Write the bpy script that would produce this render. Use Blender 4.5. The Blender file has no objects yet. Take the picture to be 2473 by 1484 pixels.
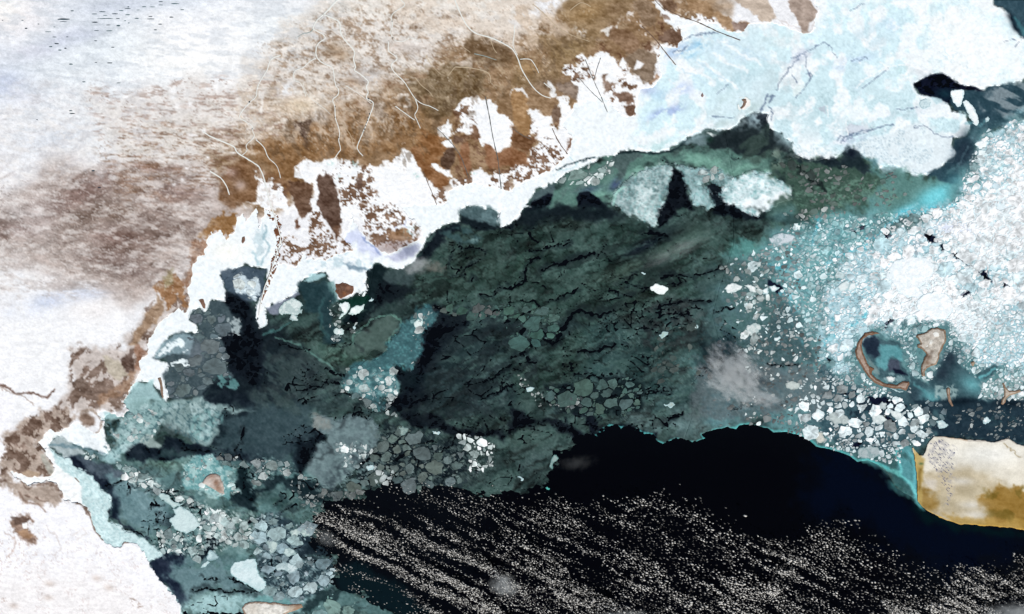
import bpy, math, random
import numpy as np
from mathutils import Vector
R = math.radians
C = bpy.context.scene.collection
scene = bpy.context.scene

# ------------------------------------------------------------------ camera, sky, sun, exposure
cam_d = bpy.data.cameras.new('camera'); cam = bpy.data.objects.new('camera', cam_d); C.objects.link(cam)
cam_d.sensor_width = 36.0
CAM_H = 220.0
cam_d.lens = 36.0 * CAM_H / 102.4
cam.location = (0, 0, CAM_H); cam.rotation_euler = (0, 0, 0)
cam_d.clip_start = 1.0; cam_d.clip_end = 9000.0
scene.camera = cam
world = bpy.data.worlds.new('World'); scene.world = world; world.use_nodes = True
wn = world.node_tree.nodes; wl = world.node_tree.links
for n in list(wn): wn.remove(n)
SUN_EL, SUN_AZ = 40.0, 150.0            # azimuth clockwise from north
sky = wn.new('ShaderNodeTexSky'); sky.sky_type = 'NISHITA'; sky.sun_disc = False
sky.sun_elevation = R(SUN_EL); sky.sun_rotation = R(SUN_AZ)
bg = wn.new('ShaderNodeBackground'); bg.inputs['Strength'].default_value = 0.06
wo = wn.new('ShaderNodeOutputWorld')
wl.new(sky.outputs[0], bg.inputs['Color']); wl.new(bg.outputs[0], wo.inputs['Surface'])
sun_d = bpy.data.lights.new('sun', 'SUN'); sun_d.energy = 4.2; sun_d.angle = R(0.53); sun_d.color = (1.0, 0.965, 0.91)
sun = bpy.data.objects.new('sun', sun_d); C.objects.link(sun)
az, el = R(SUN_AZ), R(SUN_EL)
sdir = Vector((math.sin(az)*math.cos(el), math.cos(az)*math.cos(el), math.sin(el)))
sun.rotation_euler = sdir.to_track_quat('Z', 'Y').to_euler(); sun.location = sdir*60
vs = scene.view_settings
vs.view_transform = 'Standard'; vs.look = 'None'; vs.gamma = 1.0; vs.use_curve_mapping = False; vs.exposure = 0.22
scene.cycles.max_bounces = 3; scene.cycles.diffuse_bounces = 1; scene.cycles.glossy_bounces = 1
scene.cycles.transparent_max_bounces = 12; scene.cycles.volume_bounces = 1
scene.cycles.volume_step_rate = 1.0; scene.cycles.volume_max_steps = 64
KA = 0.88                                # photo value (linear) -> base colour

#@@BEGIN
# ------------------------------------------------------------------ plan coordinates and noise
# Plan units: 1/10 scene unit, x to the east, y to the south, frame 0..1024 x 0..614.
M = 64
GW, GH = 1024 + 2*M + 1, 614 + 2*M + 1
X, Y = np.meshgrid(np.arange(GW, dtype=np.float32) - M, np.arange(GH, dtype=np.float32) - M)
ORG = {'0': 0.0, '1': 205.0, '2': 409.5}
ZF = 7.238
def T(s):
    """'12 x,y x,y ...' : survey sheet 12 (column 1, row 2), points on it -> plan coordinates"""
    out = []; ox = oy = 0
    for t in s.split():
        if ',' in t:
            a, b = t.split(','); out.append((ox + float(a)/ZF, oy + float(b)/ZF))
        else:
            ox = 256.0*int(t[0]); oy = ORG[t[1]]
    return out
def P(x, y, z=0.0): return ((x - 512)/10.0, (307 - y)/10.0, z)

def lattice(seed): return np.random.RandomState(seed).rand(256, 256).astype(np.float32)
_LAT = {}
def vnoise(x, y, seed):
    if seed not in _LAT: _LAT[seed] = lattice(seed)
    L = _LAT[seed]
    xf = np.floor(x); yf = np.floor(y); u = x - xf; v = y - yf
    xi = xf.astype(np.int32) & 255; yi = yf.astype(np.int32) & 255
    x1 = (xi+1) & 255; y1 = (yi+1) & 255
    u = u*u*(3-2*u); v = v*v*(3-2*v)
    return (L[yi, xi]*(1-u) + L[yi, x1]*u)*(1-v) + (L[y1, xi]*(1-u) + L[y1, x1]*u)*v
def rot(x, y, ang, stretch):
    c, s = math.cos(R(ang)), math.sin(R(ang))
    return (x*c + y*s)/stretch, (-x*s + y*c)
def fbm(x, y, scale, seed, octv=4, ang=0, stretch=1.0, gain=0.5):
    if ang or stretch != 1.0: x, y = rot(x, y, ang, stretch)
    r = 0; a = 1.0; t = 0; s = scale
    for o in range(octv):
        r = r + a*vnoise(x/s + 17.3*o, y/s + 9.1*o, seed*7 + o); t += a; a *= gain; s *= 0.5
    return np.clip((r/t - 0.5)*(1.55 + 0.25*octv) + 0.5, 0, 1)      # 0..1, mean .5, widened
def voronoi(x, y, size, seed, ang=0, stretch=1.0, jit=0.9):
    if ang or stretch != 1.0: x, y = rot(x, y, ang, stretch)
    rs = np.random.RandomState(seed); ox = rs.rand(256, 256).astype(np.float32); oy = rs.rand(256, 256).astype(np.float32); hid = rs.rand(256, 256).astype(np.float32)
    x = x/size; y = y/size; xf = np.floor(x); yf = np.floor(y)
    F1 = np.full(x.shape, 9, np.float32); F2 = F1.copy(); ID = np.zeros(x.shape, np.float32)
    for dy in (-1, 0, 1):
        for dx in (-1, 0, 1):
            cx = xf + dx; cy = yf + dy
            xi = cx.astype(np.int32) & 255; yi = cy.astype(np.int32) & 255
            d = np.hypot(cx + 0.5 + jit*(ox[yi, xi]-0.5) - x, cy + 0.5 + jit*(oy[yi, xi]-0.5) - y)
            nw = d < F1
            F2 = np.where(nw, F1, np.minimum(F2, d)); ID = np.where(nw, hid[yi, xi], ID); F1 = np.where(nw, d, F1)
    return F1*size, (F2 - F1)*size, ID
def sstep(a, b, x):
    t = np.clip((x - a)/(b - a), 0, 1); return t*t*(3-2*t)
def sdf(x, y, pts):
    """signed distance to a polygon, positive inside"""
    d2 = np.full(x.shape, 1e9, np.float32); ins = np.zeros(x.shape, bool)
    n = len(pts)
    for i in range(n):
        x0, y0 = pts[i]; x1, y1 = pts[(i+1) % n]
        ex, ey = x1-x0, y1-y0; L = ex*ex + ey*ey
        if L < 1e-9: continue
        px = x - np.float32(x0); py = y - np.float32(y0)
        t = np.clip((px*np.float32(ex) + py*np.float32(ey))*np.float32(1/L), 0, 1)
        qx = px - t*np.float32(ex); qy = py - t*np.float32(ey)
        np.minimum(d2, qx*qx + qy*qy, out=d2)
        if y0 != y1:
            c = ((y >= y0) != (y >= y1)) & (px < py*np.float32(ex/ey))
            ins ^= c
    d = np.sqrt(d2)
    return np.where(ins, d, -d)
def pdist(x, y, pts):
    """distance to a polyline"""
    d2 = np.full(x.shape, 1e9, np.float32)
    for i in range(len(pts)-1):
        x0, y0 = pts[i]; x1, y1 = pts[i+1]; ex, ey = x1-x0, y1-y0; L = ex*ex+ey*ey + 1e-9
        px = x-x0; py = y-y0; t = np.clip((px*ex+py*ey)/L, 0, 1)
        np.minimum(d2, (px-t*ex)**2 + (py-t*ey)**2, out=d2)
    return np.sqrt(d2)
def fila(scale, seed, w=.05, ang=0, stretch=1.0, octv=4):
    """thin winding lines"""
    return sstep(w, 0, np.abs(fbm(X, Y, scale, seed, octv, ang, stretch, .6) - .5))
def warped(x, y, amp, sc, seed):
    if amp == 0: return x, y
    return x + amp*2*(fbm(x, y, sc, seed, 4, gain=0.6)-0.5), y + amp*2*(fbm(x, y, sc, seed+50, 4, gain=0.6)-0.5)
def box(pts, pad):
    a = np.array(pts); x0, y0 = a.min(0) - pad; x1, y1 = a.max(0) + pad
    c0 = int(max(0, math.floor(x0 + M))); c1 = int(min(GW, math.ceil(x1 + M) + 1)); r0 = int(max(0, math.floor(y0 + M))); r1 = int(min(GH, math.ceil(y1 + M) + 1))
    return slice(r0, r1), slice(c0, c1)
_sd = [0]
def mask(s, soft=2.0, warp=2.0, wsc=9.0, pts=None, grow=0):
    pts = T(s) if pts is None else pts
    b = box(pts, soft + warp + 2 + max(grow, 0)); _sd[0] += 1
    x, y = X[b], Y[b]
    if x.size == 0: return b, np.zeros(x.shape, np.float32)
    wx, wy = warped(x, y, warp, wsc, 300 + _sd[0])
    return b, sstep(-soft, soft, sdf(wx, wy, pts) + grow)
def lin(c):
    c = np.asarray(c, np.float32)/255.0
    return np.where(c <= 0.04045, c/12.92, ((c+0.055)/1.055)**2.4)
def paint(cv, s, col, soft=2.0, op=1.0, warp=2.0, wsc=9.0, tex=None, pts=None, grow=0):
    b, m = mask(s, soft, warp, wsc, pts, grow); m = m*op
    if tex is not None: m = m*tex[b]
    if cv.ndim == 3: cv[b] += (np.asarray(col, np.float32) - cv[b])*m[..., None]
    else: cv[b] += (col - cv[b])*m
def spot(cv, s, rx, ry, ang, col, op=1.0, tex=None):
    """soft round patch"""
    for (cx, cy) in T(s):
        r = 2.2*max(rx, ry); b = box([(cx, cy)], r); x, y = rot(X[b]-cx, Y[b]-cy, ang, 1.0)
        m = np.exp(-((x/rx)**2 + (y/ry)**2))*op
        if tex is not None: m = m*tex[b]
        if cv.ndim == 3: cv[b] += (np.asarray(col, np.float32) - cv[b])*m[..., None]
        else: cv[b] += (col - cv[b])*m
def stroke(cv, s, w, col, op=1.0, soft=1.0, tex=None, warp=1.5, wsc=7):
    pts = T(s); b = box(pts, w + soft + warp + 2); _sd[0] += 1
    wx, wy = warped(X[b], Y[b], warp, wsc, 300 + _sd[0])
    m = sstep(w + soft, max(w - soft, -0.001), pdist(wx, wy, pts))*op
    if tex is not None: m = m*tex[b]
    if cv.ndim == 3: cv[b] += (np.asarray(col, np.float32) - cv[b])*m[..., None]
    else: cv[b] += (col - cv[b])*m
def mixin(cv, m, col): cv += (np.asarray(col, np.float32) - cv)*m[..., None]

# shared textures
n_fine = fbm(X, Y, 3.0, 11, 3); n_mid = fbm(X, Y, 14.0, 12, 5); n_big = fbm(X, Y, 60.0, 13, 5)
n_str = fbm(X, Y, 5.0, 14, 4, ang=6, stretch=4.0, gain=0.65)        # near-horizontal dashes
n_dune = fbm(X, Y, 3.0, 15, 3, ang=4, stretch=5.0, gain=0.7)
n_diag = fbm(X, Y, 9.0, 16, 5, ang=-32, stretch=4.0)                # rising to the right
n_sheet = fbm(X, Y, 8.0, 17, 5, ang=-18, stretch=3.5)
n_down = fbm(X, Y, 7.0, 18, 5, ang=62, stretch=3.0)
spk = sstep(0.42, 0.62, fbm(X, Y, 3.4, 19, 3, gain=0.7))
spk2 = sstep(0.48, 0.66, fbm(X, Y, 5.5, 20, 4, gain=0.7))

# ------------------------------------------------------------------ colour of the land
LAND = np.zeros(X.shape + (3,), np.float32); LAND[:] = (240, 241, 243)
L = LAND
paint(L, "00 -400,-400 700,-400 1000,100 1000,250 500,420 300,640 -400,700", (228, 234, 240), 30, 1, 12, 50)
spot(L, "00 420,300", 34, 9, -22, (196, 202, 220), .9); spot(L, "00 620,270", 22, 6, -18, (200, 206, 224), .9)  # blue grey haze bands over the plain, painted into its colour
spot(L, "00 40,600", 22, 14, 0, (196, 206, 228), .9); spot(L, "00 200,690", 20, 10, 0, (220, 222, 232), .7)
spot(L, "00 860,40", 44, 9, -5, (205, 212, 224), .9); spot(L, "00 1330,30", 50, 8, 0, (212, 222, 234), .8); spot(L, "00 1500,130", 30, 8, 0, (222, 232, 240), .7)
spot(L, "00 800,380", 60, 24, -10, (226, 235, 240), .8); spot(L, "00 200,380", 30, 8, 0, (218, 220, 232), .5)
spot(L, "00 100,120", 40, 26, 0, (246, 240, 240), .8); spot(L, "00 30,60", 20, 16, 0, (253, 251, 246), .8)
spot(L, "00 1400,420", 80, 30, -12, (255, 255, 252), 1); spot(L, "00 1600,200", 60, 26, 0, (252, 252, 253), .8)  # white glare over the northern plain, painted as ground colour
spot(L, "10 200,200", 50, 26, 0, (238, 243, 244), .8); spot(L, "10 640,50", 28, 12, -30, (205, 218, 218), .6)
spot(L, "00 900,900", 60, 30, 0, (232, 236, 236), .7); spot(L, "00 420,1000", 40, 14, -15, (212, 218, 226), .7)
spot(L, "00 700,560", 60, 20, 0, (236, 242, 246), .8)
paint(L, "00 700,700 1853,560 10 700,300 900,500 700,900 0,1300 00 1300,1484 900,1300 800,1000", (222, 216, 210), 14, .8, 10, 40)
# mauve brown steppe with drifted snow
paint(L, "00 -400,1380 200,1330 560,1230 900,1190 1300,1220 1600,1280 1853,1430 01 1760,0 1480,280 1400,440 1250,560 1150,700 900,640 700,520 400,420 -100,300", (172, 154, 144), 16, .8, 14, 60)
m = sstep(.42, .78, fbm(X, Y, 26, 31, 5, ang=-28, stretch=3.2, gain=.6))
paint(L, "00 -400,1330 300,1300 900,1180 1300,1200 1600,1350 01 1600,0 1400,250 1150,500 900,560 650,450 350,350 -400,260", (120, 98, 88), 20, .8, 10, 40, tex=m)
spot(L, "01 660,60", 34, 13, -25, (104, 82, 70), .75); spot(L, "01 850,60", 20, 8, 5, (98, 74, 60), .8); spot(L, "01 830,230", 24, 10, 0, (112, 82, 72), .8)
spot(L, "01 760,380", 26, 9, 0, (118, 94, 86), .7); spot(L, "01 930,470", 22, 8, 5, (112, 92, 86), .7); spot(L, "00 600,1400", 40, 10, -28, (134, 106, 98), .8)
spot(L, "01 150,180", 20, 7, 0, (160, 140, 136), .7); spot(L, "00 1300,1400", 26, 9, 0, (140, 112, 104), .7); spot(L, "00 1100,1210", 34, 5, 3, (136, 102, 88), .8)
spot(L, "01 300,60", 20, 26, 0, (216, 206, 204), .6); spot(L, "01 130,60", 18, 10, 0, (200, 196, 196), .6)
spot(L, "01 400,690", 34, 8, -8, (206, 216, 236), .9); spot(L, "01 100,790", 30, 7, 0, (222, 230, 246), .8); spot(L, "01 640,640", 22, 6, 0, (208, 214, 228), .8)
paint(L, "01 -400,100 500,260 900,560 1000,760 700,700 300,640 -400,600", (176, 164, 158), 16, .6, 12, tex=sstep(.35, .75, fbm(X, Y, 8, 300, 5, 12, 3, .75)))
# light plain of the west coast
paint(L, "01 -400,820 400,740 800,700 880,860 880,1000 700,1050 500,1000 530,1200 500,1330 380,1400 0,1484 02 -400,0", (248, 249, 250), 16, .88, 10, 24)
spot(L, "01 700,760", 26, 12, 0, (246, 242, 240), .7); spot(L, "01 850,820", 8, 8, 0, (255, 255, 255), .9)
# mottled strip between plain and shore
paint(L, "01 500,1010 700,1060 900,1020 960,950 1100,700 1250,560 1400,440 1370,760 1180,830 1010,1120 1010,1240 870,1484 380,1484 530,1330", (196, 184, 176), 5, .85, 5, 14)
paint(L, "01 500,1010 700,1060 900,1020 960,950 1100,700 1250,560 1400,440 1370,760 1180,830 1010,1120 1010,1240 870,1484 380,1484 530,1330", (112, 88, 74), 4, .85, 4, 9, tex=sstep(.55, .7, fbm(X, Y, 8, 33, 5, ang=-50, stretch=1.8, gain=.65)))
paint(L, "01 1140,640 1180,700 1170,790 1100,880 1050,930 980,1010 930,1010 1000,900 1050,800 1120,720", (158, 128, 100), 1.5, .9, 2)
paint(L, "01 1150,560 1250,500 1300,520 1340,600 1365,740 1340,740 1290,640 1240,770 1200,740 1180,640 1100,580", (152, 106, 66), 1.2, .9, 3, 6)
paint(L, "01 1180,520 1250,440 1240,560 1190,600", (150, 136, 98), 2, .9, 2)
paint(L, "01 1380,260 1440,240 1500,280 1480,370 1420,380 1400,560 1360,600 1330,560 1380,440", (146, 104, 76), 1.5, .85, 3, 6)
paint(L, "01 1540,90 1600,60 1700,60 1690,200 1660,250 1640,180 1600,240 1560,180 1500,250 1440,240 1480,160", (156, 112, 66), 1.2, .95, 3, 6)
paint(L, "01 740,1090 860,1130 940,1240 860,1270 800,1230", (192, 182, 164), 1.5, .95, 2)
paint(L, "01 860,1130 920,1110 940,1040 970,1030 980,1220 940,1220 890,1170", (92, 70, 60), 1.2, .95, 2)
paint(L, "01 540,1290 600,1260 680,1300 660,1340 590,1350 540,1330", (98, 78, 66), 1.2, .9, 3, 6)
paint(L, "01 730,1484 800,1400 960,1300 1010,1200 960,1180 900,1290 820,1340 720,1390", (156, 122, 96), 2, .8, 3, 6)
paint(L, "01 975,1030 1010,1010 1075,1090 1020,1100 1015,1200 985,1200", (150, 108, 84), 1.2, .85, 1.5)
stroke(L, "01 0,1300 60,1335 110,1362 180,1360 235,1356 300,1388 340,1385 400,1345", 1.0, (112, 86, 74), 1, .7)
stroke(L, "01 0,1330 70,1365 150,1372 200,1400 250,1440", .5, (150, 130, 118), .8, .8)
# snow plain of the south west
paint(L, "02 -400,-100 100,-100 60,500 300,640 470,690 640,740 700,900 900,960 1020,1000 1100,1160 1300,1484 1200,1900 -400,1900", (251, 251, 254), 4, 1, 2)
paint(L, "02 -400,1150 500,1130 900,1200 1250,1430 1250,1900 -400,1900", (247, 244, 243), 20, .9, 8)
crk = voronoi(*warped(X, Y, 7, 14, 41), 11, 42)[1]
mv = sstep(.9, .2, crk)*sstep(.45, .6, n_mid)
paint(L, "02 -400,650 400,720 700,960 1050,1060 1300,1484 1300,1900 -400,1900", (214, 200, 196), 4, .6, 2, tex=mv)
paint(L, "02 0,900 200,860 200,1484 -400,1484 -400,900", (200, 180, 170), 10, .5, 2, tex=mv)
# brown strip round the white bay
paint(L, "02 180,60 340,0 500,-20 540,20 500,110 440,150 340,160 280,230 320,290 400,450 370,480 200,480 70,440 80,520 160,540 370,515 430,570 470,660 400,690 200,680 120,630 10,550 0,420 40,200 120,140", (178, 160, 146), 3, .95, 4, 8)
paint(L, "02 180,60 340,0 500,-20 540,20 500,110 440,150 340,160 280,230 320,290 400,450 370,480 200,480 70,440 60,500 0,500 0,420 40,200 120,140", (104, 80, 66), 2, .9, 3, 7, tex=sstep(.47, .62, fbm(X, Y, 8, 35, 5, gain=.65)))
spot(L, "02 430,50", 12, 7, 0, (92, 68, 58), .7, tex=spk); spot(L, "02 150,230", 9, 11, 0, (112, 84, 70), .7, tex=spk)
paint(L, "02 150,450 200,440 290,450 280,480 180,475", (170, 146, 122), 1, .9, 1)
paint(L, "02 300,320 330,320 395,450 350,475 320,400", (178, 180, 170), 1.4, .8, 1)
stroke(L, "02 0,490 60,540 130,610 200,610 300,660 400,660 470,650 540,680 600,690 650,760", 1.2, (118, 92, 78), .8, .9, tex=sstep(.3, .5, n_mid), warp=2.5)
stroke(L, "02 140,500 180,570 260,560 340,530 420,560 460,640", 1.2, (128, 104, 90), .8, .9, warp=2.5)
stroke(L, "02 150,600 160,650 210,680 300,690 330,740", 1.0, (140, 112, 96), .7, .9)
stroke(L, "02 560,676 610,700 650,760 670,830 700,885 745,940", 1.0, (120, 98, 84), .9, .7, warp=.6)
stroke(L, "02 870,995 900,965 940,962", .7, (110, 84, 66), .9, .5, warp=.4)
paint(L, "02 570,60 600,20 650,15 690,60 680,110 640,130 590,110", (128, 104, 88), 2, .95, 1.5)
stroke(L, "02 570,50 600,10 680,10 740,70 730,140 680,180", 1.0, (150, 128, 110), .7, .8)
paint(L, "02 50,830 110,780 200,770 240,790 200,850 260,900 250,980 180,950 100,900 120,850", (142, 112, 94), 1.8, .9, 3, 7)
paint(L, "02 90,790 160,775 230,780 170,820 110,840", (96, 74, 64), 1.2, .8, 2); paint(L, "02 110,890 200,870 250,920 180,925", (166, 128, 96), 1.2, .9, 2)
paint(L, "02 160,820 195,815 198,860 165,862", (252, 252, 252), .6, 1, .5)
stroke(L, "02 30,880 100,930 120,980 60,1060", .8, (190, 168, 156), .6, .8); stroke(L, "02 340,840 410,920 440,1000 400,1080", .5, (224, 216, 212), .8, .6); stroke(L, "02 520,900 600,860 640,900 560,940", .6, (232, 226, 222), .8, .8)
paint(L, "02 930,1370 980,1370 1030,1410 990,1440 950,1410", (170, 150, 140), 1.2, .9, 2, tex=spk)
spot(L, "02 360,1260 350,1360 790,1290 700,1220 100,1420", 5, 3, 10, (206, 190, 180), .6)
# delta : brown ground, mottled with snow
paint(L, "00 1450,1030 1853,1010 10 0,900 150,880 300,860 480,820 620,700 800,560 1050,520 1200,440 1300,330 1500,250 1853,300 20 250,200 400,40 600,-300 1600,-300 1500,200 900,400 800,900 300,1300 10 1853,1400 0,1500 00 1600,1450 1500,1200", (140, 106, 70), 12, .92, 9, 30)
paint(L, "10 0,400 500,0 1400,-300 2200,-300 20 120,150 10 1500,260 1250,420 900,620 700,800 400,900 0,1000 00 1500,1100 900,1150 800,1000 1500,800", (216, 208, 198), 14, .75, 8, 26)
paint(L, "10 500,-100 1400,-300 20 0,-100 20 80,100 10 1400,120 1200,100 800,180", (236, 231, 222), 10, .8, 8, 26)
brn = sstep(.36, .8, fbm(X, Y, 5, 36, 5, ang=20, stretch=1.6, gain=.8))
paint(L, "10 100,330 500,120 1000,0 1500,60 1853,300 1800,500 1300,700 900,900 500,1000 0,1050 00 1500,1250 1500,1000 1853,800", (142, 112, 84), 10, .72, 8, 26, tex=brn)
whs = np.maximum(sstep(.5, .85, fbm(X, Y, 5, 37, 5, ang=8, stretch=2.0, gain=.75)), .8*fila(12, 61, .035, 30, 1.3))
paint(L, "10 0,300 500,0 1400,-100 1853,200 20 300,330 10 1500,500 1250,750 900,850 500,1000 0,1100 00 1500,1200 1500,850", (238, 231, 222), 10, .75, 8, 26, tex=whs)
lace = np.maximum(sstep(.62, .85, n_dune)*.6, fila(3.2, 160, .07, 4, 5.5, 3)*sstep(.35, .6, n_mid))
paint(L, "00 650,650 1853,560 10 300,600 200,1000 00 1500,1400 900,1484 700,900", (138, 104, 88), 8, .75, 6, 20, tex=lace)
paint(L, "00 650,1000 1300,900 1853,1000 10 100,1100 00 1500,1400 900,1484", (134, 100, 74), 8, .8, 6, 20, tex=np.maximum(.5*sstep(.5, .74, n_dune), fila(3.6, 161, .08, 5, 6, 3)))
paint(L, "00 1600,1484 1580,1300 1660,1180 1853,1170 10 60,1200 250,1320 240,1484", (126, 88, 56), 3, .85, 4)
spot(L, "00 1680,1250", 7, 6, 0, (166, 134, 120), .8); spot(L, "00 1740,1340", 6, 5, 0, (178, 158, 150), .8)
lakes_white = [(1475,950,22,20),(1255,660,24,20),(1250,708,22,12),(1230,560,22,16),(1285,765,22,22),(1375,755,16,20),(915,702,26,12),(1565,630,18,28),(1390,980,40,10),(1350,1218,18,10),(1262,1335,18,14),(1322,1300,20,14),(1505,1140,14,10),(1690,1105,20,6),(390,908,24,16),(1700,660,20,9),(1505,645,14,9),(968,682,24,7),(1028,716,18,7),(960,770,18,6)]
for (a, b_, w, h) in lakes_white: spot(L, "00 %g,%g" % (a, b_), w/ZF, h/ZF, 0, (255, 255, 255), 1)
# solid brown banks
paint(L, "10 240,880 330,860 430,900 600,760 640,900 600,1000 700,1100 560,1140 430,1160 340,1170 280,1290 260,1400 180,1290 100,1180 0,1100 0,1020 120,1010 250,1010", (142, 102, 62), 4, .8, 5, 14)
paint(L, "10 620,740 760,700 820,900 700,1130 620,1130", (136, 98, 60), 4, .8, 4, 14)
paint(L, "10 960,780 1060,760 1160,870 1200,940 1100,1060 960,1100 760,1100 780,1040 1000,1000", (130, 92, 54), 4, .85, 4)
paint(L, "10 1100,580 1400,470 1640,520 1680,640 1600,720 1500,720 1440,830 1300,850 1180,740 1120,640", (116, 94, 64), 4, .9, 5, 14)
paint(L, "10 1420,480 1620,520 1600,640 1500,700 1400,620", (112, 86, 52), 3, .8, 3)
paint(L, "10 1560,250 1700,280 1853,350 1853,470 1700,470 1560,440 1500,340", (118, 92, 64), 3, .92, 3)
paint(L, "10 270,875 340,880 355,865 400,870 405,895 385,920 390,960 370,1030 330,1000 290,930", (94, 72, 58), 1, 1, 1.5)
paint(L, "10 330,1000 370,1000 380,1100 340,1060", (120, 92, 70), 1.5, .7, 1)
paint(L, "10 1200,940 1300,960 1440,1060 1330,1160 1390,1300 1300,1340 1200,1200 1130,1080", (146, 98, 56), 3, .9, 3)
spot(L, "10 700,590 960,610 1230,720", 7, 4, 0, (150, 112, 78), .8)
spot(L, "10 880,810", 10, 8, 0, (176, 160, 144), .9); spot(L, "10 780,750", 6, 4, 0, (180, 160, 148), .9); spot(L, "10 300,760", 22, 10, 5, (232, 214, 186), .8)
spot(L, "10 220,650", 12, 9, -20, (236, 238, 240), .9); spot(L, "10 480,850", 7, 7, 0, (206, 202, 200), .9); spot(L, "10 790,540 830,560", 14, 8, 0, (206, 204, 204), .6); spot(L, "10 560,360 620,400", 10, 7, 0, (160, 130, 98), .6)
spot(L, "10 1050,340 1180,360", 14, 6, 0, (212, 202, 194), .7)
paint(L, "10 900,-100 1853,-100 20 330,-60 380,120 300,240 150,330 0,330 10 1600,250 1350,230 1100,200", (224, 212, 198), 7, .8, 6, tex=sstep(.25, .55, fbm(X, Y, 7, 240, 5, 25, 1.8, .75)))
paint(L, "20 340,-60 900,-60 850,100 700,200 560,330 420,300 300,420 350,250 430,120", (168, 148, 120), 8, .6, 8, tex=sstep(.3, .7, fbm(X, Y, 8, 270, 5, -25, 2.5, .7)))
paint(L, "20 340,-60 1400,-60 1300,100 1000,60 850,120 700,200 560,330 420,300 300,420 350,250", (226, 216, 204), 8, .55, 8, tex=np.maximum(sstep(.62, .8, fbm(X, Y, 5, 271, 5, 40, 1.6, .8)), .7*fila(7, 272, .03, 35, 2)))
paint(L, "10 500,1000 1000,700 1300,850 1200,1100 700,1130 00 1700,1050", (190, 150, 104), 8, .35, 8, tex=sstep(.4, .75, fbm(X, Y, 6, 273, 5, 70, 1.8, .75)))
tx_ = np.maximum(sstep(.5, .72, fbm(X, Y, 5, 290, 5, 55, 1.5, .8)), .8*fila(6, 291, .035, 60, 1.8))
paint(L, "10 -100,640 300,600 800,560 1060,640 1120,900 960,1020 700,1060 300,1020 100,1000 0,1100 00 1700,1000", (206, 188, 168), 7, .68, 7, tex=tx_)
paint(L, "10 960,500 1400,380 1853,420 20 300,300 400,480 0,700 10 1600,700 1400,820 1100,740", (186, 168, 140), 7, .42, 7, tex=tx_)
# pale drifts
for s_ in ("10 20,680 60,690 40,780 30,800", "10 1140,290 1200,320 1200,400", "10 1050,690 1100,680 1110,770 1060,760"):
    stroke(L, s_, 1.6, (240, 236, 230), .8, 1.2, warp=2)
# upper brown country to the east
paint(L, "20 380,0 900,0 850,90 760,110 690,200 620,300 520,380 400,460 300,560 150,600 0,640 0,420 60,420 130,430 280,540 260,380 200,360 100,260 300,240 450,280 350,100", (146, 118, 82), 3, .92, 4, 14)
spot(L, "20 560,90", 24, 8, -20, (172, 138, 92), .8); spot(L, "20 420,360", 16, 10, 0, (150, 124, 84), .8); spot(L, "20 120,490", 12, 6, 0, (160, 124, 80), .8); spot(L, "20 760,60", 16, 10, -20, (120, 92, 64), .6); spot(L, "20 300,620", 22, 8, 5, (128, 108, 88), .6)
paint(L, "20 0,60 150,40 350,130 420,260 560,300 380,250 240,320 150,340 60,290 0,290", (208, 188, 166), 3, .7, 4, 8, tex=sstep(.35, .6, n_down))
spot(L, "20 150,210", 14, 5, 15, (236, 226, 214), .9, tex=spk); spot(L, "20 500,230", 8, 4, 30, (234, 232, 228), .9, tex=spk)
# front of the delta : snow and shore ice between reed banks
paint(L, "10 1500,730 1630,700 1700,720 1853,900 1853,1400 2400,1484 1300,1700 11 -100,0 00 1853,1484 10 0,1240 60,1300 100,1300 190,1310 250,1484 290,1484 400,1484 400,1330 280,1290 300,1220 340,1160 440,1150 700,1150 760,1190 960,1180 1060,1080 1120,1100 1200,1220 1240,1290 1320,1370 1400,1370 1420,1290 1540,1290 1560,1220 1630,1200 1700,1260 1853,1250 1853,1070 1740,1110 1640,1050 1560,980 1440,980 1500,880 1440,800", (250, 252, 253), 1.2, 1, 3, 7)
for s_ in ("10 1310,930 1400,870 1420,960 1390,1010 1340,980", "10 1250,1190 1310,1190 1390,1230 1425,1290 1340,1270", "10 1340,1020 1400,1000 1450,1060 1400,1090", "10 1360,1110 1390,1110 1380,1140"):
    paint(L, s_, (250, 252, 252), .8, 1, 2, 5)
paint(L, "20 60,740 110,800 150,860 140,980 200,1010 150,1050 110,1120 0,1200 0,1420 900,1500 1900,1000 1900,170 1720,180 1600,250 1540,220 1480,150 1300,100 1230,160 1240,250 1228,290 1205,350 1110,300 1060,300 1040,400 1050,440 1070,570 1010,630 920,590 860,510 820,420 780,460 700,380 620,370 560,440 500,380 455,410 480,480 390,490 380,540 470,620 465,750 430,780 380,700 310,690 350,840 310,950 270,830 120,760", (250, 252, 253), 1.2, 1, 3, 6)
paint(L, "20 1010,0 1060,0 1120,80 1330,150 1480,240 1250,270 1150,200 1070,100", (246, 251, 253), 1.2, 1, 2, 6)
paint(L, "20 250,570 300,600 320,690 280,700 260,640", (246, 250, 252), 1, .9, 2, 5); paint(L, "20 0,650 90,640 120,700 60,670 0,690", (244, 246, 248), 1, .9, 2, 5)
paint(L, "20 830,90 900,100 940,200 1010,290 960,260 860,180", (244, 240, 238), 1.4, .8, 3, 5, tex=spk); paint(L, "20 640,220 760,170 740,210 680,260", (240, 238, 234), 1.2, .9, 2, 5)
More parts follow.
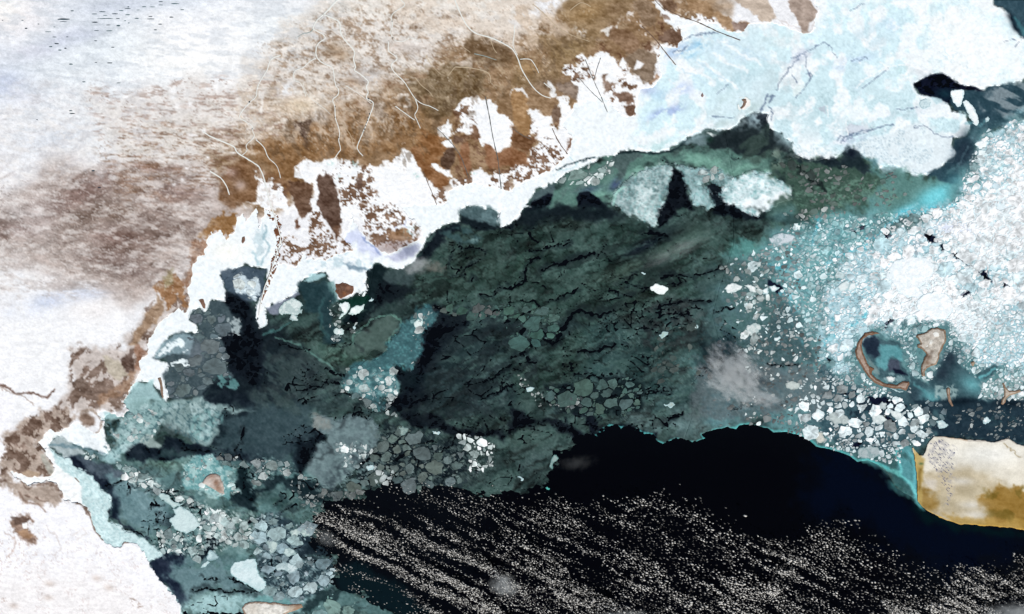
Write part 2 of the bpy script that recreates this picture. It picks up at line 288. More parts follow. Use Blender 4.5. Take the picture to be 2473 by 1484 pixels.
# brown again, speckled with snow
BR = (112, 78, 54)
SPK = ["10 580,1190 740,1140 830,1210 850,1300 820,1400 740,1484 600,1484 590,1380 550,1270", "10 1430,780 1550,760 1600,900 1500,880 1560,990 1500,1010 1440,980", "10 1460,1010 1560,1010 1680,1100 1660,1200 1560,1230 1540,1290 1450,1240 1480,1120",
       "10 1430,1200 1560,1300 1550,1370 1440,1330", "10 1660,1210 1853,1210 1853,1370 1780,1380 1700,1330", "10 1250,1290 1400,1380 1370,1460 1280,1440", "10 20,1310 240,1330 260,1400 180,1440 100,1380",
       "11 620,20 600,300 680,320 560,380 370,380 340,270 400,160 400,20 450,10 540,180 590,240", "11 740,0 1040,0 1100,100 1190,150 1190,230 1100,290 960,340 860,280 780,180 730,60", "11 190,240 240,225 340,290 330,380 290,440 170,410",
       "11 600,240 700,260 700,340 620,330", "20 130,1100 250,1000 400,1100 400,1140 300,1210 160,1290 0,1350 0,1100", "20 140,860 200,900 200,1000 100,1110 40,1080", "20 620,290 800,380 860,500 800,560 760,460 700,360 600,360",  "20 400,470 520,400 560,480 600,560 480,600 380,560", "20 900,380 1090,400 1080,330 960,300",
       "20 1040,150 1230,230 1228,290 1200,345 1100,300 1060,260", "20 280,720 350,770 340,900 310,950 280,830", "20 680,640 740,600 760,660 740,760 690,720", "20 780,560 920,640 890,690 780,640", "20 880,660 890,830 830,840 790,780", "20 1320,140 1460,120 1500,160 1380,170", "10 760,1380 860,1370 870,1484 780,1484"]
fil = sstep(.5, .6, fbm(X, Y, 4.2, 38, 4, ang=20, stretch=1.3, gain=.75))
for s_ in SPK: paint(L, s_, BR, 1.5, .9, 3, 7, tex=fil)
SOLID = [("10 240,1310 300,1300 350,1320 410,1325 400,1484 11 400,20 385,60 335,95 295,30 10 260,1440", (104, 74, 54)), ("10 440,1300 500,1240 550,1270 590,1380 605,1484 11 620,30 612,110 590,240 545,180 500,90 450,10 10 455,1400", (88, 62, 48)),
         ("11 270,100 310,90 315,160 285,180", (112, 76, 56)), ("11 545,180 600,150 600,250 570,240", (110, 78, 58)), ("11 950,200 1090,170 1140,250 960,260", (150, 112, 78)),
         ("10 1210,1150 1180,1080 1130,1060 1150,1160 1230,1260 1290,1340 1350,1370 1400,1330 1400,1290 1310,1240 1260,1190", (142, 96, 58)), ("10 1330,1160 1380,1080 1440,1070 1450,1150 1410,1240 1340,1210", (84, 60, 44)),
         ("10 1460,1120 1500,1030 1540,1040 1530,1120 1560,1200 1530,1280 1480,1220", (140, 94, 62)), ("10 1560,900 1620,940 1630,1000 1590,1030 1560,990", (128, 92, 66)), ("10 1640,1050 1730,1070 1760,1100 1853,1070 1860,1210 1740,1210 1680,1230 1660,1150", (138, 92, 60)),
         ("10 1430,980 1500,990 1490,1040 1420,1020", (100, 72, 54)), ("10 730,1310 770,1290 780,1360 740,1370", (100, 74, 60)),
         ("20 0,640 60,670 120,720 110,800 150,880 130,970 100,990 0,900", (172, 132, 88)), ("20 0,900 60,970 180,1015 150,1050 110,1110 0,1070", (120, 82, 52)), ("20 0,1060 100,1100 130,1190 0,1190", (136, 90, 56)),
         ("20 310,620 400,590 480,615 475,740 420,700 360,680", (140, 120, 104)), ("20 300,750 345,780 345,850 310,910 290,850", (118, 94, 76)), ("20 415,1000 435,995 430,1060 400,1100 390,1070", (132, 98, 78)),
         ("20 660,540 690,545 690,600 750,600 700,650 670,690", (134, 108, 90)), ("20 730,680 830,665 885,690 880,740 840,760 780,740", (126, 96, 78)), ("20 800,770 880,760 890,830 830,830", (114, 84, 66)),
         ("20 820,430 840,360 900,350 1000,380 1040,400 1050,440 1035,560 1010,620 960,600 900,540 860,500", (126, 104, 82)), ("20 1050,540 1072,570 1020,610 1000,600", (170, 134, 106)),
         ("20 1060,300 1070,260 1150,220 1210,230 1228,290 1205,345 1190,320 1140,300", (112, 84, 66)), ("20 870,0 1000,0 1050,110 1045,200 960,190 900,90", (140, 114, 88)), ("20 720,200 830,200 940,300 900,370 820,380 700,270", (136, 104, 76)), ("20 1050,0 1180,0 1185,75 1110,70", (116, 88, 66)),
         ("20 1080,110 1120,115 1140,160 1100,150", (140, 116, 100)), ("20 1270,0 1410,0 1450,80 1560,130 1600,165 1690,145 1718,180 1690,220 1640,200 1590,240 1540,200 1470,130 1330,100 1270,50", (168, 134, 98)), ("20 1600,160 1690,150 1715,180 1680,225 1600,230", (150, 126, 114)),
         ("20 1600,-20 1853,-20 30 0,-20 60,100 10,160 20 1800,140 1700,60", (196, 178, 160)), ("30 140,-20 300,-20 350,90 310,180 300,240 240,230 220,150 160,60", (168, 148, 134))]
for s_, c_ in SOLID: paint(L, s_, c_, 1.0, .95, 1.8, 6)
paint(L, "20 880,500 900,430 955,455 930,490", (246, 246, 246), .8, 1, 1)
paint(L, "10 10,1190 80,1270 140,1484 0,1484", (206, 196, 188), 2, .6, 4, tex=spk)
for s_ in ("30 20,100 130,190", "30 100,160 300,240", "30 350,120 320,220"): stroke(L, s_, .4, (200, 190, 184), .6, .8)
paint(L, "11 960,140 1100,120 1110,160 1060,190 990,170", (176, 184, 218), 1.5, .8, 3, 6, tex=spk2)
spot(L, "11 1140,190 1100,200", 5, 5, 0, (160, 196, 196), .6, tex=spk); spot(L, "11 980,300", 20, 7, -8, (150, 128, 124), .7)
spot(L, "10 700,1170 720,1200 580,1280 540,1180 1160,1270 1570,1260", 3, 2, 0, (150, 200, 192), .8, tex=spk)
# fine white creeks fanning through the brown ground, brown edges of the drifts
paint(L, "10 200,700 700,450 1200,300 1853,200 20 600,100 500,400 300,560 0,620 10 1500,760 1100,1080 700,1120 300,1100 0,1050", (226, 214, 198), 8, .6, 6, tex=fila(9, 162, .022, 60, 2.2)*sstep(.4, .6, n_big + .1))
paint(L, "10 0,300 700,0 1853,0 20 400,0 300,400 10 1500,500 1200,800 600,900 0,1000", (132, 104, 80), 10, .5, 6, tex=fila(5, 163, .04, 15, 2.0))
paint(L, "10 200,850 900,750 1500,500 20 500,200 500,500 300,640 10 1700,700 1200,1200 600,1150 0,1250", (96, 74, 52), 8, .45, 6, tex=sstep(.5, .8, fbm(X, Y, 6, 164, 5, 70, 2, .75)))
paint(L, "00 -400,1300 300,1300 900,1180 1500,1250 01 1600,0 1400,250 1150,600 900,620 650,450 350,350 -400,300", (112, 90, 82), 16, .4, 8, tex=fila(4, 165, .06, 10, 4, 3))
paint(L, "00 -400,900 1500,1000 01 1400,400 1100,700 600,560 -400,600", (232, 228, 224), 16, .5, 8, tex=fila(4.5, 166, .05, 12, 3.5, 3))
paint(L, "00 -400,600 1000,600 1400,1000 900,1300 -400,1300", (206, 204, 206), 16, .5, 8, tex=sstep(.5, .8, fbm(X, Y, 6, 167, 5, -20, 2, .75)))
# fine relief of colour over everything
g = (fbm(X, Y, 5, 43, 5, ang=8, stretch=1.9, gain=.8) - .5)
dark = 1 - L.mean(-1)/255.0
L += (g*np.clip(10 + 75*dark, 10, 46))[..., None]
paint(L, "00 -400,-400 1853,-400 10 700,0 500,300 200,600 0,600 00 1000,660 300,900 -400,1250", (196, 204, 212), 20, .38, 5, tex=sstep(.5, .85, n_str))
paint(L, "00 -400,700 1853,700 01 1400,500 900,640 0,700 -400,700", (240, 237, 234), 16, .55, 5, tex=sstep(.45, 1.0, fbm(X, Y, 5, 44, 5, ang=8, stretch=2.6, gain=.75)))
mixin_b = (slice(0, GH), slice(0, 330)); L[mixin_b] += ((236, 232, 228) - L[mixin_b])*(.45*fila(8, 62, .045, 10, 2.6)*sstep(250, 170, X)*sstep(110, 160, Y)*sstep(420, 300, Y))[mixin_b][..., None]
paint(L, "00 300,1300 1700,1300 01 1400,500 900,640 400,560", (116, 96, 88), 16, .35, 5, tex=sstep(.5, .9, fbm(X, Y, 4, 45, 5, ang=10, stretch=3.0, gain=.75)))
dk_ = sstep(225, 120, L.mean(-1))[..., None]*.14; L += (L.mean(-1, keepdims=True)*np.array((1.02, 1, .97), np.float32) - L)*dk_; L += ((fbm(X, Y, 1.8, 168, 2, 5, 1.5, .8) - .5)*16)[..., None]
np.clip(L, 4, 255, out=L)
#@@LANDEND
# ------------------------------------------------------------------ outlines
COAST = "02 -3000,3000 1330,3000 1330,1600 1320,1484 1290,1405 1250,1340 1190,1270 1130,1200 1085,1110 1060,1060 1030,1000 1000,975 940,960 900,970 880,995 830,1000 790,975 740,935 700,880 680,830 660,770 640,730 600,690 530,672 470,650 450,600 420,555 380,520 330,520 270,535 210,545 160,520 110,480 80,450 120,455 200,480 290,485 370,478 400,455 370,380 335,320 320,285 280,265 275,230 320,215 330,160 380,150 430,160 470,150 500,115 560,95 620,120 680,180 720,170 755,110 730,60 700,20 760,0 850,60 900,50 930,10 01 900,1430 900,1400 930,1350 980,1290 1010,1240 1020,1180 1010,1120 1060,1090 1080,1050 1075,1000 1090,950 1120,900 1180,830 1230,800 1290,750 1345,790 1370,740 1365,600 1390,570 1385,540 1400,440 1430,380 1480,370 1500,280 1530,200 1590,190 1640,250 1700,190 1710,90 1760,60 1780,130 1853,0 11 20,180 60,20 170,80 190,240 160,420 290,445 340,350 370,390 520,400 600,350 720,340 640,250 700,80 740,180 860,300 960,355 1100,300 1200,230 1200,150 1110,90 1050,0 10 1360,1484 1410,1400 1400,1380 1560,1320 1700,1350 1853,1400 20 20,1345 130,1290 160,1300 300,1210 400,1130 440,1000 360,900 430,830 460,760 650,700 800,840 890,840 920,650 1010,635 1075,575 1060,430 1070,330 1190,350 1235,280 1225,200 1320,170 1480,170 1560,230 1660,240 1720,175 1853,170 30 0,160 130,190 240,245 305,245 340,180 360,90 340,0 340,-3000 00 -3000,-3000"
FAST = "02 345,275 350,245 390,195 430,190 500,235 600,275 680,300 760,330 800,290 760,200 740,140 760,60 800,10 01 900,1400 930,1350 1010,1280 1090,1270 1140,1330 1170,1400 1210,1440 1225,1380 1200,1300 1190,1240 1230,1170 1190,1130 1110,1100 1180,1010 1260,935 1350,920 1425,930 1420,870 1370,830 1400,755 1450,740 1490,785 1520,690 1640,685 1640,620 1590,500 1615,490 1660,515 1700,460 1770,430 1853,455 11 75,460 70,560 40,640 0,720 5,830 30,890 75,860 80,790 70,745 170,700 300,630 320,570 350,540 430,490 500,480 530,550 560,600 590,690 650,685 720,640 760,655 810,620 790,560 810,520 805,480 860,420 900,425 940,460 1060,470 1150,400 1190,325 1230,255 1280,200 1310,170 1400,140 1475,120 1470,50 1520,10 1640,15 1730,40 1770,60 1740,100 1780,165 1853,130 21 70,40 130,0 20 100,1475 150,1420 170,1380 240,1345 320,1310 400,1255 540,1200 620,1150 720,1130 800,1090 900,1080 1000,1095 1140,1085 1200,1050 1260,990 1330,965 1400,940 1560,940 1640,890 1670,850 1720,820 1800,805 1853,830 30 0,870 10,920 100,960 115,1010 170,1020 190,1100 210,1130 340,1165 500,1140 560,1090 600,1070 700,1130 800,1225 880,1190 1000,1235 1100,1268 1190,1250 1260,1210 1270,1170 1340,1172 1352,1110 1330,1050 1340,1000 1420,990 1462,940 1460,890 1430,820 1390,812 1340,812 1305,760 1250,715 1130,690 1095,680 1045,610 1170,535 1260,530 1320,560 1400,612 1500,625 1560,650 1640,620 1740,615 1830,580 1960,540 2900,500 2900,400 1990,300 1853,280 1790,220 1760,160 1750,100 1700,60 1640,30 1630,-20 1630,-3000 00 -3000,-3000 01 -3000,800 02 -3000,300"
BELT = "02 320,285 345,275 400,310 450,340 500,360 520,400 560,420 620,440 680,490 710,530 730,580 780,610 800,650 805,710 780,740 785,800 830,820 880,850 910,880 980,890 1040,930 1090,970 1120,1000 1180,1055 1165,1070 1085,1090 1100,1160 1150,1240 1250,1330 1300,1400 1325,1484 1340,1600 1000,1600 700,1000 500,720 300,700 50,560 50,440 300,440"
ROOF = "20 740,1400 800,1330 880,1260 960,1230 1060,1200 1140,1180 1150,1270 1130,1330 1110,1390 1130,1420 1080,1484 21 1080,20 1060,90 1050,130 1010,150 960,130 900,90 830,60 760,10 20 730,1470"
ROOF2 = "20 1180,1180 1300,1210 1400,1230 1530,1240 1600,1300 1560,1380 1500,1340 1450,1310 1380,1320 1440,1400 1455,1484 21 1440,40 1380,20 20 1320,1484 1290,1400 1250,1300"
ROOF3 = "20 1490,1400 1560,1330 1700,1250 1853,1240 30 50,1290 120,1330 180,1350 170,1430 100,1484 21 1853,40 1780,70 1700,50 1600,0 20 1560,1484"
SOUTH = "12 -3000,-1200 -1500,1500 -60,1484 -60,3000 1060,3000 1060,1484 950,1450 850,1390 780,1350 700,1335 620,1320 570,1270 560,1200 580,1160 590,1090 560,1060 480,1060 440,1010 400,960 410,920 440,870 400,820 440,740 480,690 560,650 650,640 760,620 800,580 900,550 990,520 1060,575 1180,580 1250,560 1340,540 1400,560 1480,550 1600,600 1750,610 1853,630 22 0,620 60,600 160,560 220,540 270,460 290,400 330,350 300,320 350,290 430,270 450,200 420,140 540,190 600,190 640,150 700,110 830,130 930,150 1020,180 1050,230 1100,240 1190,205 1250,225 1330,235 1400,210 1370,185 1450,150 1560,125 1620,140 1650,110 1720,105 1853,135 32 40,165 130,160 240,190 300,220 350,270 440,285 520,310 600,340 650,380 720,365 800,400 870,470 920,560 980,600 1060,640 1080,660 1200,600 1900,500 3500,500 3500,-9500 12 -3000,-9500"
CAPE = "32 1150,265 1200,190 1280,195 1380,210 1440,220 1560,225 1640,235 1740,210 1800,245 1853,262 3500,300 3500,1100 2100,900 1853,870 1750,855 1500,835 1380,830 1280,795 1190,755 1120,710 1085,665 1080,560 1075,450 1055,330 1040,275 1050,270 1090,330 1125,335"
EAST = "30 1500,1000 1560,930 1700,870 1853,820 2900,820 32 2900,0 1853,-20 1100,0 1200,190 1040,270 980,260 940,400 700,360 500,290 300,215 0,130 22 1650,100 1500,130 21 1350,1484 1400,1300 1330,1200 1500,1100 1450,900 1500,640 1560,400 1853,300 31 100,160 400,100 900,60 30 1300,1484 1400,1400 1420,1200"

# ------------------------------------------------------------------ colour of the sea ice
ICE = np.zeros_like(LAND); ICE[:] = (48, 63, 63)
I = ICE
DK = (10, 17, 27)
paint(I, "21 -200,1484 0,600 0,200 300,60 700,60 1100,200 1853,200 1853,900 1200,1100 600,1300", (53, 72, 68), 14, .9, 10, 40)
paint(I, "11 900,1484 1250,1100 1320,760 1853,780 21 600,860 300,1050 0,1200 0,1484", (40, 54, 58), 8, .9, 6, 30)
paint(I, "21 700,800 1200,700 1500,650 1600,1000 1400,1200 1500,1484 300,1484 500,1100", (54, 76, 78), 10, .8, 8, 30)
paint(I, "21 1200,600 1700,600 1700,1000 1500,1060 1200,1000 900,900 800,780", (54, 62, 64), 10, .8, 8, 30, tex=sstep(.3, .6, n_mid))
paint(I, "11 850,380 1160,360 1400,200 1853,180 1853,720 1400,720 1000,620 870,500", (52, 70, 66), 6, .9, 6)
paint(I, "01 1600,640 1853,700 11 200,900 700,1200 1000,1484 01 1600,1484", (40, 52, 56), 8, .9, 6)
paint(I, "02 1500,0 1853,0 12 450,0 500,250 380,420 0,350 02 1600,300", (48, 64, 70), 8, .9, 6)
paint(I, "02 800,340 1853,260 12 400,400 500,700 300,900 600,1200 1000,1484 02 1300,1484 1100,1060 950,880 500,360", (100, 130, 134), 8, .85, 6)
# darker and lighter sheets of new ice
for s_, rx, ry, a_, c_, o_ in [("21 150,80", 30, 9, -20, (34, 44, 44), .8), ("21 420,130", 22, 8, -12, (46, 56, 54), .7), ("21 1330,180", 20, 16, 0, (70, 88, 84), .8), ("21 820,470", 22, 6, -28, (84, 98, 90), .7), ("21 950,300", 26, 6, -28, (28, 36, 50), .8),
      ("11 1500,130", 26, 8, 0, (36, 46, 46), .8), ("11 1700,450 1500,500", 16, 12, 0, (60, 78, 72), .7), ("11 500,1080 700,1100", 22, 14, 0, (76, 100, 90), .8), ("11 300,1000", 20, 8, 20, (50, 66, 62), .8), ("11 100,1200", 22, 14, 0, (56, 70, 72), .7),
      ("11 550,1350 200,1330", 30, 10, 0, (66, 82, 84), .7), ("21 200,800", 24, 8, 0, (66, 86, 80), .8), ("21 60,450", 10, 12, 0, (66, 92, 82), .7), ("21 200,1060", 14, 5, 0, (66, 88, 84), .8), ("21 700,500", 26, 8, -25, (66, 84, 78), .6), ("21 1150,330", 34, 9, -25, (88, 108, 100), .7),
      ("21 1380,560", 26, 8, -12, (68, 98, 88), .8), ("21 1000,640", 22, 6, -10, (54, 74, 66), .6), ("21 850,820", 12, 8, 0, (34, 38, 38), .8), ("11 1450,250", 14, 6, 0, (52, 66, 64), .6), ("21 1700,330", 16, 8, 0, (96, 150, 142), .8), ("12 700,150", 30, 14, 0, (92, 118, 122), .8),
      ("12 450,450", 14, 12, 0, (92, 116, 118), .8), ("12 1350,420", 34, 14, 20, (72, 84, 86), .7), ("12 1000,250", 24, 8, 0, (84, 98, 98), .7), ("22 100,200", 26, 14, 10, (46, 62, 58), .8), ("22 180,400", 14, 12, 0, (50, 62, 64), .8), ("02 900,560", 14, 20, -40, (106, 130, 138), .7),
      ("02 620,390", 24, 7, 30, (82, 92, 106), .9), ("02 1000,640 960,760", 26, 14, 25, (120, 148, 154), .8), ("02 1200,720", 12, 10, 0, (110, 138, 142), .7), ("02 1190,390", 20, 6, 5, (118, 142, 132), .8), ("02 1300,1130", 28, 14, 20, (106, 134, 142), .7), ("02 1550,1150", 22, 9, 0, (124, 158, 160), .9), ("02 1750,1000", 18, 6, 0, (110, 136, 138), .8),
      ("22 900,60", 24, 10, 10, (98, 116, 118), .8), ("22 1200,120", 30, 12, 0, (124, 148, 152), .8), ("22 1500,50", 30, 10, 0, (120, 128, 132), .8), ("12 60,620", 26, 10, 15, (60, 80, 82), .8), ("12 200,680", 12, 8, 0, (46, 66, 68), .8)]:
    spot(I, s_, rx, ry, a_, c_, o_)
I += ((n_sheet - .5)*20 + (n_diag - .5)*12)[..., None]*np.array([.8, 1, .97], np.float32)
wp1 = warped(X, Y, 7, 26, 190); wp2 = warped(X, Y, 4, 12, 191)
vp1 = voronoi(*wp1, 17, 192, -22, 2.6); vp2 = voronoi(*wp2, 7.5, 193, -16, 1.9)
gt1 = sstep(.38, .6, fbm(X, Y, 40, 194, 3)); gt2 = sstep(.45, .62, fbm(X, Y, 26, 195, 4))
I += ((vp1[2] - .5)*34*gt1 + (vp2[2] - .5)*30*gt2)[..., None]*np.array([.9, 1, 1], np.float32)
I *= (1 - .42*sstep(2.2, .1, vp1[1])*gt1*sstep(.4, .6, n_mid) - .34*sstep(1.4, .1, vp2[1])*gt2)[..., None]
rdg = fila(7, 196, .03, -10, 1.6)*sstep(.5, .66, fbm(X, Y, 30, 197, 3)); I += (np.array((104, 128, 124), np.float32) - I)*(.5*rdg)[..., None]
wsp = sstep(.60, .72, fbm(*warped(X, Y, 3, 14, 280), 4.5, 281, 4, -24, 4.5, .6))*sstep(.42, .6, fbm(X, Y, 22, 282, 4, -20, 2))*(1 - sstep(390, 440, Y)*sstep(340, 300, X)); I *= (1 - .34*wsp)[..., None]
wsl = sstep(.62, .76, fbm(*warped(X, Y, 3, 14, 283), 5, 284, 4, -22, 4, .6))*sstep(.42, .6, fbm(X, Y, 22, 285, 4, -20, 2)); I += (np.array((84, 108, 104), np.float32) - I)*(.45*wsl)[..., None]
pale_s = sstep(.56, .8, fbm(*warped(X, Y, 8, 30, 260), 12, 261, 5, -24, 5, .65)); I += (np.array((92, 116, 112), np.float32) - I)*(pale_s*.42)[..., None]
I *= np.array((.90, .95, .935), np.float32)
fibre = fbm(*warped(X, Y, 5, 20, 69), 4, 70, 4, ang=-22, stretch=3, gain=.75)
I += ((fibre - .5)*13)[..., None]
# teal shear bands below the north edge
paint(I, "20 60,1484 300,1400 400,1300 620,1170 800,1100 1100,1110 1440,1060 1853,1100 1853,1260 1500,1250 1240,1180 1090,1160 900,1250 760,1360 640,1484 21 560,30 300,0 100,60", (96, 134, 124), 4, .85, 5, 14)
paint(I, "20 560,1400 700,1300 900,1180 1200,1120 1600,1200 1853,1200 1853,1260 1400,1240 1100,1180 900,1280 740,1400 700,1484 600,1484", (128, 176, 160), 5, .8, 5, 14, tex=sstep(.25, .7, n_sheet))
spot(I, "20 750,1330", 8, 4, -50, (66, 80, 120), .8); spot(I, "20 560,1370", 12, 4, -10, (70, 88, 110), .7)
paint(I, "20 740,1130 820,1085 900,1085 950,1120 860,1180 800,1300 750,1330 760,1230 700,1180", (74, 92, 92), 1.5, .9, 2)
paint(I, "20 160,1400 240,1350 310,1320 300,1380 260,1484 140,1484", (78, 96, 100), 1, .9, 1.5)
paint(I, "20 310,1484 560,1240 700,1150 760,1180 700,1270 600,1340 400,1380", (92, 110, 110), 2, .6, 3)
paint(I, "20 1270,1000 1360,960 1430,965 1420,1040 1330,1045 1220,1040", (110, 132, 136), 1.4, .9, 2); paint(I, "20 1400,960 1470,965 1440,990", (236, 246, 244), .8, 1, 1.5)
# open and thinly frozen leads along the north edge
paint(I, "20 1410,1020 1480,990 1560,945 1650,890 1720,820 1800,805 1853,830 30 0,880 100,965 120,1010 170,1025 160,1070 130,1110 0,1100 20 1853,1130 1700,1130 1600,1090 1480,1080", (28, 38, 42), 2, .95, 3)
spot(I, "20 1760,850 1820,830", 9, 6, 0, DK, .9); spot(I, "20 1430,1010", 4, 3, 0, (8, 30, 24), .9)
paint(I, "20 1500,1060 1640,1010 1853,950 30 0,1000 0,1100 20 1853,1170 1600,1150", (58, 76, 70), 3, .7, 4, tex=sstep(.35, .6, n_diag))
paint(I, "20 730,1125 800,1090 880,1080 960,1085 1060,1100 1150,1085 1200,1055 1250,1000 1270,1010 1220,1060 1150,1110 1000,1115 880,1095 800,1120", (14, 30, 34), 1, .9, 1)
paint(I, "20 480,1400 520,1380 560,1385 620,1440 690,1500 480,1500 468,1430", DK, 1, 1, 1); paint(I, "20 140,1445 260,1390 300,1410 260,1484 200,1520 100,1520", DK, 1.5, 1, 2)
paint(I, "20 1160,1215 1240,1260 1280,1330 1270,1400 1310,1484 21 1330,30 1260,20 1200,30 1120,130 1060,160 1050,110 1060,40 20 1090,1484 1120,1420 1090,1370 1150,1300", (10, 16, 24), 1.5, .97, 2)
paint(I, "20 1420,1335 1465,1320 1520,1370 1600,1484 21 1660,30 1720,70 1800,60 1853,40 1853,90 1700,110 1500,70 1440,50 1460,0", (12, 20, 28), 1.5, .95, 2)
paint(I, "21 0,110 60,50 130,0 700,0 760,40 820,80 700,100 400,90 150,160 0,170", (16, 26, 32), 5, .92, 4)
paint(I, "11 1475,120 1600,170 1853,185 1853,140 1780,175 1740,150 1560,80 1480,40", (14, 24, 30), 1.5, .95, 2)
paint(I, "11 1150,390 1200,310 1290,200 1400,140 1480,130 1500,180 1380,220 1300,340 1180,400", (16, 24, 32), 2, .95, 3)
paint(I, "11 790,490 840,420 900,430 950,480 930,540 1050,590 1100,600 950,680 820,760 740,740 700,800 790,700 820,640", (16, 30, 34), 2, .95, 3); paint(I, "11 930,540 1060,560 1150,620 1050,700 900,740 800,830 720,830 840,740 900,640", (14, 22, 28), 4, .9, 4)
paint(I, "11 940,480 1050,470 1180,480 1150,560 1090,590 1000,560 930,520", (60, 76, 78), 2, .85, 3)
paint(I, "11 560,690 620,680 780,650 820,680 780,720 690,760 600,700", (10, 44, 36), 1.5, .9, 2); paint(I, "11 680,770 740,790 830,760 780,830 720,870 640,870 600,840", (8, 22, 26), 1.5, .95, 2)
# black water east of the turquoise tongue
paint(I, "11 1250,720 1310,720 1380,780 1560,800 1500,900 1300,1060 1200,1240 1250,1400 1100,1484 900,1484 1000,1400 1050,1340 1010,1230 1010,1160 1060,1190 1140,1200 1170,1110 1200,1060 1195,960 1250,880 1305,830 1310,770", (8, 15, 24), 5, .97, 3)
spot(I, "11 1300,900 1260,1000 1230,1120", 13, 12, 0, (9, 14, 24), .9); spot(I, "11 1120,1260", 14, 12, 0, (14, 28, 32), .7)
paint(I, "12 1050,0 1150,0 1300,60 1500,140 1853,160 22 250,60 420,100 450,180 350,160 0,-20 12 1800,220 1700,200 1450,190 1300,150 1120,120 1050,80", (8, 14, 22), 3, .9, 3)
paint(I, "22 300,0 480,20 560,160 640,150 600,60 560,0 640,-40 21 760,1484 500,1440 300,1390 200,1290 400,1290 480,1330 350,1400 430,1460 22 380,60", (8, 14, 24), 2.5, .9, 4)
paint(I, "22 420,110 540,190 620,180 700,100 850,120 1040,170 1060,240 900,300 600,300 440,240", (6, 10, 20), 2, .9, 2)
paint(I, "12 780,400 900,320 960,330 1060,240 1180,240 1260,260 1150,310 1020,380 1000,520 900,540 840,480 760,460 780,420", (18, 26, 34), 2, .6, 4)
# black leads of the west
paint(I, "01 1640,640 1700,640 1770,680 1853,860 11 60,1000 90,1200 0,1300 01 1853,1484 1460,1430 1440,1380 1540,1280 1560,1250 1700,1240 1640,1180 1650,1110 1620,1020 1590,960 1640,900 1740,930 1745,830 1650,760 1580,720", (16, 25, 34), 3, .92, 3)
spot(I, "01 1700,1000 1720,1120", 12, 14, 0, (8, 14, 24), .8); spot(I, "01 1780,1300", 12, 8, 0, (30, 42, 42), .8)
paint(I, "01 1440,1400 1500,1330 1560,1290 1650,1350 1720,1350 1800,1420 1853,1440 11 60,1484 02 1853,10 1640,0 1600,60 1560,130 1530,230 1490,260 1640,300 1853,260 12 100,200 300,180 430,100 500,160 420,300 360,420 280,420 270,300 02 1853,400 1700,340 1450,340 01 1480,1430", (18, 28, 38), 5, .82, 4)
paint(I, "12 280,220 400,120 480,170 500,230 440,240 370,420 340,480 270,440 290,380", (10, 18, 26), 3, .9, 3)
spot(I, "12 60,80 120,200", 24, 14, 0, (46, 64, 70), .85); spot(I, "12 250,60", 16, 8, 0, (62, 84, 86), .8)
paint(I, "01 1520,1310 1650,1370 1800,1450 1853,1484 1600,1440 1480,1400", (56, 74, 76), 2, .8, 3, tex=sstep(.35, .6, n_diag))
paint(I, "02 930,250 1010,230 1060,270 1150,290 1180,200 1230,190 1290,200 1340,240 1450,260 1530,280 1853,290 1853,360 1400,350 1100,370 900,380 880,330 910,290", (16, 26, 36), 2, .93, 3)
paint(I, "02 1000,290 1300,300 1600,290 1700,330 1400,340 1100,360 1000,340", (56, 78, 80), 2, .7, 3, tex=sstep(.3, .6, n_sheet))
paint(I, "02 470,345 530,335 800,400 900,450 800,560 700,520 600,440 530,410", (70, 82, 94), 3, .85, 3)
paint(I, "02 470,345 540,420 600,440 680,500 720,570 780,600 800,640 810,710 790,800 900,850 1000,900 1100,980 1060,920 960,860 860,800 830,720 860,640 820,570 760,520 720,470 640,440 560,370", (18, 26, 40), 2, .93, 3)
spot(I, "02 840,700 800,620", 6, 10, -10, (30, 44, 56), .8)
paint(I, "02 1700,440 1800,430 1853,560 12 60,560 0,480 100,500 300,480 400,520 560,640 400,680 200,540 0,620 02 1853,760 1700,680 1640,650 1720,600 1700,520", (14, 28, 34), 2.5, .88, 3)
paint(I, "02 1085,1095 1180,1050 1300,1040 1340,1100 1240,1120 1260,1240 1360,1340 1320,1420 1240,1330 1150,1240", (18, 26, 44), 3, .92, 3)
paint(I, "02 1230,740 1260,730 1280,760 1240,800 1220,880 1170,850 1140,800 1150,730", (52, 68, 76), 2.5, .8, 3)
paint(I, "02 1480,920 1560,930 1600,980 1560,1020 1520,1030 1480,1100 1440,1070 1470,1010", (16, 26, 36), 1.6, .93, 2)
paint(I, "12 190,880 240,880 260,960 330,960 400,860 420,960 500,1010 560,1060 400,1050 330,1080 340,1100 240,1180 120,1060 190,1000", (22, 34, 44), 2.5, .88, 3)
paint(I, "12 0,830 180,760 260,840 190,870 100,840 0,900", (30, 46, 52), 2.5, .7, 3)
paint(I, "01 1640,640 1853,700 11 120,900 300,1010 420,1150 380,1350 200,1440 0,1484 01 1500,1400 1560,1250 1700,1240 1650,1100 1600,980", (20, 30, 38), 9, .7, 8, 20)
paint(I, "11 60,1000 300,1040 520,1200 400,1400 100,1484 0,1300", (44, 54, 56), 5, .55, 8, 14, tex=sstep(.42, .62, fbm(X, Y, 7, 198, 5, -25, 3, .7)))
paint(I, "01 1640,640 1700,640 1780,700 1853,860 11 40,980 60,1100 40,1250 01 1853,1320 1760,1260 1650,1130 1620,1020 1590,960 1650,900 1740,930 1745,830 1650,760 1590,720", (11, 18, 26), 3.5, .9, 3)
paint(I, "02 1640,20 1853,20 12 0,120 12 60,200 02 1750,270 1560,270 1530,230 1570,130", (18, 30, 38), 4, .75, 4)
paint(I, "12 0,0 300,0 420,120 300,180 120,190 02 1650,240 1600,60", (40, 56, 62), 5, .6, 6)
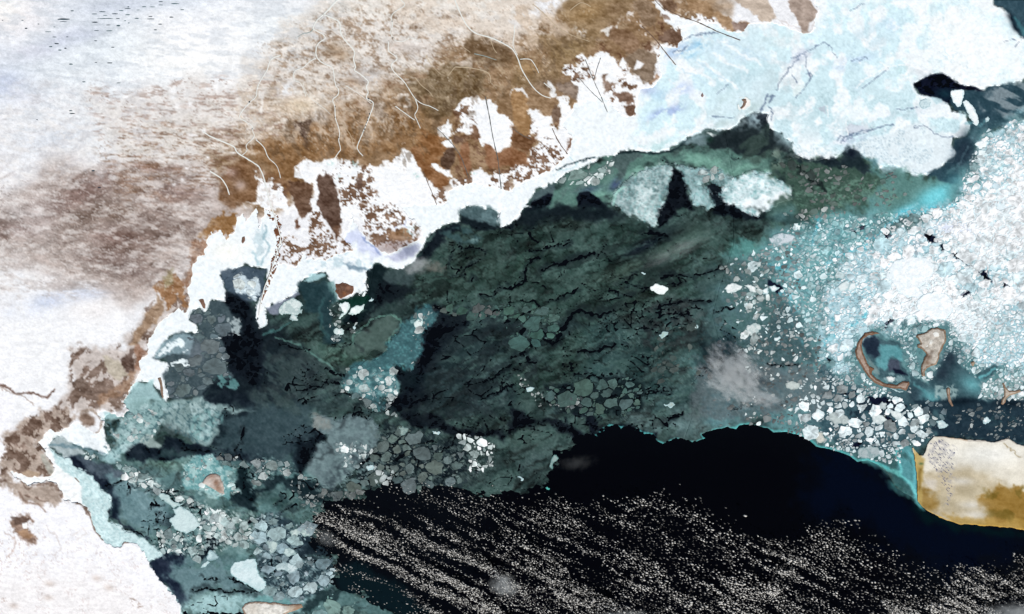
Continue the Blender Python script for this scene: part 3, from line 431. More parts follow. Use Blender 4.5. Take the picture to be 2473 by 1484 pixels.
paint(I, "21 800,850 1200,760 1600,700 1853,900 1700,1100 1350,1250 1300,1484 22 1300,60 900,80 500,0 21 700,1300 500,1100", (104, 130, 128), 6, .7, 8, tex=fila(5, 210, .05, -20, 1.3)*sstep(.42, .62, fbm(X, Y, 18, 211, 3)))
paint(I, "21 1000,700 1700,620 1853,1000 1700,1100 1200,1200 900,1000", (40, 44, 46), 5, .6, 6, tex=sstep(.55, .68, fbm(X, Y, 8, 212, 4, -20, 1.5, .7)))
paint(I, "21 0,500 400,400 700,200 1300,400 1500,600 1000,900 500,800 0,1000", (30, 42, 42), 10, .6, 10, tex=sstep(.55, .7, fbm(X, Y, 14, 213, 5, -24, 3.2, .7)))
paint(I, "11 1300,800 1853,780 21 300,900 200,1100 300,1300 0,1400 12 1600,120 1100,40 11 1200,1300", (28, 38, 42), 8, .6, 8, tex=sstep(.48, .66, fbm(X, Y, 10, 214, 5, -28, 3, .75)))
# pale shelf ice of the bays
WH = (243, 250, 252)
paint(I, FAST, WH, .7, 1, 1.6, 7)
paint(I, BELT, (208, 232, 233), .9, 1, 1.5, 6)
paint(I, "02 270,240 330,150 400,190 350,260 400,380 470,450 540,490 590,560 590,680 640,720 400,700 0,560 0,430 300,450", (250, 254, 253), 1, 1, 1)
paint(I, "02 345,275 365,240 410,190 450,200 500,240 600,290 630,310 560,330 480,345 440,320 400,290", (172, 186, 188), 1.2, .95, 1.5)
stroke(I, "02 350,255 420,265 500,260 600,280 700,310 760,330 830,380", 1.3, (96, 128, 140), .7, 1.3)
paint(I, "02 640,300 700,320 760,330 850,370 820,390 740,370 640,340", (120, 150, 156), 1.5, .8, 2, tex=spk)
paint(I, "01 980,1300 1100,1270 1160,1400 1200,1440 1100,1420 940,1430 02 900,0 870,70 760,60 760,20 01 900,1410", (176, 212, 214), 2, .85, 2)
paint(I, "02 750,80 860,80 830,160 840,260 880,300 1000,230 1120,190 1180,100 1180,0 01 1200,1484 1450,1400 1300,1420 1000,1400 940,1440 02 880,60", (150, 184, 184), 3, .9, 3)
paint(I, "02 830,290 900,250 930,250 880,330 870,380 780,380 740,360 800,320", (160, 196, 198), 1.5, .9, 2)
paint(I, "02 1010,230 1050,190 1090,180 1110,220 1170,260 1140,290 1070,280", (158, 176, 172), 1.2, .9, 1.5)
paint(I, "01 1240,1400 1460,1400 1560,1440 1853,1484 02 1640,20 1590,60 1570,160 1520,250 1420,250 1340,200 1230,130 1180,80 1200,20", (134, 160, 160), 2.5, .9, 3)
paint(I, "02 1400,20 1640,0 1560,130 1530,180 1540,240 1440,250 1380,160", (124, 168, 168), 2.5, .75, 3, tex=sstep(.1, .55, n_fine))
paint(I, "02 1180,80 1250,90 1340,180 1450,240 1340,210 1240,180 1150,170", (80, 96, 98), 2, .7, 3)
paint(I, "02 820,450 900,520 960,540 1060,600 1160,660 1230,720 1200,800 1140,860 1060,900 960,860 860,780 870,640 800,560 760,500", (112, 142, 148), 4, .85, 4)
I[(slice(0, GH), slice(0, 400))] += ((fbm(X, Y, 8, 140, 4, 50, 2.5, .7) - .5)*26*sstep(400, 460, Y)*sstep(320, 260, X))[(slice(0, GH), slice(0, 400))][..., None]
for s_, c_ in (("12 850,300 920,220 880,130 1000,110 1150,150 1200,230 1330,260 1400,240 1500,270 1530,330 1490,400 1440,470 1480,520 1360,560 1230,560 1180,570 1060,570 1000,520 990,430 900,510 800,540 720,600 640,620 720,480 760,420", (14, 24, 30)), ("12 0,770 150,750 220,830 400,830 380,900 330,960 260,1040 330,1100 420,1050 560,1130 570,1250 500,1290 380,1330 340,1400 240,1380 60,1340 60,1180 0,1100", (40, 58, 68)),
               ("21 240,1330 480,1310 600,1290 850,1240 950,1320 900,1484 22 750,60 350,0 21 300,1450", (16, 28, 32))): paint(I, s_, c_, 4, .85, 5)
paint(I, "12 0,0 60,-40 300,-40 420,60 430,200 260,230 270,370 100,380 0,360 02 1740,340 1560,300 1540,240 1640,180 1650,60", (60, 80, 86), 5, .7, 6)
paint(I, "11 100,1100 400,1060 560,1180 700,1300 620,1380 900,1484 400,1484 0,1484 0,1300", (64, 82, 82), 7, .6, 8, tex=sstep(.3, .62, fbm(X, Y, 9, 241, 5, 40, 2.4, .7)))
GSH = "12 395,50 410,32 440,28 500,45 600,80 650,50 760,40 850,80 900,180 870,260 790,370 720,410 640,500 560,570 470,560 420,500 360,450 370,385 430,300 440,250 510,240 520,190 450,150 420,110"
paint(I, GSH, (92, 112, 116), 1.2, .95, 2.2, 6); paint(I, "12 400,45 440,30 500,50 560,110 500,150 430,130", (134, 140, 136), 2, .8, 3); paint(I, GSH, (122, 146, 148), 2, .6, 3, tex=sstep(.5, .75, fbm(X, Y, 6, 242, 4, gain=.8)))
paint(I, "02 1200,1150 1330,1100 1450,1130 1700,1080 1640,1180 1853,1300 1853,1340 1500,1300 1350,1380 1260,1270", (106, 134, 140), 5, .85, 6)
I *= 1
paint(I, "31 1500,1430 2900,1420 2900,1600 32 2900,220 1853,225 1640,225 1440,190 1330,100 1400,0 31 1480,1484", (66, 92, 100), 3, .7, 5, tex=sstep(.5, .62, fbm(X, Y, 4, 295, 4, -10, 1.8, .8)))
# grey plates region
PLG = "01 1365,830 1400,760 1450,745 1490,785 1530,700 1600,690 1650,750 1740,830 1740,930 1640,920 1590,950 1620,1020 1650,1100 1640,1180 1700,1240 1560,1250 1440,1380 1240,1410 1210,1330 1190,1240 1230,1170 1190,1130 1110,1100 1180,1010 1260,935 1350,920 1425,930 1425,870"
paint(I, PLG, (66, 82, 88), 1.6, .95, 2)
paint(I, "01 1110,1100 1180,1010 1260,940 1340,925 1400,950 1380,1080 1250,1080 1160,1110", (134, 158, 166), 1.2, .95, 1.5)
spot(I, "01 1450,1030 1420,1100", 9, 7, 0, (108, 118, 126), .8)
for s_ in ("01 1130,1090 1220,1010 1300,970 1340,990 1330,1040 1270,1030 1200,1080", "01 1230,1140 1300,1120 1395,1150 1370,1180 1300,1150 1240,1170", "01 1585,1100 1640,1085 1640,1105 1590,1115", "01 1490,1040 1560,1060 1530,1075", "01 1530,950 1600,950 1590,970 1540,965", "01 1320,1060 1350,1060 1340,1080"): paint(I, s_, (236, 248, 250), .8, 1, 2, 4)
paint(I, "01 1660,820 1700,800 1745,840 1740,960 1700,950 1640,920", (176, 190, 192), 1, .85, 2, 4, tex=spk); paint(I, "01 1555,1250 1640,1220 1735,1270 1720,1340 1650,1340 1560,1280", (96, 142, 142), 1.3, .9, 2.5, 5, tex=sstep(.05, .5, n_fine))
paint(I, "01 1600,490 1680,460 1760,430 1853,450 11 70,470 60,600 0,700 01 1800,700 1740,660 1650,630 1610,540", (70, 86, 100), 1.5, .95, 2)
paint(I, "01 1700,520 1760,490 1800,550 1853,520 11 30,600 0,700 01 1840,700 1780,650 1720,640 1700,600", (214, 230, 236), 1, .9, 2, 5)
paint(I, "11 70,745 170,700 300,630 320,640 200,730 160,790 90,790", (128, 136, 152), 1.2, .95, 1.2)
paint(I, "11 350,545 400,500 430,490 520,490 500,530 430,540 380,560", (170, 208, 212), 1, .9, 1.5)
paint(I, "11 500,560 560,540 590,690 540,700 510,640", (110, 150, 150), 1.5, .8, 2)
paint(I, "11 320,570 430,540 520,540 560,690 540,800 620,1000 500,980 460,800 360,780 340,700 310,640", (34, 58, 64), 2.5, .9, 3)
stroke(I, "11 500,680 460,760 470,880 520,960", 1.5, (62, 100, 102), .6, 1.5)
stroke(I, "11 60,930 150,910 200,880 240,850", .7, (80, 130, 128), .7, 1); stroke(I, "11 150,960 260,990 370,1060 500,1140 620,1240", .6, (100, 140, 132), .8, 1)
paint(I, "11 800,900 900,800 980,800 1040,830 1040,900 980,960 930,1050 850,1060 760,1100 640,1050 700,950", (70, 92, 86), 2, .9, 3)
stroke(I, "11 700,1000 720,930 820,860 850,820 960,795 1040,825 1040,880 960,980", .5, (120, 170, 155), .7, .8)
# pale sheets, grey sheets
paint(I, "11 1475,50 1530,10 1640,20 1740,50 1750,150 1640,130 1560,90", (76, 98, 102), 1.5, .95, 2); paint(I, "11 1550,30 1700,20 1750,60 1760,150 1700,150 1600,100", (104, 130, 134), 2, .7, 3, tex=spk2)
paint(I, "11 1340,190 1480,170 1600,200 1630,250 1600,300 1520,280 1420,250", (56, 82, 84), 1.5, .9, 2, tex=sstep(.25, .5, n_mid)); spot(I, "11 1580,250", 5, 5, 0, (120, 150, 150), .8, tex=spk)
TONGUE = "11 1180,740 1230,730 1300,770 1310,830 1240,890 1200,950 1200,1040 1170,1110 1130,1200 1080,1180 1010,1140 1000,1180 1030,1300 1030,1370 990,1400 900,1400 960,1484 850,1484 800,1400 640,1340 620,1280 640,1240 700,1160 840,1120 960,1060 940,1000 1020,930 1050,860 1130,800"
paint(I, TONGUE, (52, 92, 98), 1.6, .95, 2.5, 5)
paint(I, TONGUE, (110, 178, 180), 1.6, .8, 2.5, 5, tex=np.maximum(fila(8, 71, .06, 0, 1.2), fila(3.5, 171, .08)*.7))
paint(I, "11 850,1180 1000,1190 1030,1300 1030,1370 900,1400 800,1380 620,1330 640,1260 800,1250", (130, 172, 172), 2, .7, 3, tex=spk)
paint(I, "02 1330,400 1400,350 1560,340 1600,400 1700,440 1640,460 1730,590 1640,640 1500,620 1350,570 1300,540 1350,480", (112, 164, 166), 1.5, .9, 3, 6)
paint(I, "02 1330,400 1400,350 1560,340 1600,400 1700,440 1640,460 1730,590 1640,640 1500,620 1350,570 1300,540 1350,480", (176, 208, 206), 1.5, .8, 3, 6, tex=np.maximum(spk2, fila(4, 72, .07)))
paint(I, "02 1350,1400 1500,1340 1853,1330 12 600,1370 560,1484 02 1330,1484", (150, 188, 190), 3, .85, 3, tex=sstep(.1, .6, n_fine))
spot(I, "02 1550,1400", 30, 10, 0, (176, 210, 212), .8)
paint(I, "12 0,1350 300,1380 330,1440 200,1484 0,1484", (110, 160, 160), 1.5, .8, 2); paint(I, "12 620,1320 760,1350 900,1420 1000,1480 1060,1500 900,1484 780,1400 700,1400 560,1420 500,1484 300,1484 350,1400 500,1300", (84, 116, 116), 2, .9, 3)
paint(I, "12 430,1300 560,1300 640,1320 540,1420 440,1400 400,1484 340,1484 370,1400", (26, 44, 48), 2, .85, 3)

for s_, hi in (("02 930,440 1100,520 1350,620 1500,720 1853,760 12 60,800 0,1000 02 1700,960 1500,1060 1330,1090 1160,1040 1130,900 1300,900 1450,860 1330,690 1200,610 1000,560", (190, 212, 210)), ("12 0,360 270,390 260,480 100,470 0,560 02 1800,470 1800,400", (140, 176, 176)), ("12 0,770 150,750 220,830 400,830 380,900 330,960 260,1040 330,1100 420,1050 560,1130 570,1250 500,1290 380,1330 340,1400 240,1380 60,1340 0,1340", (130, 156, 160)), ("12 580,240 840,230 880,310 1000,440 960,560 760,560 700,640 560,640 460,560 600,430", (120, 146, 146)), ("12 850,120 1200,130 1550,250 1720,280 1700,420 1500,560 1000,560 860,420", (86, 104, 102))):
    paint(I, s_, hi, 4, .75, 5, tex=sstep(.52, .62, fbm(X, Y, 2.4, 250, 3, 15, 1.3, .85)))
    paint(I, s_, (22, 34, 42), 4, .5, 5, tex=sstep(.6, .72, fbm(X, Y, 3.4, 251, 3, 15, 1.3, .8)))
c4 = voronoi(*warped(X, Y, 2.2, 7, 141), 4.2, 142, 25, 1.4); c3 = voronoi(*warped(X, Y, 1.6, 5, 143), 2.6, 144); c6 = voronoi(*warped(X, Y, 3, 9, 145), 7.5, 146, 25, 1.3)
paint(I, "02 740,80 860,70 900,0 01 1200,1440 1460,1400 1560,1440 02 1620,20 1560,160 1520,240 1340,200 1180,90 1120,190 1000,240 880,300 870,380 780,370 740,300 800,200", (64, 96, 102), 2, .85, 3, tex=sstep(1.5, .3, c6[1]))
paint(I, "02 740,80 860,70 900,0 01 1200,1440 1460,1400 1560,1440 02 1620,20 1560,160 1520,240 1340,200 1180,90 1120,190 1000,240 880,300 870,380 780,370 740,300 800,200", (200, 224, 224), 2, .5, 3, tex=sstep(.55, .9, c4[2]))
def cellfill(s_, lo, hi, op=.9, soft=1.2, c=c4, edge=(120, 190, 190), eop=.5):
    b, m = mask(s_, soft, 2.4, 6); v = (np.asarray(lo, np.float32) + (np.asarray(hi, np.float32) - np.asarray(lo, np.float32))*np.clip(c[2][b]*.75 + (n_mid[b]-.4)*.9, 0, 1)[..., None])
    e = sstep(.8, .1, c[1][b])*eop; v = v + (np.asarray(edge, np.float32) - v)*e[..., None]
    I[b] += (v - I[b])*(m*op)[..., None]
lobe = fbm(X, Y, 3, 73, 4, gain=.85)
for s_, c1, c2 in ((ROOF, (120, 152, 154), (214, 232, 232)), (ROOF2, (112, 144, 146), (176, 206, 208)), (ROOF3, (150, 196, 200), (236, 248, 250))):
    cellfill(s_, np.array(c1)*.82, c2, .97)
    paint(I, s_, c2, 1, .45, 2.5, 6, tex=sstep(.5, .6, lobe)); paint(I, s_, np.array(c1)*.6, 1, .55, 2.5, 6, tex=fila(4, 286, .05, 20, 1.3))
paint(I, "20 1640,1484 1740,1440 1853,1420 30 100,1400 160,1430 60,1484 21 1800,60 1700,40", (244, 250, 252), 1.5, .8, 3)
paint(I, "20 880,1350 960,1300 1060,1310 1100,1400 1000,1440 900,1430", (222, 236, 236), 2, .6, 3, tex=spk)
stroke(I, "20 740,1480 760,1400 820,1360", 1, (150, 205, 190), .8, 1)
# north east shelf : blue shades, pressure ridges and old leads
NE = "20 900,1100 900,640 1070,580 1100,350 1240,280 1500,180 1660,250 1853,150 30 300,260 400,0 1900,0 1900,700 1000,1300 0,1000 20 1700,900 1300,960 1000,1080"
paint(I, NE, (206, 238, 245), 8, .72, 6, 30, tex=sstep(.25, .6, n_mid))
paint(I, NE, (200, 230, 238), 8, .35, 6, 30, tex=fila(6, 199, .05, -25, 1.5)*sstep(.4, .6, n_big))
paint(I, NE, (172, 206, 224), 8, .5, 6, 30, tex=fila(10, 200, .012, -30, 1.8)*sstep(.45, .6, n_mid))
paint(I, "20 1240,300 1853,200 30 0,400 100,500 30,700 20 1840,800 1700,830 1500,900 1400,900 1430,700 1600,600 1300,430", (214, 236, 242), 8, .9, 8)
for s_, rx, ry, a_, c_, o_ in [("20 1200,370", 18, 6, -18, (164, 194, 228), .9), ("20 1360,325 1280,390", 8, 5, 0, (140, 196, 226), .8), ("20 1240,640", 10, 6, 0, (186, 206, 238), .9), ("20 1170,800 1060,830", 11, 5, -25, (160, 180, 224), .9), ("20 1100,690 1040,690", 10, 5, 20, (190, 222, 238), .9), ("20 980,650", 10, 5, 0, (186, 198, 230), .8),
      ("20 1600,370", 22, 10, 15, (200, 222, 238), .8), ("20 1640,570", 30, 8, -28, (186, 216, 224), .8), ("20 1560,750", 20, 12, 0, (200, 222, 224), .8), ("20 1100,1040", 14, 5, -10, (190, 224, 226), .8), ("20 1750,780", 12, 5, -30, (184, 206, 206), .8), ("20 1480,900", 20, 4, -8, (196, 216, 216), .8), ("20 1750,480", 14, 6, 0, (206, 236, 240), .7),
      ("30 30,600", 8, 30, 20, (204, 222, 226), .9), ("30 140,700", 10, 22, 10, (192, 206, 210), .9), ("30 60,300", 20, 8, -8, (214, 232, 234), .7), ("30 240,400", 14, 6, -30, (186, 196, 214), .8), ("30 780,300 700,250", 18, 7, -20, (206, 228, 236), .9), ("30 900,180", 14, 7, 0, (196, 222, 238), .8, ), ("30 650,430", 16, 4, -12, (186, 208, 236), .8), ("30 540,490", 12, 4, 5, (190, 214, 232), .8),
      ("30 980,520", 7, 6, 0, (190, 228, 228), .9), ("30 1100,520", 12, 5, 10, (228, 232, 236), .9), ("30 640,640", 8, 5, 0, (204, 224, 236), .9), ("30 900,640", 30, 18, 0, (222, 242, 246), .8), ("30 330,850", 26, 18, 0, (198, 226, 232), .95), ("30 260,760", 16, 10, 0, (206, 230, 236), .9), ("30 520,740", 10, 6, 0, (186, 220, 228), .9), ("30 520,900", 24, 12, -15, (206, 230, 236), .9),
      ("30 700,860", 20, 8, 0, (246, 252, 253), .9), ("30 650,930", 16, 5, -10, (216, 224, 232), .9), ("30 1130,750", 8, 6, 0, (184, 212, 216), .9), ("30 1000,820", 24, 4, -10, (222, 228, 236), .9), ("30 620,1010", 16, 5, -12, (206, 214, 234), .9), ("30 1250,260", 24, 10, 0, (226, 244, 248), .8), ("30 1550,400", 40, 24, 0, (250, 255, 255), .9), ("30 340,1100", 20, 7, 0, (248, 253, 255), .95), ("30 1160,1060", 12, 5, 0, (250, 255, 255), .8), ("30 1230,980", 10, 5, 20, (228, 240, 240), .8)]:
    spot(I, s_, rx, ry, a_, c_, o_*.9, tex=sstep(.15, .62, fbm(X, Y, 7, 150, 5, ang=-28, stretch=1.8, gain=.75)))
for s_ in ("20 1500,300 1800,460", "20 1350,430 1620,640", "20 1450,380 1700,520", "20 1210,470 1440,570"): stroke(I, s_, 1.4, (250, 254, 255), .8, 1.6, warp=2)
for s_ in ("20 1320,440 1560,590", "20 1240,500 1400,600", "20 1400,260 1853,420"): stroke(I, s_, .5, (200, 226, 238), .7, 1.2, warp=2)
paint(I, "30 1100,100 1500,0 1640,40 1750,180 1853,300 1853,560 1500,600 1250,520 1150,300", (250, 255, 255), 14, .85, 10)
paint(I, "30 0,420 300,300 700,500 1000,620 1200,700 1100,900 600,900 200,760 0,860", (202, 228, 234), 10, .5, 8, tex=sstep(.35, .65, n_mid))
cells = voronoi(*warped(X, Y, 2.5, 8, 74), 5.0, 75)
cell2 = voronoi(*warped(X, Y, 4, 12, 76), 14.0, 77)
paint(I, "30 170,720 420,650 600,640 900,700 1100,700 1340,812 1460,900 1430,980 1300,1000 1000,1020 600,1040 480,1140 340,1160 190,1100 100,960 10,900", (178, 208, 214), 3, .5, 4, tex=sstep(1.5, .2, cells[1])*sstep(.3, .6, n_mid))
paint(I, "30 560,1050 800,960 1100,900 1330,1000 1352,1110 1270,1200 1100,1268 880,1190 700,1130", (228, 240, 244), 2, .9, 3)
paint(I, "30 560,1050 800,960 1100,900 1330,1000 1352,1110 1270,1200 1100,1268 880,1190 700,1130", (158, 184, 198), 2, .6, 3, tex=sstep(.8, .1, cells[1])*sstep(.3, .6, n_mid+.1))
paint(I, "30 400,100 1500,0 1500,560 1000,600 500,600", (196, 222, 232), 10, .55, 4, tex=sstep(1.4, .1, cell2[1])*sstep(.35, .6, n_mid))
paint(I, "30 550,930 600,890 660,900 720,930 620,970 570,960", (208, 216, 226), .8, .9, 1.5); paint(I, "30 360,790 410,765 420,830", (186, 198, 208), .7, .9, 1); paint(I, "30 170,650 210,620 270,610 240,680 180,695", (232, 246, 246), .8, .9, 1.5)
DL = [("30 510,1020 530,990 600,970 700,940 780,935 850,900 910,905", .6), ("30 520,1030 560,990 640,970", .5), ("30 1060,920 1130,905 1200,960 1280,985 1340,995", .45), ("30 60,660 110,550 180,460 240,400 330,345 410,305 440,330", .45), ("30 270,400 270,480 300,560 260,650 200,700", .5), ("30 240,400 170,420", .5), ("30 440,330 500,410", .25),
      ("30 280,540 310,520 310,590", .5), ("30 0,690 40,700 0,750", 1.0), ("30 0,770 40,810 20,870", .6), ("20 1853,690 1800,800", .9), ("30 180,550 210,610", .3), ("30 590,80 650,55 690,20", .4), ("30 600,440 720,420", .4), ("30 870,490 760,580 680,630", .4), ("30 930,800 1080,780", .4), ("30 760,935 620,980 540,1030", .4),
      ("20 1230,300 1330,250 1500,235", .35), ("20 1150,375 1210,370 1280,330", .35), ("20 1440,850 1600,845", .4), ("20 1490,680 1560,600", .3), ("30 1700,300 1800,285", .3), ("30 1790,340 1830,290", .3)]
for s_, w_ in DL: stroke(I, s_, w_, (104, 122, 148), .8, .6, warp=1.2, wsc=4)
for s_ in ("30 800,440 860,490 940,470 1040,480 1180,530", "30 950,420 1020,480 1000,560", "30 640,640 700,560 860,500", "30 420,765 430,850", "30 560,880 580,970"): stroke(I, s_, .5, (252, 255, 255), .9, .7)
stroke(I, "20 325,1230 400,1195 440,1190 500,1155 600,1138", .7, (20, 44, 52), .95, .5, warp=.8, wsc=4); stroke(I, "20 600,1138 560,1150 480,1170", .4, (20, 44, 52), .8, .5)
for s_ in ("20 420,1135 440,1170", "20 300,1270 480,1180"): stroke(I, s_, .3, (170, 210, 216), .6, .6)
# shore shelf in the west
spot(I, "01 1650,340", 16, 10, 0, (254, 254, 246), 1); spot(I, "11 330,300", 8, 20, 20, (236, 246, 248), .6)
paint(I, "11 0,200 60,150 80,230 60,330 20,420 0,440", (196, 216, 222), 2, .8, 3, 6); stroke(I, "11 70,150 60,240 100,300 60,400 40,440", .7, (120, 160, 172), .6, 1.2); stroke(I, "01 1840,350 11 10,420", 1, (150, 190, 200), .6, 1.5)
paint(I, "11 590,320 700,370 780,400 840,450 780,470 700,450 620,430 560,440 480,470 360,440 350,400 560,400", (190, 214, 222), 2, .7, 3, 6, tex=spk2); paint(I, "11 620,410 780,450 820,460 760,480 680,460", (90, 120, 140), 1.2, .7, 2)
paint(I, "11 720,160 800,240 880,320 920,380 860,390 740,300 700,260 600,330 640,240", (206, 214, 242), 3, .8, 3); stroke(I, "11 760,230 820,290 900,350", .6, (110, 130, 180), .6, 1.2)
paint(I, "11 880,330 960,370 1080,300 1180,260 1190,310 1140,380 1060,380 960,400", (192, 196, 222), 2, .8, 3, tex=sstep(.3, .6, n_mid)); paint(I, "01 1290,650 1310,640 1350,760 1320,770", (186, 204, 216), 1.2, .9, 1.5)
paint(I, "20 1000,1095 900,1040 1100,1010 1180,1040", (196, 226, 228), 2, .8, 3, tex=spk2)
# pressure ice belt cells
paint(I, BELT, (160, 196, 200), 1, .6, 1.5, tex=sstep(1.0, .1, voronoi(*warped(X, Y, 2, 6, 78), 4.6, 79, -35, 1.3)[1])*sstep(640, 690, Y*0+700))
paint(I, "02 270,240 330,150 400,190 350,260 400,380 470,450 540,490 590,560 590,680 640,720 400,700 0,560 0,430 300,450", (250, 254, 253), 1, 1, 1)
stroke(I, "02 545,495 575,525", .5, (120, 90, 74), 1, .4, warp=.3)
# east : green shear zone, turquoise water, dark strait
paint(I, "30 130,1160 500,1170 620,1090 720,1150 850,1240 1050,1290 1300,1300 1350,1400 1290,1484 31 900,60 400,110 100,160 0,150 0,0 30 180,1400 180,1350 60,1260 0,1250 0,1180", (62, 86, 76), 3, .95, 5)
paint(I, "30 700,1150 900,1230 1150,1290 1320,1310 1400,1400 1300,1484 31 1000,80 700,100 30 700,1484 800,1300", (96, 140, 136), 6, .85, 6)
spot(I, "30 1250,1400 1180,1440", 16, 9, -20, (120, 212, 222), .95); spot(I, "31 1200,20 1000,40", 16, 5, -20, (112, 206, 222), .9)
paint(I, "31 0,40 200,60 350,110 260,150 100,170 20 1700,1484", (30, 44, 44), 3, .85, 4)
paint(I, "30 190,1130 340,1165 500,1140 600,1070 700,1140 780,1220 700,1240 560,1220 400,1190 250,1180", (24, 36, 44), 2.5, .85, 4); spot(I, "30 600,1110", 5, 5, 0, (14, 22, 36), .9)
paint(I, "30 690,1140 790,1160 800,1220 760,1210", (110, 156, 166), 2, .7, 2)
paint(I, "30 200,1400 500,1300 800,1300 1000,1420 700,1484 200,1484", (104, 140, 124), 3, .7, 4, tex=sstep(.5, .66, fbm(X, Y, 3.5, 80, 4, -20, 1.6, .8)))
stroke(I, "30 180,1190 300,1290 420,1370", 2.2, (16, 24, 26), .8, 1.5, warp=3); stroke(I, "30 130,1140 250,1250 340,1350", 1.2, (20, 28, 28), .7, 1.2, warp=3)
spot(I, "30 60,1110 60,1180", 6, 5, -40, (130, 150, 138), .8, tex=spk2)
paint(I, "31 0,260 200,200 450,80 900,60 500,400 450,520 300,500 100,480 21 1700,420 1500,420 1600,280", (92, 150, 146), 5, .85, 6)
spot(I, "31 60,350", 16, 9, -20, (116, 176, 160), .9); spot(I, "31 500,330 440,200", 10, 6, -50, (90, 196, 206), .9)
STR = "30 1340,1010 1440,985 1470,930 1465,880 1420,800 1390,800 1340,800 1300,740 1340,700 1330,660 1410,650 1500,640 1560,650 1640,625 1853,600 2900,600 2900,800 1853,860 1700,900 1560,960 1500,1080 1450,1200 1400,1330 1250,1300 1150,1260 1270,1190 1350,1150"
paint(I, STR, (40, 66, 78), 1.5, .97, 2)
paint(I, "30 1500,700 1640,650 1853,610 2900,600 2900,830 1853,850 1700,840 1560,790", (138, 152, 158), 4, .85, 4, tex=sstep(.25, .6, n_down*0+fbm(X, Y, 5, 81, 4, 25, 4)))
spot(I, "30 1420,1100 1450,1010 1400,1200", 10, 10, 0, (30, 44, 58), .8); spot(I, "30 1440,1320", 16, 8, 0, (100, 190, 204), .8); stroke(I, "30 1440,880 1540,900 1560,870", 1.2, (110, 170, 180), .6, 1.5); stroke(I, "30 1290,1260 1400,1160 1450,1050", .5, (80, 110, 120), .6, .8)
paint(I, "30 1045,612 1170,538 1260,533 1320,562 1400,614 1490,630 1560,652 1460,660 1400,655 1330,655 1320,740 1290,735 1250,713 1130,688 1095,678", (8, 14, 32), 1, 1, 1)
spot(I, "30 1280,680", 9, 6, 10, (20, 56, 66), .7); spot(I, "30 1200,600", 10, 6, 0, (9, 14, 30), .9)
paint(I, "30 1640,30 1700,60 1750,100 1760,160 1790,220 1853,280 1990,310 2900,420 2900,-300 1640,-300", (52, 78, 90), .8, 1, 1); spot(I, "30 1760,130 1790,200", 3, 6, -40, (14, 26, 38), .9); stroke(I, "30 1780,120 1853,240", 1.5, (80, 150, 156), .5, 1.5)
# the pack itself
paint(I, EAST, (100, 148, 152), 18, .85, 14, 30)
paint(I, "21 1450,640 1853,600 31 120,640 200,900 240,1140 100,1200 21 1600,1200 1400,1000", (74, 108, 110), 10, .85, 10)
paint(I, "21 1300,420 1853,330 31 60,500 120,900 100,1300 21 1400,1300", (66, 90, 90), 14, .7, 10)
paint(I, "31 0,300 400,100 900,60 800,240 600,380 420,600 400,800 200,900 100,600", (110, 168, 172), 12, .7, 10)
paint(I, "30 1420,1400 1520,1300 1560,1000 1853,850 2900,850 31 2900,1240 1853,1220 1640,1200 1300,860 900,860 620,1000 560,1250 400,1100 420,700 560,400 800,250 1100,160 1280,30", (168, 208, 218), 7, .95, 8)
paint(I, "31 900,400 1200,380 1400,560 1500,700 1853,500 1853,350 1500,450 1200,200 1853,-300 2900,-300 2900,700 1700,720 1600,900 1500,1050 1300,860 1150,800 900,850 700,820 850,600", (236, 247, 250), 7, .93, 8)
paint(I, EAST, (160, 192, 206), 5, .7, 6, tex=fila(9, 262, .02, -15, 1.4)*sstep(200, 230, I.mean(-1))*sstep(.38, .55, n_big+.05))
paint(I, EAST, (150, 206, 218), 5, .8, 6, tex=fila(16, 263, .014, -50, 1.6)*sstep(190, 225, I.mean(-1)))
paint(I, "31 1440,720 1600,740 1853,720 1900,880 1780,900 1600,900 1500,860", (176, 192, 196), 2, .85, 3, tex=spk2); paint(I, "31 1540,890 1780,900 1760,980 1700,1060 1620,1040 1570,960", (170, 196, 198), 2, .9, 3, tex=sstep(.3, .5, n_fine))
paint(I, "31 1050,250 1110,230 1100,300 1080,360 1040,330", (160, 184, 196), 1.4, .9, 2); spot(I, "31 1350,170", 20, 6, 5, (222, 226, 244), .9); spot(I, "31 1430,265", 5, 2, 0, (150, 220, 224), .9)
paint(I, "31 400,1180 640,1330 720,1380 1000,1400 1300,1400 1853,1440 2900,1440 32 2900,240 1853,240 1400,200 1200,200 1040,260 900,260 700,340 400,200 300,0", (52, 78, 88), 5, .85, 6)
paint(I, "31 700,1350 850,1360 1100,1440 32 1300,0 1450,100 1400,190 1250,180 1000,60 700,80 500,10", (22, 36, 48), 4, .8, 6, tex=sstep(.35, .6, n_mid))
for s_ in ("31 920,90 700,300 480,380 400,460", "31 600,880 640,840 760,750", "31 200,900 170,700 100,620", "31 1380,-10 1000,60 900,100"): stroke(I, s_, 1.5, (96, 200, 218), .85, 1.6, warp=3)
for s_ in ("31 0,430 200,470 230,540", "31 360,100 300,300", "31 0,950 150,900 230,1000", "31 450,820 470,900 420,1000"): stroke(I, s_, 1.4, (84, 186, 204), .8, 1.6, warp=3)
paint(I, "31 0,780 100,700 200,760 250,960 380,1080 300,1140 0,1140 21 1600,1100 1700,960", (64, 88, 92), 6, .85, 6)
paint(I, "31 0,1150 200,1160 400,1250 430,1484 0,1484 21 1700,1400 1650,1200", (96, 108, 112), 4, .8, 5)
paint(I, "21 1340,1200 1500,1060 1853,1160 31 100,1200 100,1484 22 1650,60 1400,60 21 1300,1400", (86, 98, 102), 5, .8, 5)
paint(I, "21 1500,600 1700,560 1853,700 31 60,560 0,900 21 1600,960 1560,800", (78, 112, 112), 4, .7, 5)
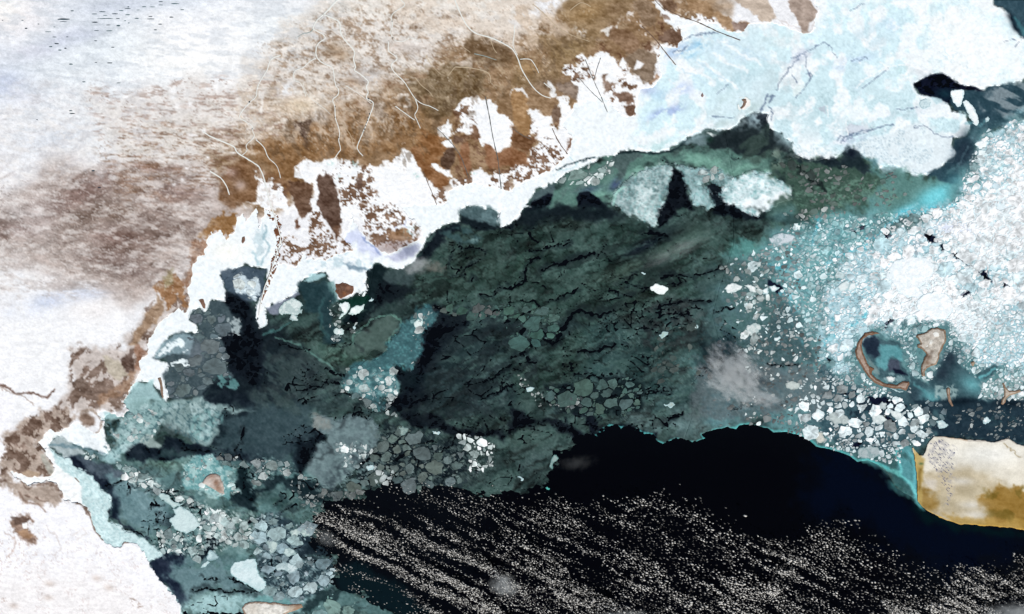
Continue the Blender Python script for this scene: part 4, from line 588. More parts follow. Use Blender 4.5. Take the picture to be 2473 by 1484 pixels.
paint(I, EAST, (226, 242, 246), 5, .45, 6, 20, tex=sstep(.5, .66, fbm(X, Y, 2.6, 84, 4, -15, 1.4, .85))*sstep(95, 190, I.mean(-1)))
paint(I, EAST, (84, 112, 120), 5, .5, 6, 20, tex=sstep(.58, .74, fbm(X, Y, 3.2, 85, 4, -15, 1.4, .85))*sstep(235, 150, I.mean(-1)))
# channels round the islands
CH = "31 695,980 740,950 800,960 860,980 950,990 960,1040 995,1060 970,1110 985,1180 1040,1280 1000,1330 1050,1400 1180,1430 1300,1484 32 1200,0 1000,-30 31 860,1340 990,1340 1030,1290 960,1270 860,1290 790,1240 800,1190 740,1130 700,1060"
paint(I, CH, (62, 90, 98), 1.2, .95, 1.8, 5)
paint(I, "31 690,990 720,950 780,960 810,990 800,1100 770,1120 710,1080", (32, 44, 60), 2, .95, 2); paint(I, "31 820,1010 920,1020 980,1060 960,1120 900,1110 860,1180 830,1190 790,1130", (96, 158, 164), 2, .9, 2, 6)
paint(I, "31 860,1150 900,1120 950,1130 960,1180 900,1190 880,1210", (66, 74, 90), .8, .95, 1); paint(I, "31 900,1180 980,1200 1010,1240 930,1220", (16, 20, 40), .8, .95, 1)
paint(I, "31 790,1240 840,1200 960,1220 1010,1270 940,1290 870,1290", (130, 160, 164), 1.4, .85, 2, tex=spk2)
paint(I, "31 730,1100 790,1180 810,1230 760,1210 740,1150", (120, 142, 142), 1, .8, 1)
paint(I, "31 1010,1210 1100,1260 1160,1290 1240,1160 1320,1060 1360,1090 1380,1150 1500,1240 1600,1160 1660,1150 1650,1210 1540,1290 1530,1400 1853,1420 2900,1420 2900,1600 32 1100,120 1000,0 31 1040,1400 1000,1320 1040,1290", (56, 84, 92), 1.4, .95, 2, 5)
spot(I, "31 1320,1110 1260,1220 1080,1370", 8, 10, 30, (34, 46, 58), .8); spot(I, "31 1480,1300 1180,1400", 12, 8, 30, (112, 178, 184), .85); stroke(I, "31 1540,1260 1650,1180", 1.2, (120, 200, 206), .8, 1.2); stroke(I, "31 1060,1290 1150,1370 1220,1400", 1.5, (90, 150, 156), .7, 1.5)
for s_ in ("31 1100,1200 1250,1090 1240,1150 1170,1230 1160,1290 1120,1270", "31 1230,1290 1360,1300 1350,1440 1310,1484 1220,1420", "31 1540,1290 1700,1260 1853,1230 1853,1400 1700,1440 1550,1400"): paint(I, s_, (150, 176, 176), 1.2, .9, 2.5, 5, tex=sstep(.2, .45, n_fine))
paint(I, "31 1040,1390 1200,1430 1350,1400 1520,1410 1853,1410 2900,1400 2900,1600 32 2900,200 1853,230 1640,230 1500,215 1230,180 1180,120 1300,30 31 1100,1500", (28, 46, 58), 2, .9, 3)
spot(I, "31 1400,1420 1750,1440", 16, 4, 0, (12, 26, 36), .9); spot(I, "32 1750,110 1650,60", 14, 8, 0, (40, 66, 74), .8, tex=spk)
HOLES = ["31 1130,205 1170,200 1200,220 1230,265 1180,270 1140,240", "31 1240,290 1265,285 1275,335 1250,325", "31 1325,342 1390,340 1410,370 1430,420 1400,410 1350,370", "31 1430,430 1490,440 1475,450", "31 1520,480 1580,475 1600,540 1610,560 1570,545", "31 1700,575 1715,555 1720,580 1705,590", "31 1725,575 1755,595 1740,595",
         "31 830,205 870,210 870,240 850,240", "31 610,190 640,195 630,210", "31 660,160 700,155 690,175", "31 0,540 60,570 110,600 60,640 10,580", "31 690,255 700,260", "31 870,830 890,820 880,860 845,885", "31 1410,640 1470,620 1450,650 1415,670", "31 420,1100 490,1130 440,1130", "31 530,1370 600,1350 650,1345 560,1375", "31 720,1380 860,1400 900,1430 760,1440 730,1420", "31 560,1400 650,1380 600,1400", "32 820,50 900,60 930,105 870,100", "32 600,260 650,230 680,240 660,275 620,275"]
for s_ in HOLES: paint(I, s_, (10, 16, 36), .6, 1, 1, 4, grow=.5)
# turquoise suspended sediment off the cape, in and under the slush
def plume(SEA):
    paint(SEA, "32 600,330 720,365 800,400 870,470 920,560 1000,610 1080,660 1100,600 1070,440 1040,270 940,260 800,300", (58, 96, 98), 3, .95, 3)
    paint(SEA, "32 940,260 1000,255 1045,275 1060,380 1078,500 1080,600 1070,640 1030,560 960,480 950,380", (92, 156, 162), 2.5, .85, 2, tex=sstep(.1, .6, n_down))
    paint(SEA, "32 1020,300 1060,330 1078,480 1082,600 1085,665 1060,620 1050,480", (104, 190, 198), 1.8, .75, 1)
    paint(SEA, "32 700,370 800,405 900,430 960,470 1040,540 1070,620 1000,600 920,550 860,460", (62, 120, 118), 3, .8, 4, tex=sstep(.3, .6, fbm(X, Y, 6, 83, 4, 35, 3)))
    stroke(SEA, "32 930,300 960,420 960,480 1010,520 1060,600 1082,660 1120,715", 1.2, (120, 210, 210), .8, 1.6)
    stroke(SEA, "32 700,372 800,400 880,430 950,470", 1.4, (110, 196, 190), .7, 1.8); stroke(SEA, "32 920,600 960,600 1060,655", .8, (60, 110, 108), .7, 1.5)
plume(I)
# teal rim of the southern edge
RIM = "22 600,190 640,160 700,115 830,135 930,155 1020,185 1050,232 1100,240 1190,208 1250,225 1330,235 1400,212 1370,185 1450,155 1560,128 1620,140 1650,112 1720,107 1853,137 32 40,160 130,155 240,185 300,215 350,262 440,278 520,300 600,330 650,372 720,360 800,395 880,430"
stroke(I, RIM, .8, (96, 196, 196), .75, 1.3, warp=.8)
I += ((fbm(X, Y, 4, 82, 4, gain=.75) - .5)*14)[..., None]; I += ((fbm(X, Y, 1.9, 182, 2, gain=.8) - .5)*14*sstep(20, 90, I.mean(-1)))[..., None]
np.clip(I, 5, 255, out=I)
# ------------------------------------------------------------------ colour of the water
SEA = np.zeros_like(LAND); SEA[:] = (7, 10, 16)
paint(SEA, "12 1500,1200 1800,300 22 900,160 32 0,130 1100,640 1000,1484 12 900,2200", (3, 4, 9), 40, .9, 4)
paint(SEA, "32 260,640 380,300 560,300 900,500 1080,660 1300,800 1853,870 3500,1000 3500,1100 1853,1000 1700,1090 1450,1180 1200,1150 800,950 600,800 300,780", (3, 9, 25), 20, .95, 10)
paint(SEA, "32 1085,665 1120,710 1190,755 1280,795 1380,830 1500,840 1853,880 3500,1000 1853,920 1500,880 1280,860 1150,800 1050,720", (4, 26, 28), 5, .85, 3)
plume(SEA)
paint(SEA, "12 560,1150 700,1100 1000,1250 1300,1484 1000,1484 850,1400 600,1300", (10, 26, 32), 5, .9, 3)
np.clip(SEA, 2, 255, out=SEA)

# ------------------------------------------------------------------ where the thin ice is broken by open water
OPEN = sstep(27, 15, ICE.mean(-1))                     # darkest ice opens first
WAT = np.zeros(X.shape, np.float32)
wx_, wy_ = X + 7*(fbm(X, Y, 22, 90, 2)-.5)*2, Y + 7*(fbm(X, Y, 22, 89, 2)-.5)*2
long_ = np.maximum(fila(24, 264, .010, -22, 2.6, 5)*sstep(.46, .6, n_mid), fila(13, 265, .012, -14, 2.2, 5)*sstep(.5, .62, fbm(X, Y, 20, 266, 4)))
va = voronoi(wx_, wy_, 11, 91, -20, 2.6)
vb = voronoi(wx_, wy_, 8, 92, 10, 1.3)
gate = fbm(X, Y, 16, 93, 4, -20, 2)
paint(WAT, "21 -300,1484 11 1300,800 1100,500 1300,250 21 0,150 600,150 1200,240 1500,300 1600,500 1500,800 900,850 600,1100 200,1300 -300,1484", 1, 6, .95, 4, tex=sstep(.7, .1, va[1])*sstep(.66, .76, gate))
paint(WAT, "21 -300,1484 11 1300,800 1100,500 1300,250 21 0,150 600,150 1200,240 1500,300 1600,500 1500,800 1400,1100 1300,1484 22 1200,100 600,150 200,560 12 900,560 800,520 11 700,1400 200,1300 300,1000", 1, 6, 1, 4, tex=sstep(.25, .8, long_))
paint(ICE, "21 -300,1484 11 1300,800 1100,500 1300,250 21 0,150 600,150 1200,240 1500,300 1600,500 1500,800 1400,1100 1300,1484 22 1200,100 600,150 200,560 12 900,560 800,520 11 700,1400 200,1300 300,1000", (18, 27, 31), 6, .6, 4, tex=sstep(0, .6, long_))
paint(WAT, "21 0,1050 600,1050 1000,1150 1300,1300 1400,1484 22 1100,160 600,150 200,560 12 900,560 800,520 900,250 1100,130 1600,0 11 1700,1400", 1, 5, .95, 4, tex=sstep(1.0, .3, vb[1])*sstep(.62, .72, gate))
paint(WAT, "11 1400,900 1853,760 21 400,800 300,1050 0,1484 11 1200,1484", 1, 5, .8, 4, tex=sstep(1.1, .3, va[1])*sstep(.56, .66, fbm(X, Y, 9, 94, 4, -25, 2)))
paint(WAT, "21 700,700 1600,700 1650,1000 1500,1100 1300,1484 900,1300 600,1000", 1, 6, .8, 4, tex=sstep(1.1, .4, vb[1])*sstep(.52, .64, gate))
paint(WAT, "01 1650,1300 11 300,1100 900,1484 12 900,560 400,700 0,560 02 1500,300", 1, 5, .8, 4, tex=sstep(1.2, .4, vb[1])*sstep(.54, .64, gate))
paint(WAT, "02 850,430 1200,560 1500,700 1853,800 12 500,800 560,1100 600,1300 0,1350 02 1300,1484 1100,1040 900,840", 1, 5, .8, 4, tex=sstep(1.1, .3, vb[1])*sstep(.6, .7, gate))
LEADS = [("21 30,580 80,550 85,480 120,410 200,382", 1.4), ("21 210,485 280,440 350,425 430,400 520,375 600,340", 1.5), ("21 110,335 250,312 330,290 380,292 430,265", .8), ("21 330,950 400,860 430,790 490,765 560,790 640,800 725,765", 2.2), ("21 60,1060 150,990 230,965 300,1000 340,960", 1.6),
         ("21 0,1100 90,1060 120,1130 180,1130", 1.3), ("21 480,1065 600,1060 680,1025 745,1010", 1.8), ("21 725,690 800,660 890,650", 1.0), ("21 790,585 840,530 880,500 925,490", .6), ("21 830,575 930,592 1000,600", 1.0), ("21 1080,525 1160,500 1240,515 1300,520 1420,490 1530,460", 1.3), ("21 1130,585 1180,570 1235,560", .8),
         ("21 1050,745 1110,712 1240,705 1300,690 1430,690", 1.1), ("21 1150,815 1200,795 1290,780", .9), ("21 1470,765 1600,740", .7), ("21 260,700 350,670 420,640 490,600", 1.1), ("21 700,620 780,640", .5), ("21 930,880 1000,900 1060,905", .6), ("21 670,1295 720,1300 700,1340", 1.4), ("21 800,1440 850,1420 910,1390 940,1360 1150,1350", .9),
         ("21 440,1230 560,1220 640,1240 780,1220", .7), ("21 510,1340 560,1410", 1.0), ("21 600,1320 570,1484", .9), ("21 650,1460 700,1390 760,1380", 1.3), ("21 780,1000 850,1040", .6), ("21 0,1180 60,1200", .8), ("21 1000,1180 940,1090 900,1080", .5), ("21 1000,190 1120,230", 1.0), ("21 940,220 1000,190 1120,215", 1.2), ("21 1150,60 1220,70", .6),
         ("11 1400,430 1430,300", .5), ("11 1480,330 1470,290 1530,300 1640,320 1660,350", .5), ("11 1500,510 1540,440 1640,400", .6), ("11 1560,560 1580,520", .9), ("11 1420,520 1490,500", .5), ("11 1620,655 1720,660 1750,600 1853,590", 1.0), ("11 1720,810 1720,770 1780,760", .9), ("11 1280,740 1330,735 1430,800 1500,780", 1.2), ("11 1390,380 1380,450", .5),
         ("11 160,1010 260,1020 400,1060", .8), ("11 500,1180 560,1210 650,1250", 1.1), ("11 350,1330 480,1310 520,1290 600,1280", .9), ("11 560,1370 620,1350 700,1380 780,1400 860,1430 960,1480", 1.0), ("11 340,1440 400,1400 450,1390", .6), ("11 700,1000 750,1030 780,1060", .8), ("11 550,1010 600,1015 680,1000", .6), ("11 60,1300 75,1200", .6),
         ("02 1080,720 1110,685 1180,685", .7), ("02 1140,820 1140,760 1170,730", .7), ("02 900,860 960,880 1040,900", .7), ("02 770,560 850,540 900,515", .6), ("02 930,600 930,560 980,560", .5), ("02 1750,1180 1760,1140 1853,1130", .8), ("02 1450,1190 1480,1230 1600,1230", .5), ("02 1640,1200 1700,1240 1853,1310", .7), ("02 1400,1310 1500,1290 1600,1310 1853,1325", 1.2), ("02 1150,600 1330,590", .5),
         ("02 1740,180 1760,130 1740,230 1690,290", 1.0), ("02 1500,300 1300,280", .8), ("02 950,430 1100,520", .6), ("02 1060,590 1200,600 1300,690 1450,720", .8), ("12 410,350 450,350 540,320 540,270 520,230", .7), ("12 130,700 165,660 220,650 190,590", .8), ("12 180,740 240,720 290,690", 1.0), ("12 380,290 350,400", 1.4),
         ("12 560,1150 440,1100 360,1060", .8), ("12 880,230 900,260 960,270 1020,260", 1.0), ("12 1060,240 1180,240 1300,230", .9), ("12 1000,380 1080,330 1150,290", 1.6), ("12 1120,410 1160,330 1180,420", 1.2), ("12 1290,330 1400,260 1450,200", 1.4), ("12 700,45 750,20", 1.2), ("12 610,130 650,95", .9), ("12 840,320 950,340 1000,300", 1.4), ("12 740,400 800,370 900,330", 1.4), ("12 980,520 1000,430 1050,400", 1.3),
         ("22 60,440 70,400", .7), ("22 1130,60 1240,20", 1.2), ("22 1100,100 1200,50", .8), ("22 810,50 815,20", .7), ("11 1850,1300 1640,1400", 1.0), ("11 1700,1120 1600,1240", .9), ("11 1853,1150 1750,1230 1640,1290", 1.0), ("20 1090,1160 1180,1180 1230,1195", .8), ("20 1600,1130 1640,1150", .6), ("31 0,1160 120,1160 220,1165", 1.0), ("21 1590,1484 1853,1400", .4)]
for s_, w_ in LEADS: stroke(ICE, s_, w_*1.6, (16, 25, 30), .55, w_*2.2, warp=3, wsc=8)
for s_, w_ in LEADS: stroke(WAT, s_, w_*.72, 1, 1, .7, warp=1.8, wsc=5)
wsx, wsy = warped(X, Y, 1.0, 7, 95); kk = sstep(780, 600, X)*1.9 + .35; sd_south = sdf(X + (wsx-X)*kk, Y + (wsy-Y)*kk, T(SOUTH))
sd_fast = sdf(*warped(X, Y, 1.3, 6, 96), T(FAST)); sd_coast = sdf(*warped(X, Y, 1.5, 5, 97), T(COAST))
sd_belt = sdf(*warped(X, Y, 1.2, 5, 98), T(BELT)); sd_cape = sdf(*warped(X, Y, .5, 5, 99), T(CAPE))
# frayed tails of the southern ice edge
fray = fbm(X, Y, 6, 101, 4, 20, 2.0, .7)
f_thin = np.minimum(sd_south + (fray - .5)*sstep(14, 0, sd_south)*9*(X < 640), (0.5 - np.maximum(WAT, OPEN*.9*sstep(.35, .6, fray+.2)))*2.5)
_dbg = np.where((f_thin > 0)[..., None], ICE, SEA); _dbg = np.where(((sd_fast > 0) | (sd_belt > 0))[..., None], ICE, _dbg)
_dbg = np.where(((sd_coast > 0) | (sd_cape > 0))[..., None], LAND, _dbg); COMP = _dbg
#@@END

# ------------------------------------------------------------------ materials
def new_mat(name, rough=0.8, var=0.12, scale=6.0, bump=0.3, bscale=9.0, spec=0.2):
    m = bpy.data.materials.new(name); m.use_nodes = True; nt = m.node_tree; N = nt.nodes; K = nt.links
    b = N['Principled BSDF']; b.inputs['Roughness'].default_value = rough; b.inputs['Specular IOR Level'].default_value = spec
    at = N.new('ShaderNodeAttribute'); at.attribute_name = 'Col'
    tc = N.new('ShaderNodeTexCoord')
    nz = N.new('ShaderNodeTexNoise'); nz.inputs['Scale'].default_value = scale; nz.inputs['Detail'].default_value = 5; nz.inputs['Roughness'].default_value = 0.65
    K.new(tc.outputs['Object'], nz.inputs['Vector'])
    mr = N.new('ShaderNodeMapRange'); mr.inputs['From Min'].default_value = .25; mr.inputs['From Max'].default_value = .75
    mr.inputs['To Min'].default_value = 1 - var; mr.inputs['To Max'].default_value = 1 + var
    K.new(nz.outputs['Fac'], mr.inputs['Value'])
    mx = N.new('ShaderNodeMix'); mx.data_type = 'RGBA'; mx.blend_type = 'MULTIPLY'; mx.inputs['Factor'].default_value = 1
    K.new(at.outputs['Color'], mx.inputs['A']); K.new(mr.outputs['Result'], mx.inputs['B']); K.new(mx.outputs['Result'], b.inputs['Base Color'])
    if bump:
        n2 = N.new('ShaderNodeTexNoise'); n2.inputs['Scale'].default_value = bscale; n2.inputs['Detail'].default_value = 6
        K.new(tc.outputs['Object'], n2.inputs['Vector'])
        bp = N.new('ShaderNodeBump'); bp.inputs['Strength'].default_value = bump; bp.inputs['Distance'].default_value = .05
        K.new(n2.outputs['Fac'], bp.inputs['Height']); K.new(bp.outputs['Normal'], b.inputs['Normal'])
    return m
M_LAND = new_mat('land_ground', .95, .10, 7, .25, 8, .1)
M_ICE = new_mat('thick_ice', .8, .05, 6, .2, 8, .2)
M_THIN = new_mat('new_ice', .8, .14, 5, .1, 9, .03)
M_FLOE = new_mat('floe_ice', .8, .08, 7, .3, 9, .2)
M_SEA = new_mat('sea_water', .6, .1, 3, .05, 14, .005)
M_RIVER = new_mat('river_ice', .7, .1, 6, 0, 8, .2)
def albedo(c): return np.clip(lin(c)*KA, 0.0001, .9)

# ------------------------------------------------------------------ mesh makers
def link(o, parent=None):
    C.objects.link(o)
    if parent is not None: o.parent = parent
    return o
def tag(o, label=None, cat=None, group=None, kind=None):
    if label: o['label'] = label
    if cat: o['category'] = cat
    if group: o['group'] = group
    if kind: o['kind'] = kind
    return o
def raw_mesh(name, co, loops, starts, col, mat, smooth=True):
    me = bpy.data.meshes.new(name)
    me.vertices.add(len(co)); me.vertices.foreach_set('co', np.ascontiguousarray(co, np.float32).ravel())
    me.loops.add(len(loops)); me.loops.foreach_set('vertex_index', np.ascontiguousarray(loops, np.int32))
    me.polygons.add(len(starts)); me.polygons.foreach_set('loop_start', np.ascontiguousarray(starts, np.int32))
    me.update(calc_edges=True)
    me.polygons.foreach_set('use_smooth', np.full(len(starts), smooth))
    a = me.color_attributes.new('Col', 'FLOAT_COLOR', 'POINT')
    c4 = np.ones((len(co), 4), np.float32); c4[:, :3] = col; a.data.foreach_set('color', c4.ravel())
    me.materials.append(mat)
    return me
def march(name, x, y, f, z, col, mat, thick=.05, parent=None, far=False, step=1):
    """cut the sheet f > 0 out of a grid, with a rim going down all round"""
    H, W = f.shape
    ins = f > 0
    a, b, c, d = (slice(0, H-1), slice(0, W-1)), (slice(1, H), slice(0, W-1)), (slice(1, H), slice(1, W)), (slice(0, H-1), slice(1, W))
    code = ins[a]*1 + ins[b]*2 + ins[c]*4 + ins[d]*8
    gi = np.arange(H*W).reshape(H, W)
    nV = H*W
    hI = nV + np.arange(H*(W-1)).reshape(H, W-1)          # crossings on east-west edges
    vI = nV + H*(W-1) + np.arange((H-1)*W).reshape(H-1, W)
    cor = [gi[a], gi[b], gi[c], gi[d]]
    edg = [vI[:, :-1], hI[1:, :], vI[:, 1:], hI[:-1, :]]  # a-b, b-c, c-d, d-a
    L_, S_, segs = [], [], []; pos = 0
    for k in range(1, 16):
        sel = np.nonzero(code == k)
        n = len(sel[0])
        if not n: continue
        bit = [(k >> q) & 1 for q in range(4)]; seq = []; cross = []
        for q in range(4):
            if bit[q]: seq.append(cor[q][sel])
            if bit[q] != bit[(q+1) % 4]: seq.append(edg[q][sel]); cross.append((q, bit[q]))
        arr = np.stack(seq, 1); m = arr.shape[1]
        L_.append(arr.ravel()); S_.append(pos + np.arange(n)*m); pos += n*m
        outs = [q for q, o in cross if o]; inn = [q for q, o in cross if not o]
        for q in outs:
            r = min(inn, key=lambda t: (t - q) % 4); segs.append(np.stack([edg[q][sel], edg[r][sel]], 1))
    if not L_: return None
    loops = np.concatenate(L_); starts = np.concatenate(S_)
    fa = f.ravel()
    def lerp(i0, i1):
        t = fa[i0]/(fa[i0] - fa[i1] + 1e-12); return np.clip(t, .02, .98)
    h0 = gi[:, :-1].ravel(); h1 = gi[:, 1:].ravel(); v0 = gi[:-1, :].ravel(); v1 = gi[1:, :].ravel()
    i0 = np.concatenate([h0, v0]); i1 = np.concatenate([h1, v1])
    used = np.zeros(nV + len(i0), bool); used[loops] = True
    ue = np.nonzero(used[nV:])[0]; i0, i1 = i0[ue], i1[ue]; t = lerp(i0, i1)
    xf, yf, zf = x.ravel(), y.ravel(), z.ravel(); cf = col.reshape(-1, 3)
    ug = np.nonzero(used[:nV])[0]
    px = np.concatenate([xf[ug], xf[i0]*(1-t) + xf[i1]*t]); py = np.concatenate([yf[ug], yf[i0]*(1-t) + yf[i1]*t])
    pz = np.concatenate([zf[ug], zf[i0]*(1-t) + zf[i1]*t - .012])
    pc = np.concatenate([cf[ug], np.where((fa[i0] > 0)[:, None], cf[i0], cf[i1])])
    remap = np.full(nV + len(used[nV:]), -1, np.int64); remap[ug] = np.arange(len(ug)); remap[nV + ue] = len(ug) + np.arange(len(ue))
    loops = remap[loops]
    if segs and thick:
        sg = remap[np.concatenate(segs)]; vs_, inv = np.unique(sg.ravel(), return_inverse=True); inv = inv.reshape(-1, 2)
        base = len(px); px = np.concatenate([px, px[vs_]]); py = np.concatenate([py, py[vs_]]); pz = np.concatenate([pz, pz[vs_] - thick]); pc = np.concatenate([pc, pc[vs_]])
        q = np.stack([sg[:, 1], sg[:, 0], base + inv[:, 0], base + inv[:, 1]], 1)
        starts = np.concatenate([starts, len(loops) + np.arange(len(q))*4]); loops = np.concatenate([loops, q.ravel()])
    if far:
        px = np.where(px <= -M + .01, -26000, np.where(px >= GW - 1 - M - .01, 27000, px)); py = np.where(py <= -M + .01, -26000, np.where(py >= GH - 1 - M - .01, 27000, py))
    co = np.stack([(px - 512)/10, (307 - py)/10, pz], 1)
    return link(bpy.data.objects.new(name, raw_mesh(name, co, loops, starts, pc, mat)), parent)
def patch(name, s, z, mat=None, colf=None, hf=None, warp=.8, wsc=5, res=.5, thick=.06, pts=None, parent=None, grow=0, cut=None):
    """a traced sheet with its own finer grid; colf(sd, x, y) -> photo colour, default: the canvas under it"""
    pts = T(s) if pts is None else pts; a = np.array(pts); _sd[0] += 1
    x0, y0 = a.min(0) - 2 - warp; x1, y1 = a.max(0) + 2 + warp
    x, y = np.meshgrid(np.arange(x0, x1, res, dtype=np.float32), np.arange(y0, y1, res, dtype=np.float32))
    wx, wy = warped(x, y, warp, wsc, 700 + _sd[0]); sd = sdf(wx, wy, pts) + grow
    if cut is not None: sd = np.minimum(sd, cut(x, y))
    if colf is None: c = sample(ICE, x, y)
    else: c = colf(sd, x, y)
    h = z + (.02*(fbm(x, y, 4, 700 + _sd[0], 4) - .5) if hf is None else hf(sd, x, y)); h = h + np.zeros_like(x)
    return march(name, x, y, sd, h, albedo(np.clip(c, 3, 255)), mat or M_FLOE, thick, parent)
def sample(cv, x, y):
    xx = np.clip(x + M, 0, GW - 1.01); yy = np.clip(y + M, 0, GH - 1.01); xi = xx.astype(int); yi = yy.astype(int); u = (xx - xi)[..., None]; v = (yy - yi)[..., None]
    return (cv[yi, xi]*(1-u) + cv[yi, xi+1]*u)*(1-v) + (cv[yi+1, xi]*(1-u) + cv[yi+1, xi+1]*u)*v
def cmix(a, b, t): t = np.asarray(t)[..., None]; return np.asarray(a, np.float32)*(1-t) + np.asarray(b, np.float32)*t

# ------------------------------------------------------------------ the setting
k2 = (slice(None, None, 4), slice(None, None, 4))
sx_, sy_ = np.meshgrid(np.append(np.arange(0, GW-1, 3), GW-1), np.append(np.arange(0, GH-1, 3), GH-1))
sea = march('sea', X[sy_, sx_], Y[sy_, sx_], np.ones(sx_.shape, np.float32), (np.zeros(sx_.shape) - 0.02).astype(np.float32), albedo(SEA[sy_, sx_]), M_SEA, 0, far=True)
tag(sea, 'black open sea beyond the ice, navy off the cape and turquoise along its shore', kind='structure')
relief = .016*(n_mid - .5) + .012*(n_dune - .5)
land = march('land', X, Y, sd_coast, .09 + relief*sstep(0, 12, sd_coast) , albedo(L), M_LAND, .07, far=True)
tag(land, 'brown delta and snow covered steppe north and west of the sea', kind='structure')
shelf = march('shore_ice', X, Y, np.minimum(sd_fast, 3 - sd_coast), .055 + .012*(n_fine - .5), albedo(I), M_ICE, .05, far=True)
tag(shelf, 'white ice shelf frozen to the delta shore, bluish towards the north east', kind='structure')
belt = march('pressure_ice', X, Y, np.minimum(np.minimum(sd_belt, 2.5 - sd_coast), .01 - sd_fast), .045 + .03*(n_fine - .5), albedo(I), M_ICE, .05)
tag(belt, 'pale turquoise belt of crushed ice along the south west coast', kind='structure')
# the cape
def cape_col():
    c = np.zeros_like(L); c[:] = (228, 222, 206)
    paint(c, "32 1080,480 1400,420 1853,600 2900,600 2900,1100 1080,900", (186, 172, 142), 9, .9, 5, 14)
    paint(c, "32 1120,480 1240,520 1220,600 1140,590", (208, 200, 186), 3, .9, 3); paint(c, "32 1080,560 1140,560 1240,620 1180,740 1080,700", (146, 116, 58), 4, .9, 3)
    paint(c, "32 1180,600 1560,560 1640,640 1500,760 1250,700", (190, 178, 150), 6, .85, 5)
    paint(c, "32 1520,640 1690,540 1810,535 1860,600 3500,620 3500,1000 1853,860 1600,840 1550,760", (142, 108, 44), 4, .92, 5, 10)
    paint(c, "32 1600,580 1853,560 1853,800 1620,780", (112, 92, 34), 4, .8, 5, 8, tex=sstep(.4, .65, n_mid))
    paint(c, "32 1250,760 1500,780 1853,800 3000,900 3000,1000 1853,900 1380,850", (172, 140, 72), 3, .8, 3)
    paint(c, "32 1060,300 1085,300 1130,360 1110,560 1120,700 1070,680", (178, 154, 92), 1.5, .95, 1); spot(c, "32 1107,392", 2.2, 1.2, 0, (70, 96, 56), 1); paint(c, "32 1090,420 1110,420 1115,560 1095,600", (134, 108, 52), 1, .8, 1)
    spot(c, "32 1400,520 1470,690 1500,760", 12, 4, 0, (226, 222, 212), .8); spot(c, "32 1600,320", 40, 12, 0, (240, 240, 234), .8)
    c += ((fbm(X, Y, 9, 110, 5, 12, 2, .65) - .5)*22)[..., None] + ((n_fine - .5)*8)[..., None]
    gul_shade = sstep(.60, .72, fbm(X, Y, 1.7, 111, 2, 40, 1.6))  # gully shade, mixed into the plateau colour as small grey specks
    paint(c, "32 1170,240 1260,200 1370,290 1360,420 1350,560 1330,640 1290,720 1270,700 1300,560 1240,520 1220,440 1150,380", (150, 150, 160), 1, .4, 1, tex=gul_shade)
    stroke(c, "32 1052,275 1065,340 1078,450 1080,560 1084,665 1120,712 1190,756 1280,797 1380,832", .6, (206, 172, 96), .95, .6, warp=.3)
    stroke(c, "32 1190,756 1280,797 1380,832 1500,838 1750,858 1853,872 3000,1000", .8, (206, 164, 74), .95, .9, warp=.4)
    stroke(c, "32 1200,190 1280,196 1380,211 1440,222", .6, (190, 160, 130), .8, .6, warp=.3); stroke(c, "32 1440,222 1560,226 1640,236 1740,212 1800,246 1853,263", .5, (170, 160, 150), .8, .6, warp=.6)
    stroke(c, "32 1700,240 1770,300 1830,350", .4, (150, 130, 90), .7, .5)
    return np.clip(c, 5, 255)
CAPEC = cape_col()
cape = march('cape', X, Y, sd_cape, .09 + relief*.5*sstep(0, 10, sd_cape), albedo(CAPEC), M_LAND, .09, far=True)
tag(cape, 'sandy cape with cream plateau, olive patch and golden beach in the south east', kind='structure')
# shade in the ravines of the cape plateau, laid on as dark blue strips
def tube_strip(pts, w, z):
    """flat ribbon with a raised middle"""
    n = len(pts); co = []; fs = []
    for i, (px, py) in enumerate(pts):
        ax, ay = pts[max(i-1, 0)]; bx_, by_ = pts[min(i+1, n-1)]; dx, dy = bx_-ax, by_-ay; l = math.hypot(dx, dy) + 1e-9; nx, ny = -dy/l, dx/l
        ww = w[i] if hasattr(w, '__len__') else w
        for s_, dz in ((-1, -.05), (-.7, 0), (.7, 0), (1, -.05)): co.append(P(px + nx*ww*s_, py + ny*ww*s_, z + dz*.12))
    for i in range(n-1):
        for k in range(3): fs.append((i*4 + k, i*4 + k + 1, i*4 + k + 5, i*4 + k + 4))
    return co, fs
def join_mesh(parts, name, mat, cols):
    co, loops, starts, cc = [], [], [], []; pos = 0; base = 0
    for (c, f), col in zip(parts, cols):
        co += c; cc += [col]*len(c)
        for q in f: starts.append(pos); loops += [base + v for v in q]; pos += len(q)
        base += len(c)
    me = raw_mesh(name, np.array(co), np.array(loops), np.array(starts), np.array(cc), mat)
    return me
def smooth_line(pts, n=4, jit=.25, seed=0):
    rs = random.Random(seed); out = []
    for i in range(len(pts)-1):
        p0 = pts[max(i-1, 0)]; p1 = pts[i]; p2 = pts[i+1]; p3 = pts[min(i+2, len(pts)-1)]
        for k in range(n):
            t = k/n
            q = [.5*((2*p1[a]) + (-p0[a]+p2[a])*t + (2*p0[a]-5*p1[a]+4*p2[a]-p3[a])*t*t + (-p0[a]+3*p1[a]-3*p2[a]+p3[a])*t**3) + rs.uniform(-jit, jit) for a in (0, 1)]
            out.append(tuple(q))
    out.append(pts[-1]); return out
rg = random.Random(5); parts_, cols_ = [], []
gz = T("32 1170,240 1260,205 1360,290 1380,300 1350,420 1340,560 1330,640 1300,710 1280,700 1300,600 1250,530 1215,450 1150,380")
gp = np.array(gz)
tries = 0
